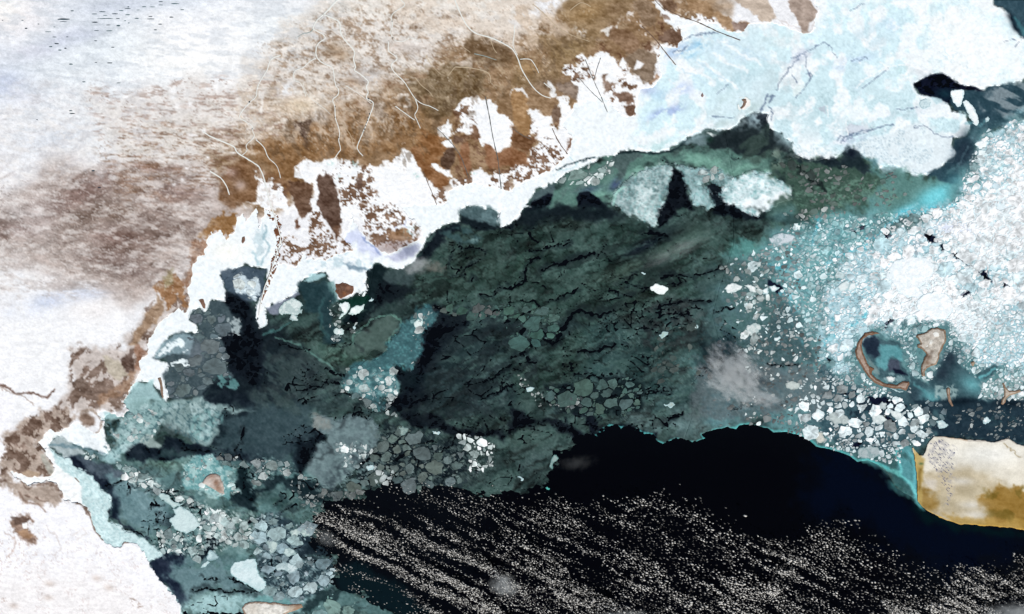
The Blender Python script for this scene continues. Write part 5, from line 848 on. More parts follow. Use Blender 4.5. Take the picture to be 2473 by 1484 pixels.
while len(parts_) < 95 and tries < 3000:
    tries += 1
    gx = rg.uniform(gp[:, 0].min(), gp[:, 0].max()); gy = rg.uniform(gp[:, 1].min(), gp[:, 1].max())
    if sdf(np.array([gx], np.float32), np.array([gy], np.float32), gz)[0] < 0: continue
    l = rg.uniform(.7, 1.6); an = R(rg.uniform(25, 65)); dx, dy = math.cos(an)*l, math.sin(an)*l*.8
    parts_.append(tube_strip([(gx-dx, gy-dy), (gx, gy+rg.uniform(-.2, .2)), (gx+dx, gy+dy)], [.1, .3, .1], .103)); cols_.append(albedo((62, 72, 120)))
o = link(bpy.data.objects.new('ravine_ice', join_mesh(parts_, 'ravine_ice', M_THIN, cols_))); tag(o, 'short dark blue strips of painted ravine shade in a band across the cape plateau', 'ravine shade', kind='stuff')  # ravine_ice holds the painted ravine shade, no ice

# sheets of young ice
REG = [("thin_ice", "12 -3000,4000 -3000,-1000 02 -3000,200 01 900,1200 01 2000,200 11 200,0 850,300 860,420 820,640 700,850 500,1100 800,1484 12 760,0 640,300 560,600 400,900 560,1484 560,4000", 'grey green young ice with dark leads over the western basin'),
       ("thin_ice", "12 760,0 640,300 560,600 400,900 560,1484 560,4000 3000,4000 12 3000,800 22 1300,600 1250,200 1300,60 21 1300,1300 1500,1000 1450,800 1500,600 1600,300 1600,-200 20 0,800 11 200,0 850,300 860,420 820,640 700,850 500,1100 800,1484", 'dark green grey young ice laced with leads over the central basin'),
       ("slush_ice", "22 1300,3000 1300,600 1250,200 1300,60 21 1300,1300 1500,1000 1450,800 1500,600 1600,300 1600,-200 20 1400,200 1900,0 9999,0 9999,9999", 'turquoise grey slush between the floes of the eastern pack')]
sd_plt = -np.ones_like(X)*99
PLATES = [("ice_plate", "01 1365,830 1400,760 1450,750 1490,790 1520,760 1600,790 1640,870 1600,950 1560,960 1610,1020 1640,1100 1640,1180 1680,1240 1560,1240 1440,1370 1240,1400 1205,1330 1195,1250 1260,1180 1400,1160 1330,1060 1380,960 1430,930 1430,870", [(6.5, 10), (4.4, 60), (3.0, 140), (1.9, 120)], (94, 108, 112), 12, 0, 1.3, .30, 'grey plates off the western shore'),
          ("ice_plate", "12 850,300 920,220 880,130 1000,110 1150,150 1200,230 1330,260 1400,240 1500,270 1530,330 1490,400 1440,470 1480,520 1360,560 1230,560 1180,570 1060,570 1000,520 990,430 900,510 800,540 720,600 640,620 720,480 760,420", [(6.4, 14), (4.4, 50), (2.8, 80), (1.7, 80)], (88, 104, 102), 14, -15, 1.2, .62, 'brownish grey plates at the southern ice edge'),
          ("ice_plate", "21 240,1330 480,1310 600,1290 850,1240 950,1320 900,1484 22 750,60 350,0 21 300,1450", [(6, 12), (4, 40), (2.6, 60), (1.6, 60)], (66, 92, 88), 10, -15, 1.3, .6, 'green grey plates below the black bay'),
          ("ice_plate", "12 0,770 150,750 220,830 400,830 380,900 330,960 260,1040 330,1100 420,1050 560,1130 570,1250 500,1290 380,1330 340,1400 240,1380 60,1340 60,1180 0,1100", [(6.2, 10), (4.2, 34), (2.7, 60), (1.7, 90)], (138, 160, 164), 38, 0, 1.2, .7, 'grey plates of the south western pack'),
          ("ice_plate", "12 460,1400 560,1330 680,1330 740,1380 700,1440 640,1484 450,1484", [(8, 4), (4.5, 10)], (110, 142, 140), 14, 20, 1.4, .6, 'pale green plates by the southern frame of the pack'),
          ("ice_plate", "11 1330,700 1560,760 1853,700 21 300,760 340,930 100,1050 0,1000 11 1780,820 1500,800 1400,790", [(5, 14), (3.2, 30)], (62, 92, 86), 10, -10, 1.4, .5, 'dark green plates along the edge of the black water')]
for p_ in PLATES:
    np.maximum(sd_plt, sdf(X, Y, T(p_[1])), out=sd_plt)
f_thin = np.minimum(f_thin, 2.5 - sd_fast); f_thin = np.minimum(f_thin, 2 - sd_cape)
for nm, poly, lab in REG:
    if nm == 'thin_ice' and 'central' in lab: part = -np.maximum(sdf(X, Y, T(REG[0][1])), sdf(X, Y, T(REG[2][1])))
    else: part = sdf(X, Y, T(poly))
    o = march(nm, X, Y, np.minimum(f_thin, part), .015 + .008*(n_fine - .5), albedo(I), M_THIN, .02, far=True)
    tag(o, lab, kind='structure')
#@@PART5

# ------------------------------------------------------------------ rivers, canals and lakes
RIV = [("10 590,0 560,30 525,70 490,105", 1.1, 'w', 'wide white frozen river entering the delta from the north'), ("10 490,105 440,150 415,205 440,225 485,250 500,278 455,312 438,345 435,395 455,435 500,465 545,482 560,510 568,570 580,620 600,652 590,690 556,722 570,770 575,850 590,900 605,960 600,1020 612,1080 590,1115 560,1160", .62, 'w', 'white frozen river winding down the middle of the delta'),
       ("10 490,105 560,135 605,165 615,240 650,300 700,350 715,390 705,425 720,480 715,510 760,540 812,590 800,630 812,670 800,712 850,745 830,820 800,900 770,970 740,1040 735,1080 775,1130", .68, 'w', 'longest white frozen river, ending in a straight reach at the delta front'),
       ("10 435,420 380,452 340,490 280,515 278,580 320,600 350,660 362,700", .5, 'w', 'pale side channel bending west from the middle river'), ("10 415,210 390,235 340,245 300,270", .4, 'g', 'short grey channel leaving the middle river westwards'),
       ("10 180,400 110,430 80,510 30,590 10,640 00 1853,700 1800,750 1735,840 1780,880 1825,910 1830,950 1840,990 1785,1050 1788,1090 1755,1122", .55, 'w', 'pale river curving down the western side of the delta'),
       ("00 1470,950 1520,985 1600,1020 1690,1060 1720,1105 1790,1150 1853,1190 10 30,1220 60,1300 85,1400 108,1484 11 140,100 172,200 176,270 140,380 110,480 62,600 32,720 22,800", .72, 'w', 'long white canal running out to sea along the spit'),
       ("00 1520,1240 1600,1290 1640,1350 1662,1410", .8, 'w', 'short broad white channel west of the canal'), ("10 0,1010 60,1070 90,1140 150,1200 180,1290", .5, 'w', 'white channel just east of the canal'),
       ("10 1050,0 1075,40 1000,90 980,130 990,180 975,230 1000,288 1060,300 1120,275 1190,305", .5, 'w', 'white river entering the delta east of the longest river'), ("10 960,300 962,370 1022,420 980,470 1000,520 1070,590 1110,650 1150,710 1200,750 1260,770 1320,800", .55, 'w', 'white river crossing the brown ground to the south east'),
       ("10 1150,710 1172,780 1150,830 1165,870 1190,930", .45, 'w', 'white branch turning south below the brown ground'), ("10 1010,770 1080,820 1150,870", .5, 'w', 'short white branch meeting another in a fork'),
       ("10 1440,0 1490,120 1540,200 1600,245 1690,270 1780,310 1853,355 20 40,420 70,500 110,570 160,640 220,690 280,710", .7, 'w', 'white river along the north eastern edge of the delta'), ("20 20,180 15,260 8,330 40,400", .5, 'w', 'narrow channel feeding the north eastern river'),
       ("20 60,430 130,430 170,480 195,530", .45, 'w', 'small branch of the north eastern river'), ("10 1440,485 1392,547", .35, 't', 'straight pale ditch beside the dark brown polder'), ("10 1440,485 1540,490 1640,510 1690,540 1700,600", .5, 't', 'pale channel along the top of the dark brown polder'),
       ("10 1460,300 1500,340 1552,380", .35, 't', 'thin pale creek in brown marsh'), ("10 650,620 700,650 760,690 832,750", .4, 'w', 'thin creek joining the longest river'), ("20 150,30 220,90 270,140 320,190 380,230 470,270 560,300", .4, 't', 'thin pale creek across the upper brown country'),
       ("20 1410,450 1390,500", .01, 't', ''), ("20 420,75 500,20 570,50", .4, 't', 'forked pale creek at the northern frame'), ("10 1150,560 1200,620 1250,660 1280,700", .35, 't', 'tan creek west of the polder'), ("10 1230,400 1270,470 1340,540", .35, 't', 'tan creek north of the polder'),
       ("10 620,890 660,940 690,990 700,1040", .3, 't', 'faint creek west of the straight reach'), ("10 340,600 370,680 420,730 500,790 540,830", .3, 'w', 'faint white creek west of the middle river'), ("20 230,600 280,640", .4, 'w', 'short white creek by the delta front'), ("10 1700,290 1720,350 1745,385", .35, 't', 'tan creek dropping from the north eastern river'),
       ("10 1580,390 1650,405 1740,435", .4, 'g', 'greenish grey creek in dark marsh'), ("10 370,1010 385,1110", .01, 't', '')]
for i, (s_, w_, c_, lab) in enumerate(RIV):
    if w_ < .1: continue
    pts = smooth_line(T(s_), 5, .12, i)
    col = {'w': (232, 234, 228), 'g': (150, 170, 168), 't': (196, 178, 150)}[c_]
    rs = random.Random(i); ws = [w_*rs.uniform(.75, 1.1)*(1 - .35*q/len(pts)) for q in range(len(pts))]
    me = join_mesh([tube_strip(pts, ws, .106)], 'river', M_RIVER, [albedo(col)])
    tag(link(bpy.data.objects.new('river', me)), lab, kind='structure')
# dark gaps of open water along the straight reach
WG = [("10 822,825", .7), ("10 812,850", .6), ("10 806,872", .6), ("10 800,890", .5), ("10 795,912", .6), ("10 786,935", .6), ("10 780,955", .5), ("10 575,772", .6), ("10 572,850", .5), ("10 990,275", .6), ("10 985,155", .5), ("00 1806,738", .8), ("00 1826,932", .5), ("10 600,995", .5), ("10 1780,300", .5), ("10 815,715", .7), ("10 835,740", .6)]
def disc(cx, cy, rx, ry, z, n=10, seed=0, h=.01):
    rs = random.Random(seed); co = []; fs = []
    for k in range(n):
        a = 2*math.pi*k/n; q = rs.uniform(.85, 1.1); co.append(P(cx + rx*q*math.cos(a), cy + ry*q*math.sin(a), z - h))
    for k in range(n):
        x_, y_, z_ = co[k]; cxx, cyy, _ = P(cx, cy); co.append((cxx + (x_-cxx)*.8, cyy + (y_-cyy)*.8, z))
    for k in range(n): k2_ = (k+1) % n; fs.append((k2_, k, n + k, n + k2_))
    fs.append(tuple(range(2*n - 1, n - 1, -1)))
    return co, fs
for i, (s_, r_) in enumerate(WG):
    cx, cy = T(s_)[0]
    o = link(bpy.data.objects.new('open_water_pool', join_mesh([disc(cx, cy, r_, r_*1.3, .112, 8, i)], 'open_water_pool', M_THIN, [albedo((28, 44, 52))])))
    tag(o, 'small dark pool of open water in a white frozen river', 'pool', 'dark pools in the frozen rivers')
# dark straight canals dredged through the shore ice
CAN = [("20 940,190 1040,290 1110,380 1185,470", .5, 'dark dredged canal beside the brown hook of land'), ("20 530,430 590,580 640,690 690,812", .4, 'dark canal forming the stem of a branching pair'), ("20 640,420 615,500 592,575", .35, 'dark canal joining the stem from the north east'), ("20 480,560 560,650 655,742", .35, 'dark canal joining the stem from the west'),
       ("20 290,930 340,1030 402,1115", .6, 'thick dark canal ending at the speckled reed bank'), ("10 1660,700 1690,850 1720,1020 1750,1150 1775,1370", .55, 'longest dark canal, running straight south through snow'), ("10 1310,930 1400,1020 1480,1130 1540,1285", .45, 'dark canal slanting past the small white islands'),
       ("20 1100,60 1200,110 1350,165 1500,235 1652,292", .5, 'brown straight canal crossing the bluish shelf'), ("20 1110,80 1050,20 1020,-20", .4, 'upper stub of the brown straight canal'), ("11 600,-60 620,60 10 520,1300", .01, ''), ("10 1210,1240 1260,1360 1310,1484", .4, 'short dark canal at the tip of the brown tongue'), ("20 0,925 60,970 140,1010", .35, 'dark canal in the tan bank'),
       ("21 -900,-900 -905,-905", .01, '')]
for i, (s_, w_, lab) in enumerate(CAN):
    if w_ < .1: continue
    pts = smooth_line(T(s_), 8, .16, 50 + i); rs = random.Random(i)
    me = join_mesh([tube_strip(pts, [w_*rs.uniform(.5, 1.1) for _ in pts], .106)], 'canal', M_THIN, [albedo((104, 84, 72) if 'brown' in lab or 'thick' in lab else (96, 98, 96))])
    tag(link(bpy.data.objects.new('canal', me)), lab, kind='structure')
LK = [(460,140,90,14),(460,158,55,6),(190,206,20,12),(165,148,16,5),(280,175,14,5),(395,196,16,5),(350,231,50,5),(525,80,26,7),(742,86,50,8),(686,102,40,7),(833,101,46,8),(762,114,34,6),(765,135,120,7),(856,135,36,6),(688,162,46,10),(700,222,40,6),(793,224,50,7),(858,187,30,12),(880,77,40,8),(925,63,50,6),(930,51,16,8),(1043,50,36,8),(1104,51,44,6),(1165,13,36,7),(1165,37,36,6),(1268,28,60,9),(1320,71,30,7),(925,108,40,10),(906,151,20,8),(933,167,16,8),(990,134,36,9),(1090,120,30,7),(1095,138,56,8),(1241,125,32,9),(1126,217,24,8),(1160,176,30,7),(1001,73,30,6),(411,317,34,10),(368,339,26,9),(435,364,26,9),(475,350,20,10),(395,269,34,5),(488,268,18,6),(694,296,24,6),(818,343,28,8),(514,465,30,10),(795,456,42,9),(696,452,22,7),(608,593,28,9),(860,601,34,5),(785,182,36,5),(513,802,26,8),(525,823,40,8),(676,1236,24,12),(720,1357,26,10),(270,866,14,8),(20,148,12,6)]
LK.sort(key=lambda q: -q[2]*q[3])
ORD = ['', 'second ', 'third ', 'fourth ', 'fifth ', 'sixth ', 'seventh ', 'eighth ', 'ninth ', 'tenth ', 'eleventh ', 'twelfth ', 'thirteenth ', 'fourteenth ', 'fifteenth ', 'sixteenth ', 'seventeenth ', 'eighteenth ', 'nineteenth ', 'twentieth ']
cnt = {}
for i, (a, b_, w, h) in enumerate(LK):
    z1 = 'north western corner of the snow plain' if a < 560 and b_ < 260 else 'blue grey haze band' if b_ > 260 and a < 620 else 'northern lake cluster' if b_ < 100 else 'middle row of the lake cluster' if b_ < 260 else 'pale plain south of the lake cluster'
    k = cnt.get(z1, 0); cnt[z1] = k + 1
    cx, cy = a/ZF, b_/ZF
    o = link(bpy.data.objects.new('lake', join_mesh([disc(cx, cy, w/2/ZF, max(h/2/ZF*.8, .34), .106, 14, i)], 'lake', M_THIN, [albedo([(34, 62, 76), (52, 84, 92), (84, 112, 116), (24, 44, 60)][i % 4 if i > 0 else 0])])))
    tag(o, '%slargest dark %s lake in the %s' % (ORD[k % 20] if k < 20 else 'thin ', 'elongated' if w > 3.2*h else 'short', z1), 'lake', 'small dark lakes in the snowy plain')
    o['kind'] = 'thing'

# ------------------------------------------------------------------ islands (beach rim, darker or paler middle)
def island(s, label, rim, mid, z=.06, h=.05, warp=.7, spots=None, rimw=1.0, nz=24, cat='island', seed=1, res=.4):
    rim, mid = [tuple(np.array(q)*.7 + np.mean(q)*.3) for q in (rim, mid)]
    def colf(sd, x, y):
        c = cmix(rim, mid, sstep(rimw*.4, rimw*1.5, sd)); c = c + ((fbm(x, y, 2.6, seed, 4, gain=.7) - .5)*nz)[..., None]
        if spots:
            for (sx, sy, r_, col, op) in spots:
                (qx, qy), = T(sx) if False else T("%s %s" % (sx, sy)); m = np.exp(-(((x-qx)**2 + (y-qy)**2)/r_**2))*op; c = c + (np.asarray(col, np.float32) - c)*m[..., None]
        return c
    def hf(sd, x, y): return h*sstep(0, 3, sd) + .03*(fbm(x, y, 3, seed+9, 4) - .5)*sstep(0, 2, sd)
    pts = T(s); cx, cy = np.mean(pts, 0); e = bpy.data.objects.new('island', None); link(e); e.location = P(cx, cy, 0); e.empty_display_size = .2
    tag(e, label, cat, 'small islands and reed banks' if len(pts) < 12 else None)
    k_ = _sd[0]
    b1 = patch('shore', s, z, M_LAND, colf, lambda sd, x, y: h*.5*sstep(0, 2, sd), warp=warp, res=res, thick=.06, pts=pts)
    _sd[0] = k_
    b2 = patch('interior', s, z, M_LAND, colf, lambda sd, x, y: h*.5 + .006 + h*.6*sstep(0, 3, sd) + .02*(fbm(x, y, 3, seed+9, 4) - .5), warp=warp, res=res, thick=.01, pts=pts, grow=-rimw*.9)
    for q in (b1, b2):
        if q: q.parent = e; q.matrix_parent_inverse = e.matrix_basis.inverted()
    return e
isl = []; PONDS = []
islh = island("31 632,1060 645,1000 680,950 700,925 750,912 812,932 770,938 720,945 690,965 676,1010 684,1060 700,1100 715,1140 740,1180 745,1215 790,1260 850,1290 930,1300 980,1275 1020,1280 1025,1300 995,1345 960,1330 900,1325 830,1310 770,1285 730,1250 700,1205 665,1150 640,1110", 'long crescent shaped brown island curling round a dark lagoon', (128, 88, 62), (176, 148, 128), .06, .04, .35, None, .9, 30, seed=201)
stroke_h = patch('spit', "31 735,1170 770,1185 755,1200 745,1230 720,1200", .075, M_LAND, lambda sd, x, y: cmix((110, 76, 54), (132, 96, 74), sstep(.2, 1, sd)), None, warp=.2, res=.4, thick=.04)
stroke_h.parent = islh; stroke_h.matrix_parent_inverse = islh.matrix_basis.inverted()
for q_ in ('31 1165,990 1180,975 1195,985 1185,1010 1165,1012', '31 1190,930 1215,915 1240,930 1235,955 1205,960', '31 1140,1015 1160,1010 1158,1030 1142,1034'):
    pn = patch('pond', q_, .118, M_ICE, lambda sd, x, y: cmix((206, 200, 188), (240, 240, 234), sstep(.1, .8, sd)), None, warp=.4, res=.35, thick=.01); PONDS.append(pn)
isn = island("31 1065,950 1080,935 1120,930 1150,915 1190,890 1230,885 1280,905 1292,950 1280,1000 1260,1040 1245,1070 1240,1110 1215,1150 1180,1165 1150,1180 1130,1205 1140,1240 1110,1235 1105,1200 1115,1150 1130,1110 1145,1090 1135,1060 1120,1040 1080,1030 1080,1010 1105,1005 1090,970", 'largest tan island with white inner ponds east of the crescent', (142, 110, 82), (190, 180, 164), .06, .04, .5, [('31', '1180,990', 2.2, (240, 240, 232), .8), ('31', '1200,940', 4, (206, 196, 186), .8), ('31', '1160,1100', 3, (104, 82, 68), .8), ('31', '1150,1140', 3, (120, 96, 78), .8), ('31', '1185,1060', 2, (110, 96, 84), .7)], .8, 44, seed=205)
for q in PONDS: q.parent = isn; q.matrix_parent_inverse = isn.matrix_basis.inverted()
island("31 1292,1330 1305,1318 1320,1330 1315,1380 1330,1430 1342,1455 1330,1458 1305,1420 1295,1380", 'narrow brown islet south of the largest tan island', (150, 112, 84), (196, 184, 166), .06, .04, .25, None, .7, 20, seed=206)
island("31 1695,1290 1705,1287 1720,1320 1745,1345 1780,1345 1825,1337 1830,1350 1790,1368 1750,1380 1725,1400 1715,1430 1700,1445 1685,1438 1690,1410 1710,1380 1710,1350", 'three armed brown islet close to the eastern frame edge', (152, 118, 88), (196, 180, 158), .06, .04, .25, None, .7, 20, seed=207)
island("31 1465,1135 1492,1132 1496,1145 1485,1168 1472,1160", 'tiny brown islet in white ice between two tan islands', (160, 132, 102), (176, 152, 124), .06, .04, .2, None, .6, 14, seed=208)
island("20 1658,720 1675,714 1692,716 1700,735 1692,760 1670,785 1655,788 1650,780 1668,760 1672,740", 'small crescent brown islet in the north eastern shelf', (134, 104, 86), (150, 116, 94), .06, .04, .25, None, .7, 16, seed=209)
patch('snow_rim', "20 1640,705 1690,698 1730,720 1725,770 1690,800 1650,808 1630,790 1625,760 1655,745", .062, M_ICE, lambda sd, x, y: cmix((206, 226, 226), (250, 246, 240), sstep(0, 1.6, sd)), None, warp=.6, res=.5, thick=.05)
tag(bpy.data.objects['snow_rim'], 'white snow collar round the small crescent islet of the north eastern shelf', 'snow patch')
island("20 1365,690 1372,678 1380,668 1390,690 1380,706 1370,704", 'tiny dark islet on white shelf ice', (140, 110, 108), (150, 116, 110), .06, .04, .2, None, .5, 10, seed=210)
island("11 575,568 600,572 625,560 660,565 690,580 706,585 707,620 690,645 660,652 640,668 615,678 598,668 595,650 575,625 582,605 572,590", 'dark brown reed island with white snow to its east', (140, 84, 58), (112, 72, 52), .06, .04, .4, [('11', '670,600', 2.6, (160, 120, 100), .8), ('11', '640,640', 2, (150, 96, 60), .6)], .6, 26, seed=211)
island("02 1465,535 1490,490 1520,465 1560,462 1595,485 1610,520 1625,570 1622,610 1600,608 1560,585 1500,552", 'tan brown island ringed by turquoise ice in the south west', (176, 160, 148), (190, 170, 156), .06, .04, .4, [('02', '1565,530', 3, (128, 92, 72), .8), ('02', '1580,570', 3, (140, 104, 82), .7), ('02', '1530,480', 4, (160, 128, 112), .7), ('02', '1510,530', 4, (216, 206, 198), .8)], .6, 34, seed=212)
island("02 1750,1440 1770,1405 1820,1392 1853,1392 12 60,1392 160,1400 220,1412 330,1408 342,1430 300,1450 240,1465 180,1500 100,1540 -60,1540 02 1780,1500", 'long pale island with brown tip at the southern frame edge', (170, 136, 110), (226, 222, 210), .06, .04, .5, [('12', '300,1430', 6, (140, 108, 84), .8), ('12', '250,1440', 4, (176, 160, 140), .7), ('02', '1830,1440', 6, (200, 190, 176), .6)], .9, 40, seed=213)
island("01 1142,1250 1165,1245 1175,1280 1180,1330 1185,1395 1175,1400 1160,1350 1155,1290", 'thin brown reed bank among ice near the western shore', (150, 122, 100), (142, 110, 86), .06, .04, .3, None, .4, 14, seed=214)
island("01 1437,685 1455,676 1475,682 1490,720 1487,748 1470,748 1455,720", 'small brown reed bank poking from the white western shelf', (146, 106, 84), (134, 92, 72), .06, .04, .3, None, .4, 14, seed=215)
island("01 1752,232 1776,225 1772,260 1758,280 1748,268", 'tiny brown islet in white snow off the western delta', (140, 100, 80), (126, 88, 70), .06, .04, .2, None, .4, 14, seed=216)
# the spit along the canal
SPIT = "11 60,0 150,0 170,70 190,170 205,250 190,320 160,420 140,500 110,540 80,620 50,690 30,760 20,740 45,660 75,560 100,470 110,400 140,330 150,250 120,160 90,80"
gate_sp = lambda x, y: (fbm(x, y, 2.6, 221, 3, gain=.8) - .47)*6
o = patch('canal_bank', SPIT, .075, M_LAND, lambda sd, x, y: cmix((134, 92, 66), (108, 70, 50), sstep(0, 1.5, sd)), None, warp=.6, res=.5, thick=.06, cut=gate_sp)
tag(o, 'broken brown bank lining the white canal far out into the ice', 'bank', kind='structure'); del o['category']
# spit head
patch('spit_head', "11 0,720 40,700 60,770 80,800 70,860 40,888 10,860 0,820", .06, M_ICE, lambda sd, x, y: cmix((190, 210, 214), (250, 252, 252), sstep(0, 1.2, sd)), None, warp=.8, res=.5)
tag(bpy.data.objects['spit_head'], 'white ice knob at the seaward end of the canal', 'ice knob')

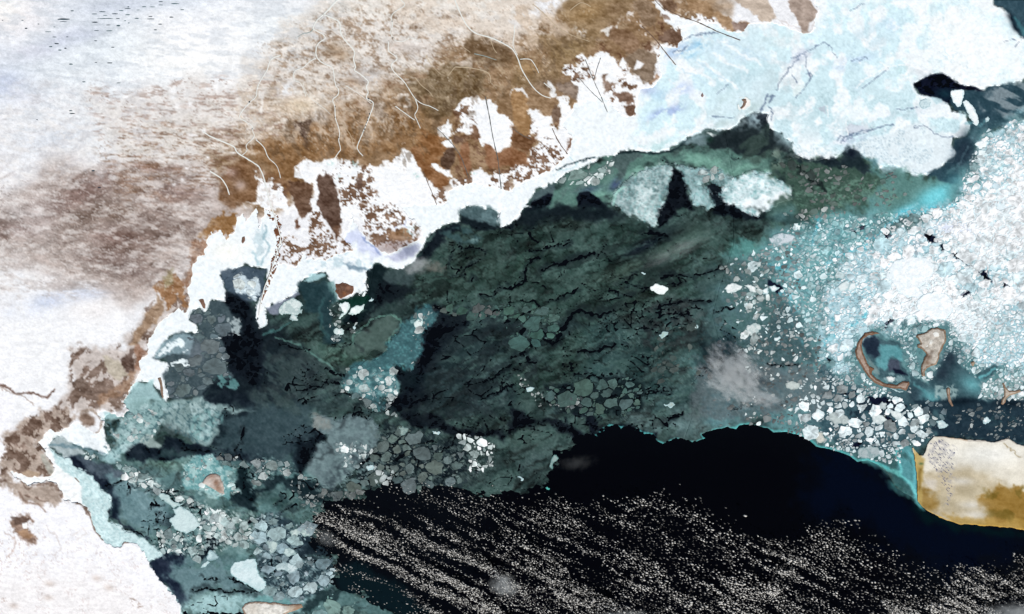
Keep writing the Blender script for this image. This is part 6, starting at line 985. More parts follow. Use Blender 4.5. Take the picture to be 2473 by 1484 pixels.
# ------------------------------------------------------------------ big traced sheets and floes
def pale(hi=(246, 252, 252), lo=(170, 200, 204), n=.5, seed=0, sc=5):
    return lambda sd, x, y: cmix(lo, hi, np.clip(sstep(.1, 1.6, sd)*(1 - n*sstep(.5, .75, fbm(x, y, sc, 800 + seed, 4, gain=.75))), 0, 1))
def canvas_col(hi=10): return lambda sd, x, y: sample(ICE, x, y) + hi
BIG = [("ice_sheet", ROOF, .032, canvas_col(6), 'pale rough ice lobe hanging below the northern shelf, largest of three'), ("ice_sheet", ROOF2, .032, canvas_col(4), 'grey turquoise ice lobe with a blunt southern tip between two black bays'), ("ice_sheet", ROOF3, .032, canvas_col(8), 'bright white ice lobe east of two black bays'),
       ("ice_sheet", TONGUE, .028, canvas_col(4), 'turquoise tongue of refrozen rubble beside the black bay'), ("ice_sheet", GSH, .028, canvas_col(3), 'broad smooth grey sheet with a brown tinted north western corner'), ("ice_sheet", "11 700,1000 720,930 820,860 850,820 960,795 1040,830 1040,880 960,980 930,1050 850,1060 800,1080 740,1050", .032, canvas_col(2), 'smooth grey green sheet west of the turquoise tongue'),
       ("ice_sheet", "30 700,755 740,740", 0, None, ''), ("ice_floe", "21 1000,592 1010,580 1040,574 1080,580 1110,588 1132,605 1125,625 1100,640 1060,640 1030,622 1003,610", .038, pale((250, 253, 252), (220, 234, 232), .1, 1), 'bright white oval floe alone in the dark central ice'),
       ("ice_floe", "11 165,760 190,720 230,690 270,670 310,690 335,725 320,760 345,745 330,780 290,800 305,830 270,842 240,820 260,795 220,790 190,800 170,785", .038, pale((214, 226, 224), (150, 176, 176), .5, 2), 'lobed pale floe beside the seaward end of the canal'),
       ("ice_floe", "11 600,720 640,700 670,700 688,740 650,785 610,825 598,820 630,780 610,750", .038, pale((246, 251, 250), (190, 214, 210), .3, 3), 'triangular white floe just below the brown reed island'), ("ice_floe", "11 668,790 690,755 730,725 790,716 780,750 740,780 700,795", .038, pale((244, 250, 248), (186, 210, 206), .3, 4), 'leaf shaped white floe south east of the brown reed island'),
       ("ice_floe", "11 560,905 590,890 620,885 642,905 630,935 600,945 565,938", .038, pale((236, 244, 242), (170, 196, 194), .4, 5), 'knobbly white floe south of the reed island'), ("ice_floe", "11 695,880 715,870 728,882 712,902 698,898", .038, pale(), 'small round white floe south of the leaf shaped floe'), ("ice_floe", "11 815,685 840,675 858,682 845,695 820,695", .038, pale(), 'small flat white floe east of the leaf shaped floe'),
       ("ice_floe", "11 1140,850 1160,830 1190,812 1210,820 1215,850 1190,880 1170,900 1150,885", .038, pale((226, 238, 234), (150, 190, 190), .4, 6), 'round pale floe embedded in the tip of the turquoise tongue'),
       ("ice_floe", "02 1140,610 1180,605 1225,625 1250,660 1290,668 1325,688 1290,700 1250,716 1225,690 1190,668 1160,640", .038, pale((196, 218, 216), (150, 180, 182), .3, 7), 'long narrow pale slab leading to the large smooth slab in the south west'),
       ("ice_floe", "02 1230,790 1270,760 1250,715 1300,705 1340,715 1400,760 1450,830 1420,865 1380,880 1345,902 1290,880 1240,840", .038, pale((206, 226, 226), (160, 190, 192), .15, 8), 'large smooth pale slab south west of the ringed island'),
       ("ice_floe", "02 1665,1150 1690,1110 1740,1090 1853,1080 12 20,1180 70,1240 75,1290 20,1315 02 1830,1290 1770,1260 1720,1230 1670,1180", .038, pale((216, 234, 236), (160, 196, 200), .25, 9), 'huge pale slab split by a dark crooked lead near the southern frame'),
       ("ice_floe", "02 1455,1120 1500,1095 1520,1100 1490,1130 1445,1140", .038, pale((206, 224, 224)), 'narrow pale sliver west of the huge slab'), ("ice_floe", "02 1490,1055 1520,1020 1570,1040 1590,1070 1540,1090 1500,1085", .038, pale((200, 224, 226), (120, 150, 156), .4, 10), 'pale floe beside a black pool in the south west'),
       ("ice_floe", "12 130,1140 170,1105 240,1105 300,1130 295,1165 240,1185 200,1160 150,1165", .038, pale((206, 222, 224), (140, 166, 170), .5, 11), 'mottled pale floe in the middle of the south western pack'), ("ice_floe", "12 250,880 290,860 350,860 395,880 390,910 350,915 320,900 260,925", .038, pale((196, 212, 208), (140, 166, 164), .5, 12), 'broad pale floe at the western end of the cloud streets'),
       ("ice_floe", "12 195,1030 220,1002 260,1002 290,1035 260,1062 215,1060", .038, pale((196, 216, 214), (130, 156, 158), .4, 13), 'oval pale floe under the broad pale floe'), ("ice_floe", "12 70,960 100,942 150,955 155,990 140,1020 110,1045 85,1020 90,990", .038, pale((190, 208, 204), (130, 156, 158), .4, 14), 'tall pale floe west of the oval pale floe'),
       ("ice_floe", "12 790,415 830,402 866,410 850,430 815,440", .038, pale((240, 248, 244)), 'bright small floe on black water among grey plates'), ("ice_floe", "12 1025,140 1060,120 1105,145 1100,165 1060,185 1035,165", .038, pale((150, 172, 166), (110, 136, 134)), 'pale grey floe at the north end of the plates'), ("ice_floe", "12 1270,155 1300,150 1330,165 1320,185 1285,172", .038, pale((226, 234, 228)), 'small bright floe beside black water north of the plates'),
       ("ice_floe", "22 280,360 300,325 325,325 335,350 310,380 295,400 285,430 275,420 272,390", .038, pale((150, 172, 168), (90, 130, 128), .4, 15), 'pale spoon shaped floe at the tip of the central ice'), ("ice_floe", "22 235,560 255,562 275,570 265,585 250,580", .038, pale((120, 210, 196), (80, 170, 160)), 'tiny turquoise scrap alone on the black sea'),
       ("ice_floe", "22 20,485 50,488 80,500 75,520 55,525 62,508 40,495", .038, pale((226, 234, 230)), 'small hooked white floe near the southern ice edge'),
       ("ice_floe", "30 1320,690 1325,655 1370,650 1415,652 1412,700 1395,775 1370,780 1340,740", .038, pale((250, 254, 254), (206, 228, 232), .2, 16), 'tall white floe between the black lagoon and the strait'), ("ice_floe", "30 1408,740 1440,722 1465,750 1500,800 1528,880 1520,908 1490,890 1455,850 1430,800", .038, pale((244, 250, 250), (200, 222, 226), .2, 17), 'long white floe slanting down into the dark strait'),
       ("ice_floe", "30 1100,725 1140,715 1180,740 1170,780 1120,790 1090,760", .064, pale((206, 226, 230), (170, 196, 204)), 'grey round floe frozen in beside the black lagoon'), ("ice_floe", "30 1500,1045 1530,1015 1565,1005 1598,1030 1580,1065 1540,1078 1510,1065", .038, pale((248, 253, 253), (206, 230, 234), .1, 18), 'white rhombic floe on the east bank of the dark strait'),
       ("ice_floe", "30 1520,1080 1570,1085 1600,1120 1560,1138 1520,1120", .038, pale((240, 250, 250), (200, 226, 230), .2, 19), 'white floe just below the rhombic floe'), ("ice_floe", "30 1570,1160 1600,1140 1628,1155 1615,1190 1590,1200", .038, pale((246, 252, 252)), 'white floe between the strait and the eastern pack'), ("ice_floe", "30 1620,1195 1690,1185 1700,1205 1660,1225 1625,1215", .038, pale((246, 252, 252)), 'flat white floe east of the strait'), ("ice_floe", "30 1565,860 1590,842 1610,855 1600,878 1575,882", .038, pale((240, 250, 250)), 'round white floe at the head of the strait'),
       ("ice_floe", "31 5,240 40,215 100,195 160,205 205,232 180,260 110,290 60,295 20,270", .038, pale((206, 216, 222), (130, 160, 164), .6, 20), 'cloudy lens shaped floe in the green shear zone'),
       ("ice_floe", "31 870,470 900,420 980,380 1080,370 1160,390 1210,430 1190,500 1150,560 1090,600 1130,640 1080,680 1000,660 940,620 900,560 850,520", .038, pale((250, 254, 255), (212, 230, 236), .4, 21, 4), 'largest white floe of the eastern pack'), ("ice_floe", "31 1080,700 1130,650 1200,625 1290,640 1350,700 1330,780 1280,830 1200,830 1140,800 1070,760", .038, pale((252, 255, 255), (214, 232, 238), .4, 22, 4), 'smooth white floe north of the tan island'),
       ("ice_floe", "31 500,590 530,560 570,550 590,570 570,620 530,628", .038, pale((226, 236, 236), (170, 196, 200), .4, 23), 'round speckled floe in the blue rubble'), ("ice_floe", "31 590,560 640,565 645,600 600,625 570,610", .038, pale((240, 248, 248)), 'white floe beside the round speckled floe'), ("ice_floe", "31 850,1240 890,1235 925,1250 910,1275 870,1275", .038, pale((236, 240, 238), (170, 186, 186)), 'pale floe inside the crescent lagoon'),
       ("ice_floe", "31 870,1320 940,1345 990,1350 970,1358 920,1350", .038, pale((240, 250, 250)), 'white ice foot under the tail of the crescent island'), ("ice_floe", "31 1515,640 1545,690 1620,715 1560,722 1500,690 1480,650", .038, pale(), 'white pointed floe in the grey pack'), ("ice_floe", "31 130,1290 180,1270 235,1295 225,1325 170,1335 130,1320", .038, pale((196, 206, 202), (150, 164, 162), .4, 24), 'oval brownish grey floe in the southern pack'),
       ("ice_floe", "31 790,1450 830,1425 865,1440 850,1475 815,1484", .038, pale((206, 216, 214), (160, 176, 178), .4, 25), 'round grey white floe north of the pack edge'), ("ice_floe", "31 40,955 90,948 100,965 70,985 45,975", .038, pale(), 'small angular white floe left in dark slush'), ("ice_floe", "31 12,590 50,572 80,600 50,628 20,622", .038, pale(), 'white angular floe on the western fringe of the rubble'),
       ("ice_floe", "32 740,50 780,20 830,40 860,80 820,105 770,90", .038, pale((224, 234, 232), (180, 196, 196), .4, 26), 'large dusty white floe at the centre of the southern pack'), ("ice_floe", "32 880,0 940,10 980,40 960,80 900,50", .038, pale((230, 238, 236), (186, 202, 202), .3, 27), 'dusty white floe beside a dark gap'), ("ice_floe", "32 1550,75 1580,52 1608,80 1590,102 1552,95", .038, pale((244, 250, 250)), 'white angular floe in dark slush north of the cape'),
       ("ice_floe", "32 1220,90 1260,78 1305,110 1285,140 1240,145", .038, pale((226, 236, 234)), 'pale floe at the north west corner of the cape'), ("ice_floe", "32 440,30 500,15 560,40 600,90 560,110 480,100 440,70", .038, pale((190, 202, 200), (150, 164, 164), .5, 28), 'broad dusty grey floe in the southern pack'), ("ice_floe", "32 330,190 360,165 400,170 415,210 390,245 350,240", .038, pale((206, 206, 196), (160, 172, 166), .5, 29), 'brownish pale floe on the southern ice edge'),
       ("ice_floe", "32 640,300 680,270 740,260 800,280 820,330 760,350 690,360 650,340", .038, pale((170, 184, 186), (120, 150, 152), .6, 30), 'large grey floe at the turquoise southern ice edge'),
       ("ice_floe", "21 1535,600 1560,570 1600,560 1665,580 1660,600 1600,640 1560,635", .038, pale((240, 246, 244), (190, 206, 206), .4, 31), 'white floe leading the chain east of the dark central ice'), ("ice_floe", "21 1680,575 1720,570 1770,600 1770,630 1720,625", .038, pale((240, 246, 244), (190, 206, 206), .3, 32), 'second white floe of the chain, split in the middle'), ("ice_floe", "21 1790,620 1853,600 31 10,640 -10,660", .038, pale(), 'white floe at the end of the chain'),
       ("ice_floe", "21 1700,880 1740,850 1800,870 1790,920 1740,950 1700,930", .038, pale((216, 224, 222), (160, 184, 184), .5, 33), 'mottled white floe above the grey cloud'), ("ice_floe", "21 1745,425 1770,410 1810,415 1805,445 1770,450", .038, pale((206, 216, 214), (150, 170, 172), .4, 34), 'pale round floe under the shear zone'), ("ice_floe", "21 925,490 940,482 965,495 960,508", .038, pale(), 'small white speck of a floe north west of the oval floe'),
       ("ice_floe", "21 1310,880 1340,868 1355,885 1330,898", .038, pale((206, 220, 214)), 'small pale floe among dark plates'), ("ice_floe", "21 1060,945 1100,920 1135,925 1120,950 1085,968", .038, pale((170, 196, 186)), 'ragged pale floe in the dark plates'), ("ice_floe", "21 1100,1450 1140,1425 1180,1445 1160,1470", .038, pale((170, 186, 180)), 'pale greenish floe near the southern ice edge'), ("ice_floe", "21 100,1330 130,1315 158,1330 140,1352 110,1350", .038, pale((210, 226, 220)), 'small pale floe heading a turquoise trail')]
BIGPTS = []
for i, (nm, s_, z_, cf_, lab) in enumerate(BIG):
    if not lab: continue
    pts = T(s_)
    o = patch(nm, s_, z_, M_FLOE, cf_, None, warp=.9 if nm == 'ice_floe' else 2.2, wsc=4 if nm == 'ice_floe' else 6, res=.5 if nm == 'ice_floe' else 1.0, thick=.03, pts=pts)
    tag(o, lab, 'ice floe' if nm == 'ice_floe' else 'ice sheet', 'ice sheets of the northern and central basins' if nm == 'ice_sheet' else None)
    if nm == 'ice_floe': BIGPTS.append(pts)
big_mask = np.zeros(X.shape, bool)
for pts in BIGPTS:
    b = box(pts, 2); big_mask[b] |= sdf(X[b], Y[b], pts) > -.5

# ------------------------------------------------------------------ packs of floes: touching cells, shrunk by the leads between them
SHR = [1, 1, 1, .95, .88, .78]
def pack(poly, sizes, ang, stretch, seed, fill, hard=None):
    """returns floes as (cx, cy, ring points, mean radius)"""
    pts = T(poly); rs = np.random.RandomState(seed); a = np.array(pts); x0, y0 = np.maximum(a.min(0), -30); x1, y1 = np.minimum(a.max(0), (1054, 644))
    if x1 <= x0 or y1 <= y0: return []
    reg = sdf(X, Y, pts) if hard is None else hard
    S = []; cell = {}
    c_, s_ = math.cos(R(ang)), math.sin(R(ang))
    def tr(x, y): return ((x*c_ + y*s_)/stretch, -x*s_ + y*c_)
    for r, n in sizes:
        placed = 0
        for _ in range(int(n*14)):
            if placed >= n: break
            x = rs.uniform(x0, x1); y = rs.uniform(y0, y1); xi, yi = int(round(x + M)), int(round(y + M))
            if not (0 <= xi < GW and 0 <= yi < GH) or reg[yi, xi] < r*.3 or big_mask[yi, xi]: continue
            rr = r*rs.uniform(.72, 1.3); u, v = tr(x, y); gu, gv = int(u//10), int(v//10); ok = True
            for du in (-1, 0, 1, 2, -2):
                for dv in (-1, 0, 1, 2, -2):
                    for k in cell.get((gu+du, gv+dv), ()):
                        q = S[k]
                        if math.hypot(q[0]-u, q[1]-v) < (q[2] + rr)*.8: ok = False; break
                    if not ok: break
                if not ok: break
            if ok:
                cell.setdefault((gu, gv), []).append(len(S)); S.append((u, v, rr, x, y)); placed += 1
    out = []
    if not S: return out
    A = np.array(S)
    for k, (u, v, rr, x, y) in enumerate(S):
        if rs.rand() > (fill(x, y) if callable(fill) else fill): continue
        gu, gv = int(u//10), int(v//10); nb = [j for du in (-2, -1, 0, 1, 2) for dv in (-2, -1, 0, 1, 2) for j in cell.get((gu+du, gv+dv), ()) if j != k]
        n = 7 + int(rs.rand()*3) if rr < 2 else 14 if rr < 4 else 24
        th = (np.arange(n) + rs.uniform(-.46, .46, n))*2*math.pi/n + rs.rand()*6; rad = np.full(n, rr*rs.uniform(1.3, 1.7))*(1 + rs.uniform(0, .25)*np.cos(2*(th - rs.rand()*6)) + rs.uniform(0, .12)*np.cos(3*(th - rs.rand()*6)))
        nf = rs.randint(4, 8); ph0 = rs.rand()*6.3
        for q_ in range(nf):
            fa = ph0 + (q_ + rs.uniform(-.3, .3))*2*math.pi/nf; cd = np.cos(th - fa); rad = np.where(cd > .05, np.minimum(rad, rr*rs.uniform(.72, 1.18)/np.maximum(cd, .05)), rad)
        for j in nb:
            dx, dy = A[j, 0]-u, A[j, 1]-v; d2 = dx*dx + dy*dy; m = (d2 + rr*rr - A[j, 2]**2)/2
            den = dx*np.cos(th) + dy*np.sin(th); rad = np.where(den > 1e-6, np.minimum(rad, m/np.maximum(den, 1e-6)), rad)
        rad = np.maximum(rad*rs.uniform(.88, 1.01, n) - .06 - .02*rr, rr*.25)*rs.choice(SHR)
        pu = u + rad*np.cos(th); pv = v + rad*np.sin(th)
        pu *= stretch; px = pu*c_ - pv*s_; py = pu*s_ + pv*c_
        out.append((x, y, np.stack([px, py], 1), rad.mean()*math.sqrt(stretch)))
    al = np.concatenate([q[2] for q in out]).astype(np.float32); wx, wy = warped(al[:, 0], al[:, 1], 1.5, 6, 990); al = np.stack([wx, wy], 1); k = 0; res = []
    for x, y, rg_, r in out:
        g_ = al[k:k+len(rg_)]; k += len(rg_); m_ = g_.mean(0); res.append((float(m_[0]), float(m_[1]), g_, r))
    return res
def mottle(x, y): return vn1[min(max(int(y + M), 0), GH-1), min(max(int(x + M), 0), GW-1)]
vn1 = (fbm(X, Y, 4.5, 230, 4, gain=.85) - .5)*.75
def floe_geo(f, z, col, rs, th=.018, var=10):
    """bottom edge, bevelled top edge, inner rings, top"""
    cx, cy, ring, r = f; n = len(ring); rings = [(1.0, z - th), (1.0, z), (max(1 - .3/max(r, .6), .6), z + .005)]
    if r > 3.4: rings += [(.62, z + .007), (.25, z + .008)]
    co = []; cc = []
    base = albedo(col)
    for k, (s, zz) in enumerate(rings):
        for q in ring:
            x, y = cx + (q[0]-cx)*s, cy + (q[1]-cy)*s; j = rs.uniform(-.002, .002) if k > 1 else 0
            co.append(P(x, y, zz + j)); t = (.97 if k < 2 else 1.0) + mottle(x, y)*(1.25 if col[1] > 120 else 1.0) + rs.uniform(-.06, .05); cc.append(np.clip(base*t, .001, .9))
    fs = []
    for k in range(len(rings)-1):
        for i in range(n): j = (i+1) % n; fs.append((k*n + j, k*n + i, (k+1)*n + i, (k+1)*n + j))
    b = (len(rings)-1)*n; fs.append(tuple(range(b + n - 1, b - 1, -1)))
    return co, fs, cc
def geo_obj(name, geos, mat):
    co, loops, starts, cc = [], [], [], []; pos = 0; base = 0
    for c, f, k in geos:
        co += c; cc += k
        for q in f: starts.append(pos); loops += [base + v for v in q]; pos += len(q)
        base += len(c)
    return link(bpy.data.objects.new(name, raw_mesh(name, np.array(co), np.array(loops), np.array(starts), np.array(cc), mat, False)))
rsf = random.Random(77)
def canv(x, y): return ICE[min(max(int(y + M), 0), GH-1), min(max(int(x + M), 0), GW-1)]
ALLF = []      # (area, kind, floe, colour, z)
sd_east = sdf(X, Y, T(EAST)); sd_ch = sdf(X, Y, T(CH)); sd_str = sdf(X, Y, T(STR))
hard_e = np.minimum(np.minimum(np.minimum(sd_east, -sd_str), np.minimum(-sd_ch, -sd_cape - 1)), -sd_fast - 1)
for s_ in ("31 1010,1210 1100,1260 1160,1290 1240,1160 1320,1060 1360,1090 1380,1150 1500,1240 1600,1160 1660,1150 1650,1210 1540,1290 1530,1400 1300,1400 1200,1420 1040,1400", "31 1040,1400 1853,1410 2900,1400 32 2900,230 1853,235 1640,235 1500,215 1400,190 1420,100 1330,60 31 1250,1484", "31 650,900 830,920 980,1040 1040,1290 990,1360 800,1330 640,1140", "31 1060,930 1300,870 1300,1010 1250,1160 1120,1250 1060,1000"):
    hard_e = np.minimum(hard_e, -sdf(X, Y, T(s_)))
for s_ in HOLES: b = box(T(s_), 3); hard_e[b] = np.minimum(hard_e[b], -sdf(X[b], Y[b], T(s_)))
e_sizes = [(6.5, 8), (4.4, 45), (3.1, 240), (2.2, 900), (1.5, 3200), (1.0, 4200)]
WHITE = np.array((247, 251, 252), np.float32)
SEP = "31 420,1270 640,1330 740,1370 1000,1400 1240,1430 32 1420,30 1440,130 1300,180 1190,180 1100,260 960,250 900,170 700,240 500,180 300,120 200,30 31 330,1350"
sd_sep = sdf(*warped(X, Y, 4, 16, 245), T(SEP)); hard_s = np.minimum(hard_e, sd_sep); hard_e = np.minimum(hard_e, -sd_sep)
def efill(x, y):
    t = min(max((x - 715 + 30*(n_mid[int(y + M), int(x + M)] - .5) + (330 - y)*.12)/110, .06), 1)
    if y > 340 and x < 815: t = min(t, .55)
    return t*.95
for f in pack(EAST, e_sizes, -20, 1.2, 31, efill, hard_e):
    c = canv(f[0], f[1]); lum = c.mean(); t = min(max((lum - 60)/150, .15), 1); pt = n_mid[int(f[1] + M), int(f[0] + M)]*.6 + n_big[int(f[1] + M), int(f[0] + M)]*.4
    k = rsf.uniform(.35, 1.0)*(.45 + .55*t); k = min(1, k*(1.15 if t > .6 else 1)); k *= 1 if (f[0] > 930 or f[1] < 130) else .45 + .55*min(max((pt - .34)/.16, 0), 1); col = c*(1-k) + WHITE*k
    if f[1] > 378 and f[0] > 800: col = np.array((206, 220, 222))*rsf.choice([.66, .85, .95, 1, 1.08])
    elif f[1] > 335 and f[0] < 820: col = np.array((186, 196, 196))*rsf.choice([.42, .5, .6, .7, .9, 1.12])
    elif f[0] < 800: col = np.array((196, 214, 216))*rsf.choice([.5, .6, .72, .9, 1.1])
    ALLF.append((f[3]**2, 'ice_floe', f, np.clip(col + rsf.uniform(-8, 8), 20, 254), .032 + rsf.uniform(0, .008)))
SWP = [("31 1540,1430 1853,1440 2100,1440 32 2100,200 1853,220 1640,200 1400,180 1300,60", [(2.6, 20), (1.6, 90), (1.0, 200)], -15, 1.3, .4, 150), ("31 1040,1400 1250,1440 1300,1484 32 1200,150 1100,200 1000,100", [(3, 16), (2, 60)], 0, 1.2, .7, 200), ("02 930,440 1100,520 1350,620 1500,720 1640,740 1700,900 1600,960 1450,860 1400,760 1330,690 1200,610 1000,560 900,500", [(3.2, 40), (2.3, 120), (1.5, 240)], 30, 1.2, .85, 236), ("02 1480,720 1640,740 1700,830 1620,950 1500,930 1470,820", [(3.6, 26), (2.6, 60), (1.7, 120)], 20, 1.1, .95, 246),
       ("02 1160,880 1300,900 1440,920 1500,1000 1430,1100 1340,1090 1330,1030 1170,1040 1130,900", [(3.2, 30), (2.3, 80), (1.5, 160)], 20, 1.2, .85, 226), ("02 1560,770 1853,800 12 0,1000 02 1640,980 1600,900", [(4, 12), (2.6, 40), (1.6, 90)], 20, 1.2, .7, 200), ("02 830,380 900,400 1000,440 1150,540 1050,560 900,470", [(2.2, 20), (1.4, 50)], 30, 1.4, .6, 236),
       ("02 600,300 760,370 640,350", [(1.6, 14), (1.1, 20)], 20, 1, .9, 240), ("12 0,360 270,390 260,480 100,470 0,560", [(3.4, 26), (2.2, 60), (1.4, 80)], 10, 1.2, .85, 190), ("12 280,440 480,560 560,700 300,700 240,560", [(2.6, 20), (1.7, 50)], 20, 1.2, .6, 160), ("02 1560,300 1700,330 1800,400 1700,440 1600,380", [(3.4, 14), (2.2, 30)], 20, 1.2, .8, 150),
       ("12 580,240 760,230 840,310 720,420 600,430", [(2.4, 16), (1.5, 50)], 0, 1, .5, 220), ("12 1440,180 1600,190 1720,260 1720,390 1600,480 1540,440 1560,330 1480,240", [(3.2, 16), (2.2, 50), (1.4, 90)], 40, 1.2, .85, 236), ("12 840,410 1000,440 960,540 860,520", [(3, 8), (1.8, 30)], 0, 1.2, .6, 206), ("12 420,560 640,600 800,560 740,640 560,650", [(3.4, 14), (2, 40)], 0, 1.2, .8, 130),
       ("11 650,1180 1000,1180 1030,1360 960,1484 12 1040,60 850,0 11 620,1340", [(3.4, 30), (2.2, 120), (1.4, 200)], 0, 1.1, .7, 206), ("11 1130,800 1310,760 1300,830 1200,960 1190,1060 1130,1180 1100,1000 1150,900", [(2.2, 40), (1.4, 100)], -50, 1.3, .45, 176), ("11 520,690 600,700 640,880 600,990 540,960", [(2, 16), (1.3, 30)], 0, 1, .4, 200), ("11 1260,720 1440,760 1480,800 1400,800 1300,760", [(2.6, 8), (1.6, 12)], 0, 1.3, .8, 90), ("11 1500,720 1700,740 1800,820 1600,800", [(2.8, 12), (1.7, 26)], 0, 1.3, .7, 110),
       ("21 40,1220 130,1300 240,1400 260,1484 200,1450 100,1360 40,1280", [(1.7, 14), (1.1, 40)], 45, 1, .5, 180), ("21 280,1380 520,1400 500,1484 22 300,0 21 260,1484", [(2.4, 10), (1.4, 30)], 0, 1, .4, 150), ("21 1100,900 1500,800 1600,1100 1300,1250 1000,1300 1000,1100", [(3.6, 40), (2.6, 90)], -20, 1.3, .35, 84), ("21 1500,450 1853,420 1853,700 1600,560", [(3, 16), (2, 40), (1.3, 60)], -20, 1.3, .55, 190),
       ("21 1640,640 1853,620 1853,1100 1640,1000", [(4, 10), (2.8, 36), (1.8, 70)], -40, 1.3, .6, 214), ("20 300,1330 460,1240 600,1200 720,1160 740,1200 600,1330 500,1340", [(3.8, 12), (2.4, 40), (1.5, 60)], -28, 1.9, .9, 240), ("20 560,1310 700,1170 740,1190 700,1260 600,1330", [(3, 10), (1.8, 20)], -28, 1.2, .8, 232), ("20 1320,1240 1500,1220 1560,1280 1440,1310 1360,1320", [(3.6, 10), (2.2, 20)], 0, 1.2, .8, 170),
       ("30 130,1100 250,1150 350,1300 200,1330 60,1250", [(3.4, 12), (2.2, 40), (1.4, 80)], 45, 1.5, .5, 92), ("30 220,1250 520,1180 700,1300 900,1260 1000,1400 900,1484 300,1484", [(2.0, 60), (1.3, 300)], -10, 1.5, .4, 118), ("31 100,60 500,0 560,60 400,120 200,100", [(2, 50), (1.3, 120)], -10, 1.2, .7, 150), ("01 1690,500 1853,480 11 0,560 0,680 01 1760,670 1700,600", [(5, 6), (3.2, 20), (2, 40)], 20, 1, .9, 226),
       ("11 740,580 810,590 800,650 740,640", [(3, 5), (1.8, 8)], 0, 1, .9, 236), ("11 560,940 620,950 600,1010 540,980", [(2, 6), (1.4, 10)], 0, 1, .7, 226), ("11 660,860 730,850 720,920 680,900", [(1.6, 6)], 0, 1, .6, 240), ("02 1330,400 1560,350 1720,600 1640,640 1330,540", [(2.4, 60), (1.5, 140)], 10, 1, .35, 206), ("02 870,20 1100,0 1200,60 1100,190 900,230 830,200", [(2.6, 60), (1.8, 120)], 30, 1.3, .35, 196)]
NEP = "30 1560,1080 1700,930 1853,900 2100,900 31 2100,700 1853,700 1600,700 1500,760 1300,820 1050,830 700,880 640,760 800,600 760,420 850,200 1100,60 1300,0 30 1400,1420"
sd_nep = sdf(*warped(X, Y, 5, 20, 246), T(NEP)); hard_n = np.minimum(hard_e, sd_nep); hard_e = np.minimum(hard_e, -sd_nep)
for f in pack(NEP, [(9, 8), (6.2, 40), (4.4, 130), (3.0, 420), (1.9, 1100), (1.2, 1600)], -20, 1.3, 33, .93, hard_n):
    c = canv(f[0], f[1]); k = rsf.choice([.3, .6, .85, 1, 1, 1]); col = c*(1-k) + WHITE*k
    ALLF.append((f[3]**2, 'ice_floe', f, np.clip(col + rsf.uniform(-8, 5), 60, 254), .032 + rsf.uniform(0, .006)))
for f in pack(SEP, [(6.4, 9), (4.8, 30), (3.4, 80), (2.3, 220), (1.4, 500)], -15, 1.25, 32, .84, hard_s):
    col = np.array((208, 222, 224))*rsf.choice([.62, .8, .93, 1, 1.08, 1.12])
    ALLF.append((f[3]**2, 'ice_floe', f, np.clip(col, 20, 254), .034 + rsf.uniform(0, .008)))
for i, (poly, sizes, ang, st, fill, lum) in enumerate(SWP):
    sizes = [(sizes[0][0]*1.45, max(2, sizes[0][1]//6))] + [(r_, int(n_*1.7)) for r_, n_ in sizes] + [(1.0, sizes[-1][1]*2)]
    for f in pack(poly, sizes, ang, st, 400 + i, fill*.9):
        v = lum + rsf.uniform(-34, 22)*(1 if lum > 130 else .5); c = canv(f[0], f[1]); k = rsf.choice([.35, .55, .75, .9, 1])
        tint = np.array((v*.955, v*1.0, v*.99)) if lum > 100 else np.array((v*.9, v*1.02, v*.98))
        ALLF.append((f[3]**2, 'ice_floe' , f, np.clip(c*(1-k) + tint*k, 20, 253), .035 + rsf.uniform(0, .008)))
for i, (nm, poly, sizes, base, spread, ang, st, fill, grp) in enumerate(PLATES):
    sizes = [(sizes[0][0]*1.4, 3)] + [(r_, n_*3) for r_, n_ in sizes] + [(1.2, 160)]
    for f in pack(poly, sizes, ang, st, 600 + i, .9 if fill < .4 else .8):
        d = rsf.uniform(-spread, spread); col = np.array(base) + d + np.array((rsf.uniform(-4, 5), 0, rsf.uniform(-4, 4)))
        ALLF.append((f[3]**2*(1 if f[3] > 2 else .3), nm, f, np.clip(col, 20, 240), .03 + rsf.uniform(0, .005), grp))
# 240 largest floes and 240 largest plates are things, the rest is one mass
MARKS = [('crescent island', 860, 355), ('largest tan island', 918, 348), ('cape', 960, 450), ('three armed islet', 1010, 395), ('chain of black leads', 960, 265), ('dark strait', 960, 150), ('green shear zone', 790, 190), ('largest white floe', 910, 276), ('grey thin cloud', 745, 385), ('oval white floe', 660, 290), ('turquoise southern edge', 840, 440), ('ringed island', 213, 482), ('smooth pale slab', 185, 520),
         ('huge split slab', 250, 575), ('turquoise tongue', 420, 330), ('brown reed island', 345, 290), ('canal spit', 258, 315), ('white floe cluster', 485, 455), ('black bay', 450, 350), ('western plates', 205, 360), ('cloud streets', 380, 540), ('lobed northern sheets', 620, 195), ('bay of the south west coast', 100, 440), ('south west belt', 130, 530)]
OCT = ['east', 'south east', 'south', 'south west', 'west', 'north west', 'north', 'north east']
def place_words(x, y):
    nm, mx_, my_ = min(MARKS, key=lambda q: math.hypot(q[1]-x, q[2]-y)); k = int(round(math.atan2(y-my_, x-mx_)/(math.pi/4))) % 8
    return OCT[k], nm
def colour_word(c):
    l = float(np.mean(c)); return 'white' if l > 225 else 'pale' if l > 185 else 'light grey' if l > 145 else 'grey' if l > 100 else 'dark grey'
def shape_word(f):
    d = f[2] - np.array([[f[0], f[1]]]); ev = np.linalg.eigvalsh(np.cov(d.T)); q = math.sqrt(max(ev[1], 1e-6)/max(ev[0], 1e-6)); return 'round' if q < 1.25 else 'oval' if q < 1.6 else 'long'
def inframe(f): return 0 < f[0] < 1024 and 0 < f[1] < 614
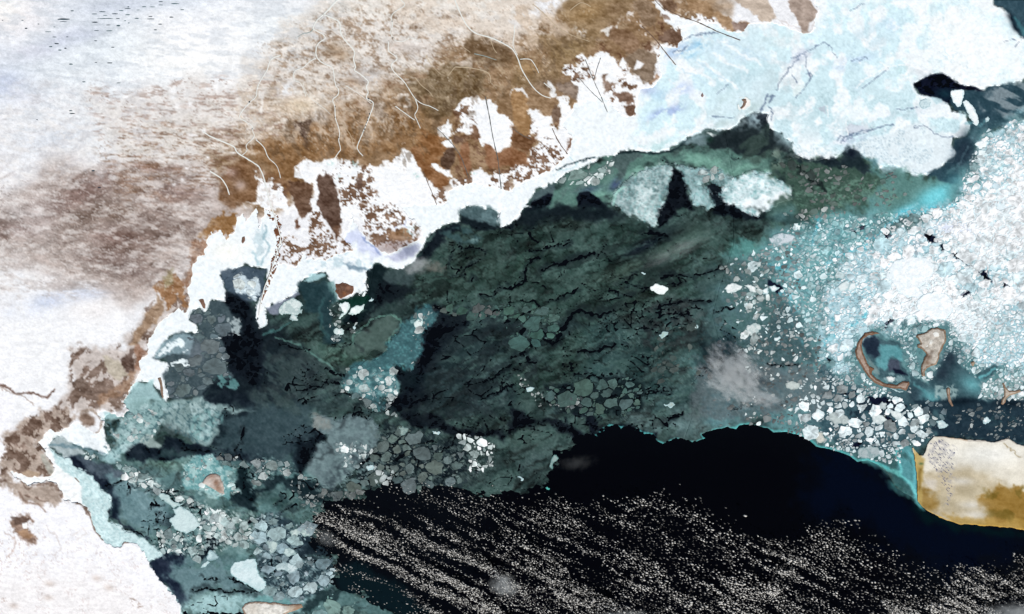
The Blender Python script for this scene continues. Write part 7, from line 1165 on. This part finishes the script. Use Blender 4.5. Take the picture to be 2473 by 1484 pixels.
for kind, cat, word, LIM in (('ice_floe', 'ice floe', 'floe', 235), ('ice_plate', 'ice plate', 'plate', 235)):
    fl = sorted([q for q in ALLF if q[1] == kind], key=lambda q: -q[0])
    ins = [q for q in fl if inframe(q[2])]; top = ins[:LIM]; rest = [q for q in fl if not inframe(q[2])] + ins[LIM:]
    seen = {}
    for q in top:
        f, col, z = q[2], q[3], q[4]
        o = geo_obj(kind, [floe_geo(f, z, col, rsf)], M_FLOE)
        d, nm = place_words(f[0], f[1]); k0 = (d, nm, colour_word(col), shape_word(f)); n_ = seen.get(k0, 0); seen[k0] = n_ + 1
        tag(o, '%s%s %s %s, %s of the %s' % ((ORD[n_] + 'largest ') if n_ < 20 else 'smaller ', k0[3], k0[2], word, d, nm), cat, q[5] if len(q) > 5 else 'ice floes of the packs')
    if rest:
        o = geo_obj('brash_ice' if kind == 'ice_floe' else 'plate_fragments', [floe_geo(q[2], q[4] - .004, q[3], rsf, .016) for q in rest], M_FLOE)
        tag(o, 'countless small ice pieces filling the space between larger floes' if kind == 'ice_floe' else 'small grey ice fragments between the plates', 'brash ice' if kind == 'ice_floe' else 'ice fragments', kind='stuff')
print('floes', len(ALLF))

# ------------------------------------------------------------------ clouds
def cloud_mat():
    m = bpy.data.materials.new('cloud_puff'); m.use_nodes = True; nt = m.node_tree; N = nt.nodes; K = nt.links
    b = N['Principled BSDF']; b.inputs['Roughness'].default_value = 1; b.inputs['Specular IOR Level'].default_value = 0
    at = N.new('ShaderNodeAttribute'); at.attribute_name = 'Col'; K.new(at.outputs['Color'], b.inputs['Base Color'])
    a2 = N.new('ShaderNodeAttribute'); a2.attribute_name = 'Opa'; 
    tc = N.new('ShaderNodeTexCoord'); nz = N.new('ShaderNodeTexNoise'); nz.inputs['Scale'].default_value = 9; K.new(tc.outputs['Object'], nz.inputs['Vector'])
    mr = N.new('ShaderNodeMapRange'); mr.inputs['From Min'].default_value = .3; mr.inputs['From Max'].default_value = .7; mr.inputs['To Min'].default_value = .75; mr.inputs['To Max'].default_value = 1.15; K.new(nz.outputs['Fac'], mr.inputs['Value'])
    mu = N.new('ShaderNodeMath'); mu.operation = 'MULTIPLY'; mu.use_clamp = True; K.new(a2.outputs['Fac'], mu.inputs[0]); K.new(mr.outputs['Result'], mu.inputs[1]); K.new(mu.outputs[0], b.inputs['Alpha'])
    return m
M_CLOUD = cloud_mat()
DEN = np.zeros(X.shape, np.float32)         # how much of the sky is puffs
BRI = np.full(X.shape, .55, np.float32)
paint(DEN, "12 400,820 480,760 640,690 900,640 1200,580 1500,600 1853,650 22 300,640 430,690 600,700 1000,620 1150,620 1230,700 1420,750 1640,860 1853,1000 32 200,1050 300,850 500,850 640,980 800,1060 1300,1190 1500,1180 1700,1100 1853,1000 3000,900 3000,3000 12 1000,3000 1050,1484 800,1300 620,1130 560,1060 440,1000", .5, 10, 1, 6)
paint(DEN, "12 900,640 1500,600 1853,640 22 430,690 600,700 600,800 1200,900 1853,1050 32 300,1050 700,1484 12 1853,1100 1500,900 1000,800", .42, 12, .85, 6)
paint(DEN, "12 560,1130 640,1040 1000,1200 1300,1484 1050,1484 800,1330", .06, 4, .9, 3)
paint(DEN, "32 280,900 600,850 900,1060 1300,1190 1500,1200 1300,1350 700,1300 300,1200", .3, 8, .8, 5)
spot(DEN, "12 1000,660 1100,720", 20, 10, 15, .12, .8); spot(DEN, "22 1500,900 1350,800", 30, 14, 30, .2, .7)
ST = [("12 470,820 560,870 640,900 760,950 900,1005 1040,1070 1150,1130 1300,1200 1500,1300 1700,1400 1853,1484", 12, 1.9, 1.25), ("12 640,960 900,1080 1100,1160 1350,1290 1600,1400 1750,1484", 10, 1.5, .95), ("12 640,690 760,750 900,830 1060,880 1200,940 1350,1000 1500,1070 1650,1140 1853,1260 22 100,1330", 6, 1.15, .8),
      ("12 600,1130 760,1200 1000,1290 1200,1390 1350,1484", 7, 1.1, .6), ("12 1400,720 1600,830 1853,940 22 200,1040 420,1170 600,1280 760,1400", 3.5, 1.1, .8), ("12 1640,620 1853,720 22 200,840 400,950 600,1080 800,1190 960,1290", 4, 1.05, .8), ("12 1100,800 1300,900 1500,960 1853,1100 22 200,1190 500,1320", 4, 1.0, .7),
      ("22 200,1280 500,1400 760,1450", 8, 1.2, .9), ("32 0,980 130,1000 200,1100 100,1200 0,1300", 12, 1.1, 1.0), ("32 1400,1250 1600,1330 1853,1300 2100,1400", 22, 1.4, 1.0), ("32 900,1450 1400,1440 1853,1400", 16, 1.3, .95)]
stn = fbm(*warped(X, Y, 4, 40, 231), 5.2, 130, 3, 27, 10)
for s_, w_, d_, b_ in ST: stroke(DEN, s_, w_*.5, d_, .9, w_*.7, warp=2); stroke(BRI, s_, w_*.4, b_, .9, w_*.6, warp=2)
spot(BRI, "22 1700,1200 1500,1300", 30, 24, 0, .95, .8); spot(BRI, "22 1100,1150 1300,1250", 30, 20, 20, .8, .6); spot(BRI, "32 400,1350 700,1300", 50, 24, 0, .7, .6); spot(BRI, "12 700,700 1200,640", 40, 12, 10, .3, .8)
sd_south_soft = sstep(-6, 14, sd_south)
rs = np.random.RandomState(9); puffs = []; cellp = {}
CM = {}
for _ in range(130000):
    x = rs.uniform(280, 1050); y = rs.uniform(480, 640); xi, yi = int(x + M), int(y + M); d = DEN[yi, xi]
    if rs.rand() > d*(.04 + (0 if x < 620 else .16) + 1.9*max(stn[yi, xi] - .22, 0)**1.3): continue
    bb = BRI[yi, xi]*(.25 + 1.35*stn[yi, xi]); r = rs.choice([.7, .9, 1.15, 1.45])*rs.uniform(.85, 1.2)*(.9 + .3*min(bb, 1))*(.78 if x < 620 else 1.0); sp = r*(.9 if bb < .6 else .74) + (1.0 - min(d, 1))*1.1
    gx, gy = int(x//3), int(y//3); ok = True
    for a in (-1, 0, 1):
        for b2 in (-1, 0, 1):
            for q in CM.get((gx+a, gy+b2), ()):
                if (q[0]-x)**2*.6 + (q[1]-y)**2*1.5 < sp*sp: ok = False; break
            if not ok: break
        if not ok: break
    if not ok: continue
    CM.setdefault((gx, gy), []).append((x, y)); puffs.append((x, y, r, bb))
print('puffs', len(puffs))
def puff_geo(x, y, r, bri, rs):
    st = rs.uniform(1.0, 2.8); an = R(rs.uniform(5, 45)); ca, sa = math.cos(an), math.sin(an); n = 8; co = []; z0 = .9 + rs.uniform(-.05, .05); hgt = .10*r
    for k, (s, zz) in enumerate(((.8, -.5), (1.0, 0.0), (.68, .62))):
        for i in range(n):
            a = 2*math.pi*i/n; q = rs.uniform(.78, 1.15); u = math.cos(a)*s*q*r*st**.5*.8; v = math.sin(a)*s*q*r*.8/st**.5
            co.append(P(x + u*ca - v*sa, y + u*sa + v*ca, z0 + zz*hgt))
    co.append(P(x, y, z0 + hgt)); fs = []
    for k in range(2):
        for i in range(n): j = (i+1) % n; fs.append((k*n + j, k*n + i, (k+1)*n + i, (k+1)*n + j))
    for i in range(n): fs.append((2*n + (i+1) % n, 2*n + i, 3*n))
    fs.append(tuple(range(n)))
    return co, fs, [np.array((.80, .775, .72))]*len(co)
RIMO = [.0]*8 + [.16]*8 + [.62]*8 + [1.0]
def add_opa(o, vals):
    a = o.data.attributes.new('Opa', 'FLOAT', 'POINT'); a.data.foreach_set('value', np.array(vals, np.float32)); o.data.polygons.foreach_set('use_smooth', np.full(len(o.data.polygons), True))
pr = random.Random(3)
puffs.sort(key=lambda q: -q[2]*(.4 + q[3]))
inp = [q for q in puffs if 0 < q[0] < 1024 and 0 < q[1] < 614]; outp = [q for q in puffs if not (0 < q[0] < 1024 and 0 < q[1] < 614)]
def opa(q): return min(1.0, max(.06, q[3]*pr.choice([.2, .35, .6, 1.0, 1.6])*pr.uniform(.8, 1.25)))
for q in inp[:200]:
    o = geo_obj('cloud_puff', [puff_geo(*q, pr)], M_CLOUD); op_ = min(1, opa(q)*1.3); add_opa(o, [op_*v for v in RIMO])
    tag(o, 'small bright cloud puff over the black sea, one of the larger in its street', 'cloud', 'largest cloud puffs of the streets over the open sea')
gs = []; ov = []
for q in inp[200:] + outp: g_ = puff_geo(*q, pr); gs.append(g_); op_ = opa(q); ov += [op_*v for v in RIMO]
o = geo_obj('cloud_puffs', gs, M_CLOUD); add_opa(o, ov); tag(o, 'rows of countless tiny cloud puffs over the black southern sea', 'clouds', kind='stuff')
# thin clouds and smoke-like veils: volumes with ragged edges
def veil(s, rx, ry, ang, dens, label, hz=.8, z=1.7, seed=0, sc=.9, thr=.40, colr=(.89, .93, .94), stretch=1.0, group=None):
    (cx, cy), = T(s); m = bpy.data.materials.new('veil_cloud'); m.use_nodes = True; nt = m.node_tree; N = nt.nodes; K = nt.links
    for n in list(N): N.remove(n)
    out = N.new('ShaderNodeOutputMaterial'); pv = N.new('ShaderNodeVolumePrincipled'); pv.inputs['Color'].default_value = (*colr, 1); pv.inputs['Anisotropy'].default_value = 0.0
    K.new(pv.outputs[0], out.inputs['Volume'])
    tc = N.new('ShaderNodeTexCoord'); ln = N.new('ShaderNodeVectorMath'); ln.operation = 'LENGTH'; K.new(tc.outputs['Object'], ln.inputs[0])
    fo = N.new('ShaderNodeMapRange'); fo.interpolation_type = 'SMOOTHSTEP'; fo.inputs['From Min'].default_value = 1.0; fo.inputs['From Max'].default_value = .1; fo.inputs['To Min'].default_value = 0; fo.inputs['To Max'].default_value = 1
    K.new(ln.outputs['Value'], fo.inputs['Value'])
    mp = N.new('ShaderNodeMapping'); mp.inputs['Location'].default_value = (seed*3.1, seed*1.7, 0); mp.inputs['Scale'].default_value = (rx*.1/stretch, ry*.1, .3); K.new(tc.outputs['Object'], mp.inputs['Vector'])
    nz = N.new('ShaderNodeTexNoise'); nz.inputs['Scale'].default_value = sc; nz.inputs['Detail'].default_value = 7; nz.inputs['Roughness'].default_value = .68; K.new(mp.outputs[0], nz.inputs['Vector'])
    sm = N.new('ShaderNodeMath'); sm.operation = 'MULTIPLY_ADD'; K.new(nz.outputs['Fac'], sm.inputs[0]); sm.inputs[1].default_value = 2.2; K.new(fo.outputs[0], sm.inputs[2])
    t2 = N.new('ShaderNodeMapRange'); t2.interpolation_type = 'SMOOTHSTEP'; t2.inputs['From Min'].default_value = 1.0 + thr; t2.inputs['From Max'].default_value = 2.4; t2.inputs['To Max'].default_value = dens; K.new(sm.outputs[0], t2.inputs['Value'])
    mu = N.new('ShaderNodeMath'); mu.operation = 'MULTIPLY'; K.new(t2.outputs[0], mu.inputs[0]); K.new(fo.outputs[0], mu.inputs[1]); K.new(mu.outputs[0], pv.inputs['Density'])
    import bmesh
    bm = bmesh.new(); bmesh.ops.create_icosphere(bm, subdivisions=3, radius=1.03); me = bpy.data.meshes.new('thin_cloud'); bm.to_mesh(me); bm.free(); me.materials.append(m)
    o = link(bpy.data.objects.new('thin_cloud', me)); o.location = P(cx, cy, z); o.scale = (rx/10, ry/10, hz); o.rotation_euler = (0, 0, R(ang)); tag(o, label, 'cloud', group); return o
veil("21 1600,1230", 64, 48, -40, 4.2, 'broad thin grey cloud over the rubble above the southern ice edge', .9, 1.8, 1, 1.2, .44, stretch=1.8)
veil("31 -30,1400", 34, 17, -10, 2.2, 'bright wispy tail of the broad grey cloud, just above the turquoise edge', .7, 1.8, 11, 1.6, .5, stretch=1.6)
veil("11 1290,450", 26, 13, -12, .6, 'faint brownish veil drifting east from the small dense cloud', .6, 1.6, 12, 1.4, .4, colr=(.85, .74, .66))
veil("21 1180,330", 62, 15, 24, .5, 'long thin streak of cloud over the central ice', .6, 1.6, 2, .9, .3, stretch=3)
veil("11 1170,440", 24, 15, 15, 1.6, 'small dense cloud at the edge of the white shelf beside the dark bay', .7, 1.6, 3, 1.4, .25)
veil("12 1800,1260", 28, 20, -25, 1.1, 'grey cloud patch among the cloud streets', .7, 1.8, 4, 1.2, .3)
veil("22 760,1484", 60, 12, 5, .7, 'low grey cloud bank along the southern frame', .7, 1.8, 5, .9, .3)
veil("22 460,380", 34, 13, 8, .12, 'faint brownish veil over the black water beside the central ice', .6, 1.6, 6, .9, .2)
veil("32 1760,1470", 60, 22, 8, 1.2, 'bright cloud mass in the south east corner', .9, 1.8, 7, .8, .25)
veil("12 520,920", 22, 16, -20, .4, 'thin veil at the head of the brightest cloud street', .6, 1.6, 8, 1.2, .3)
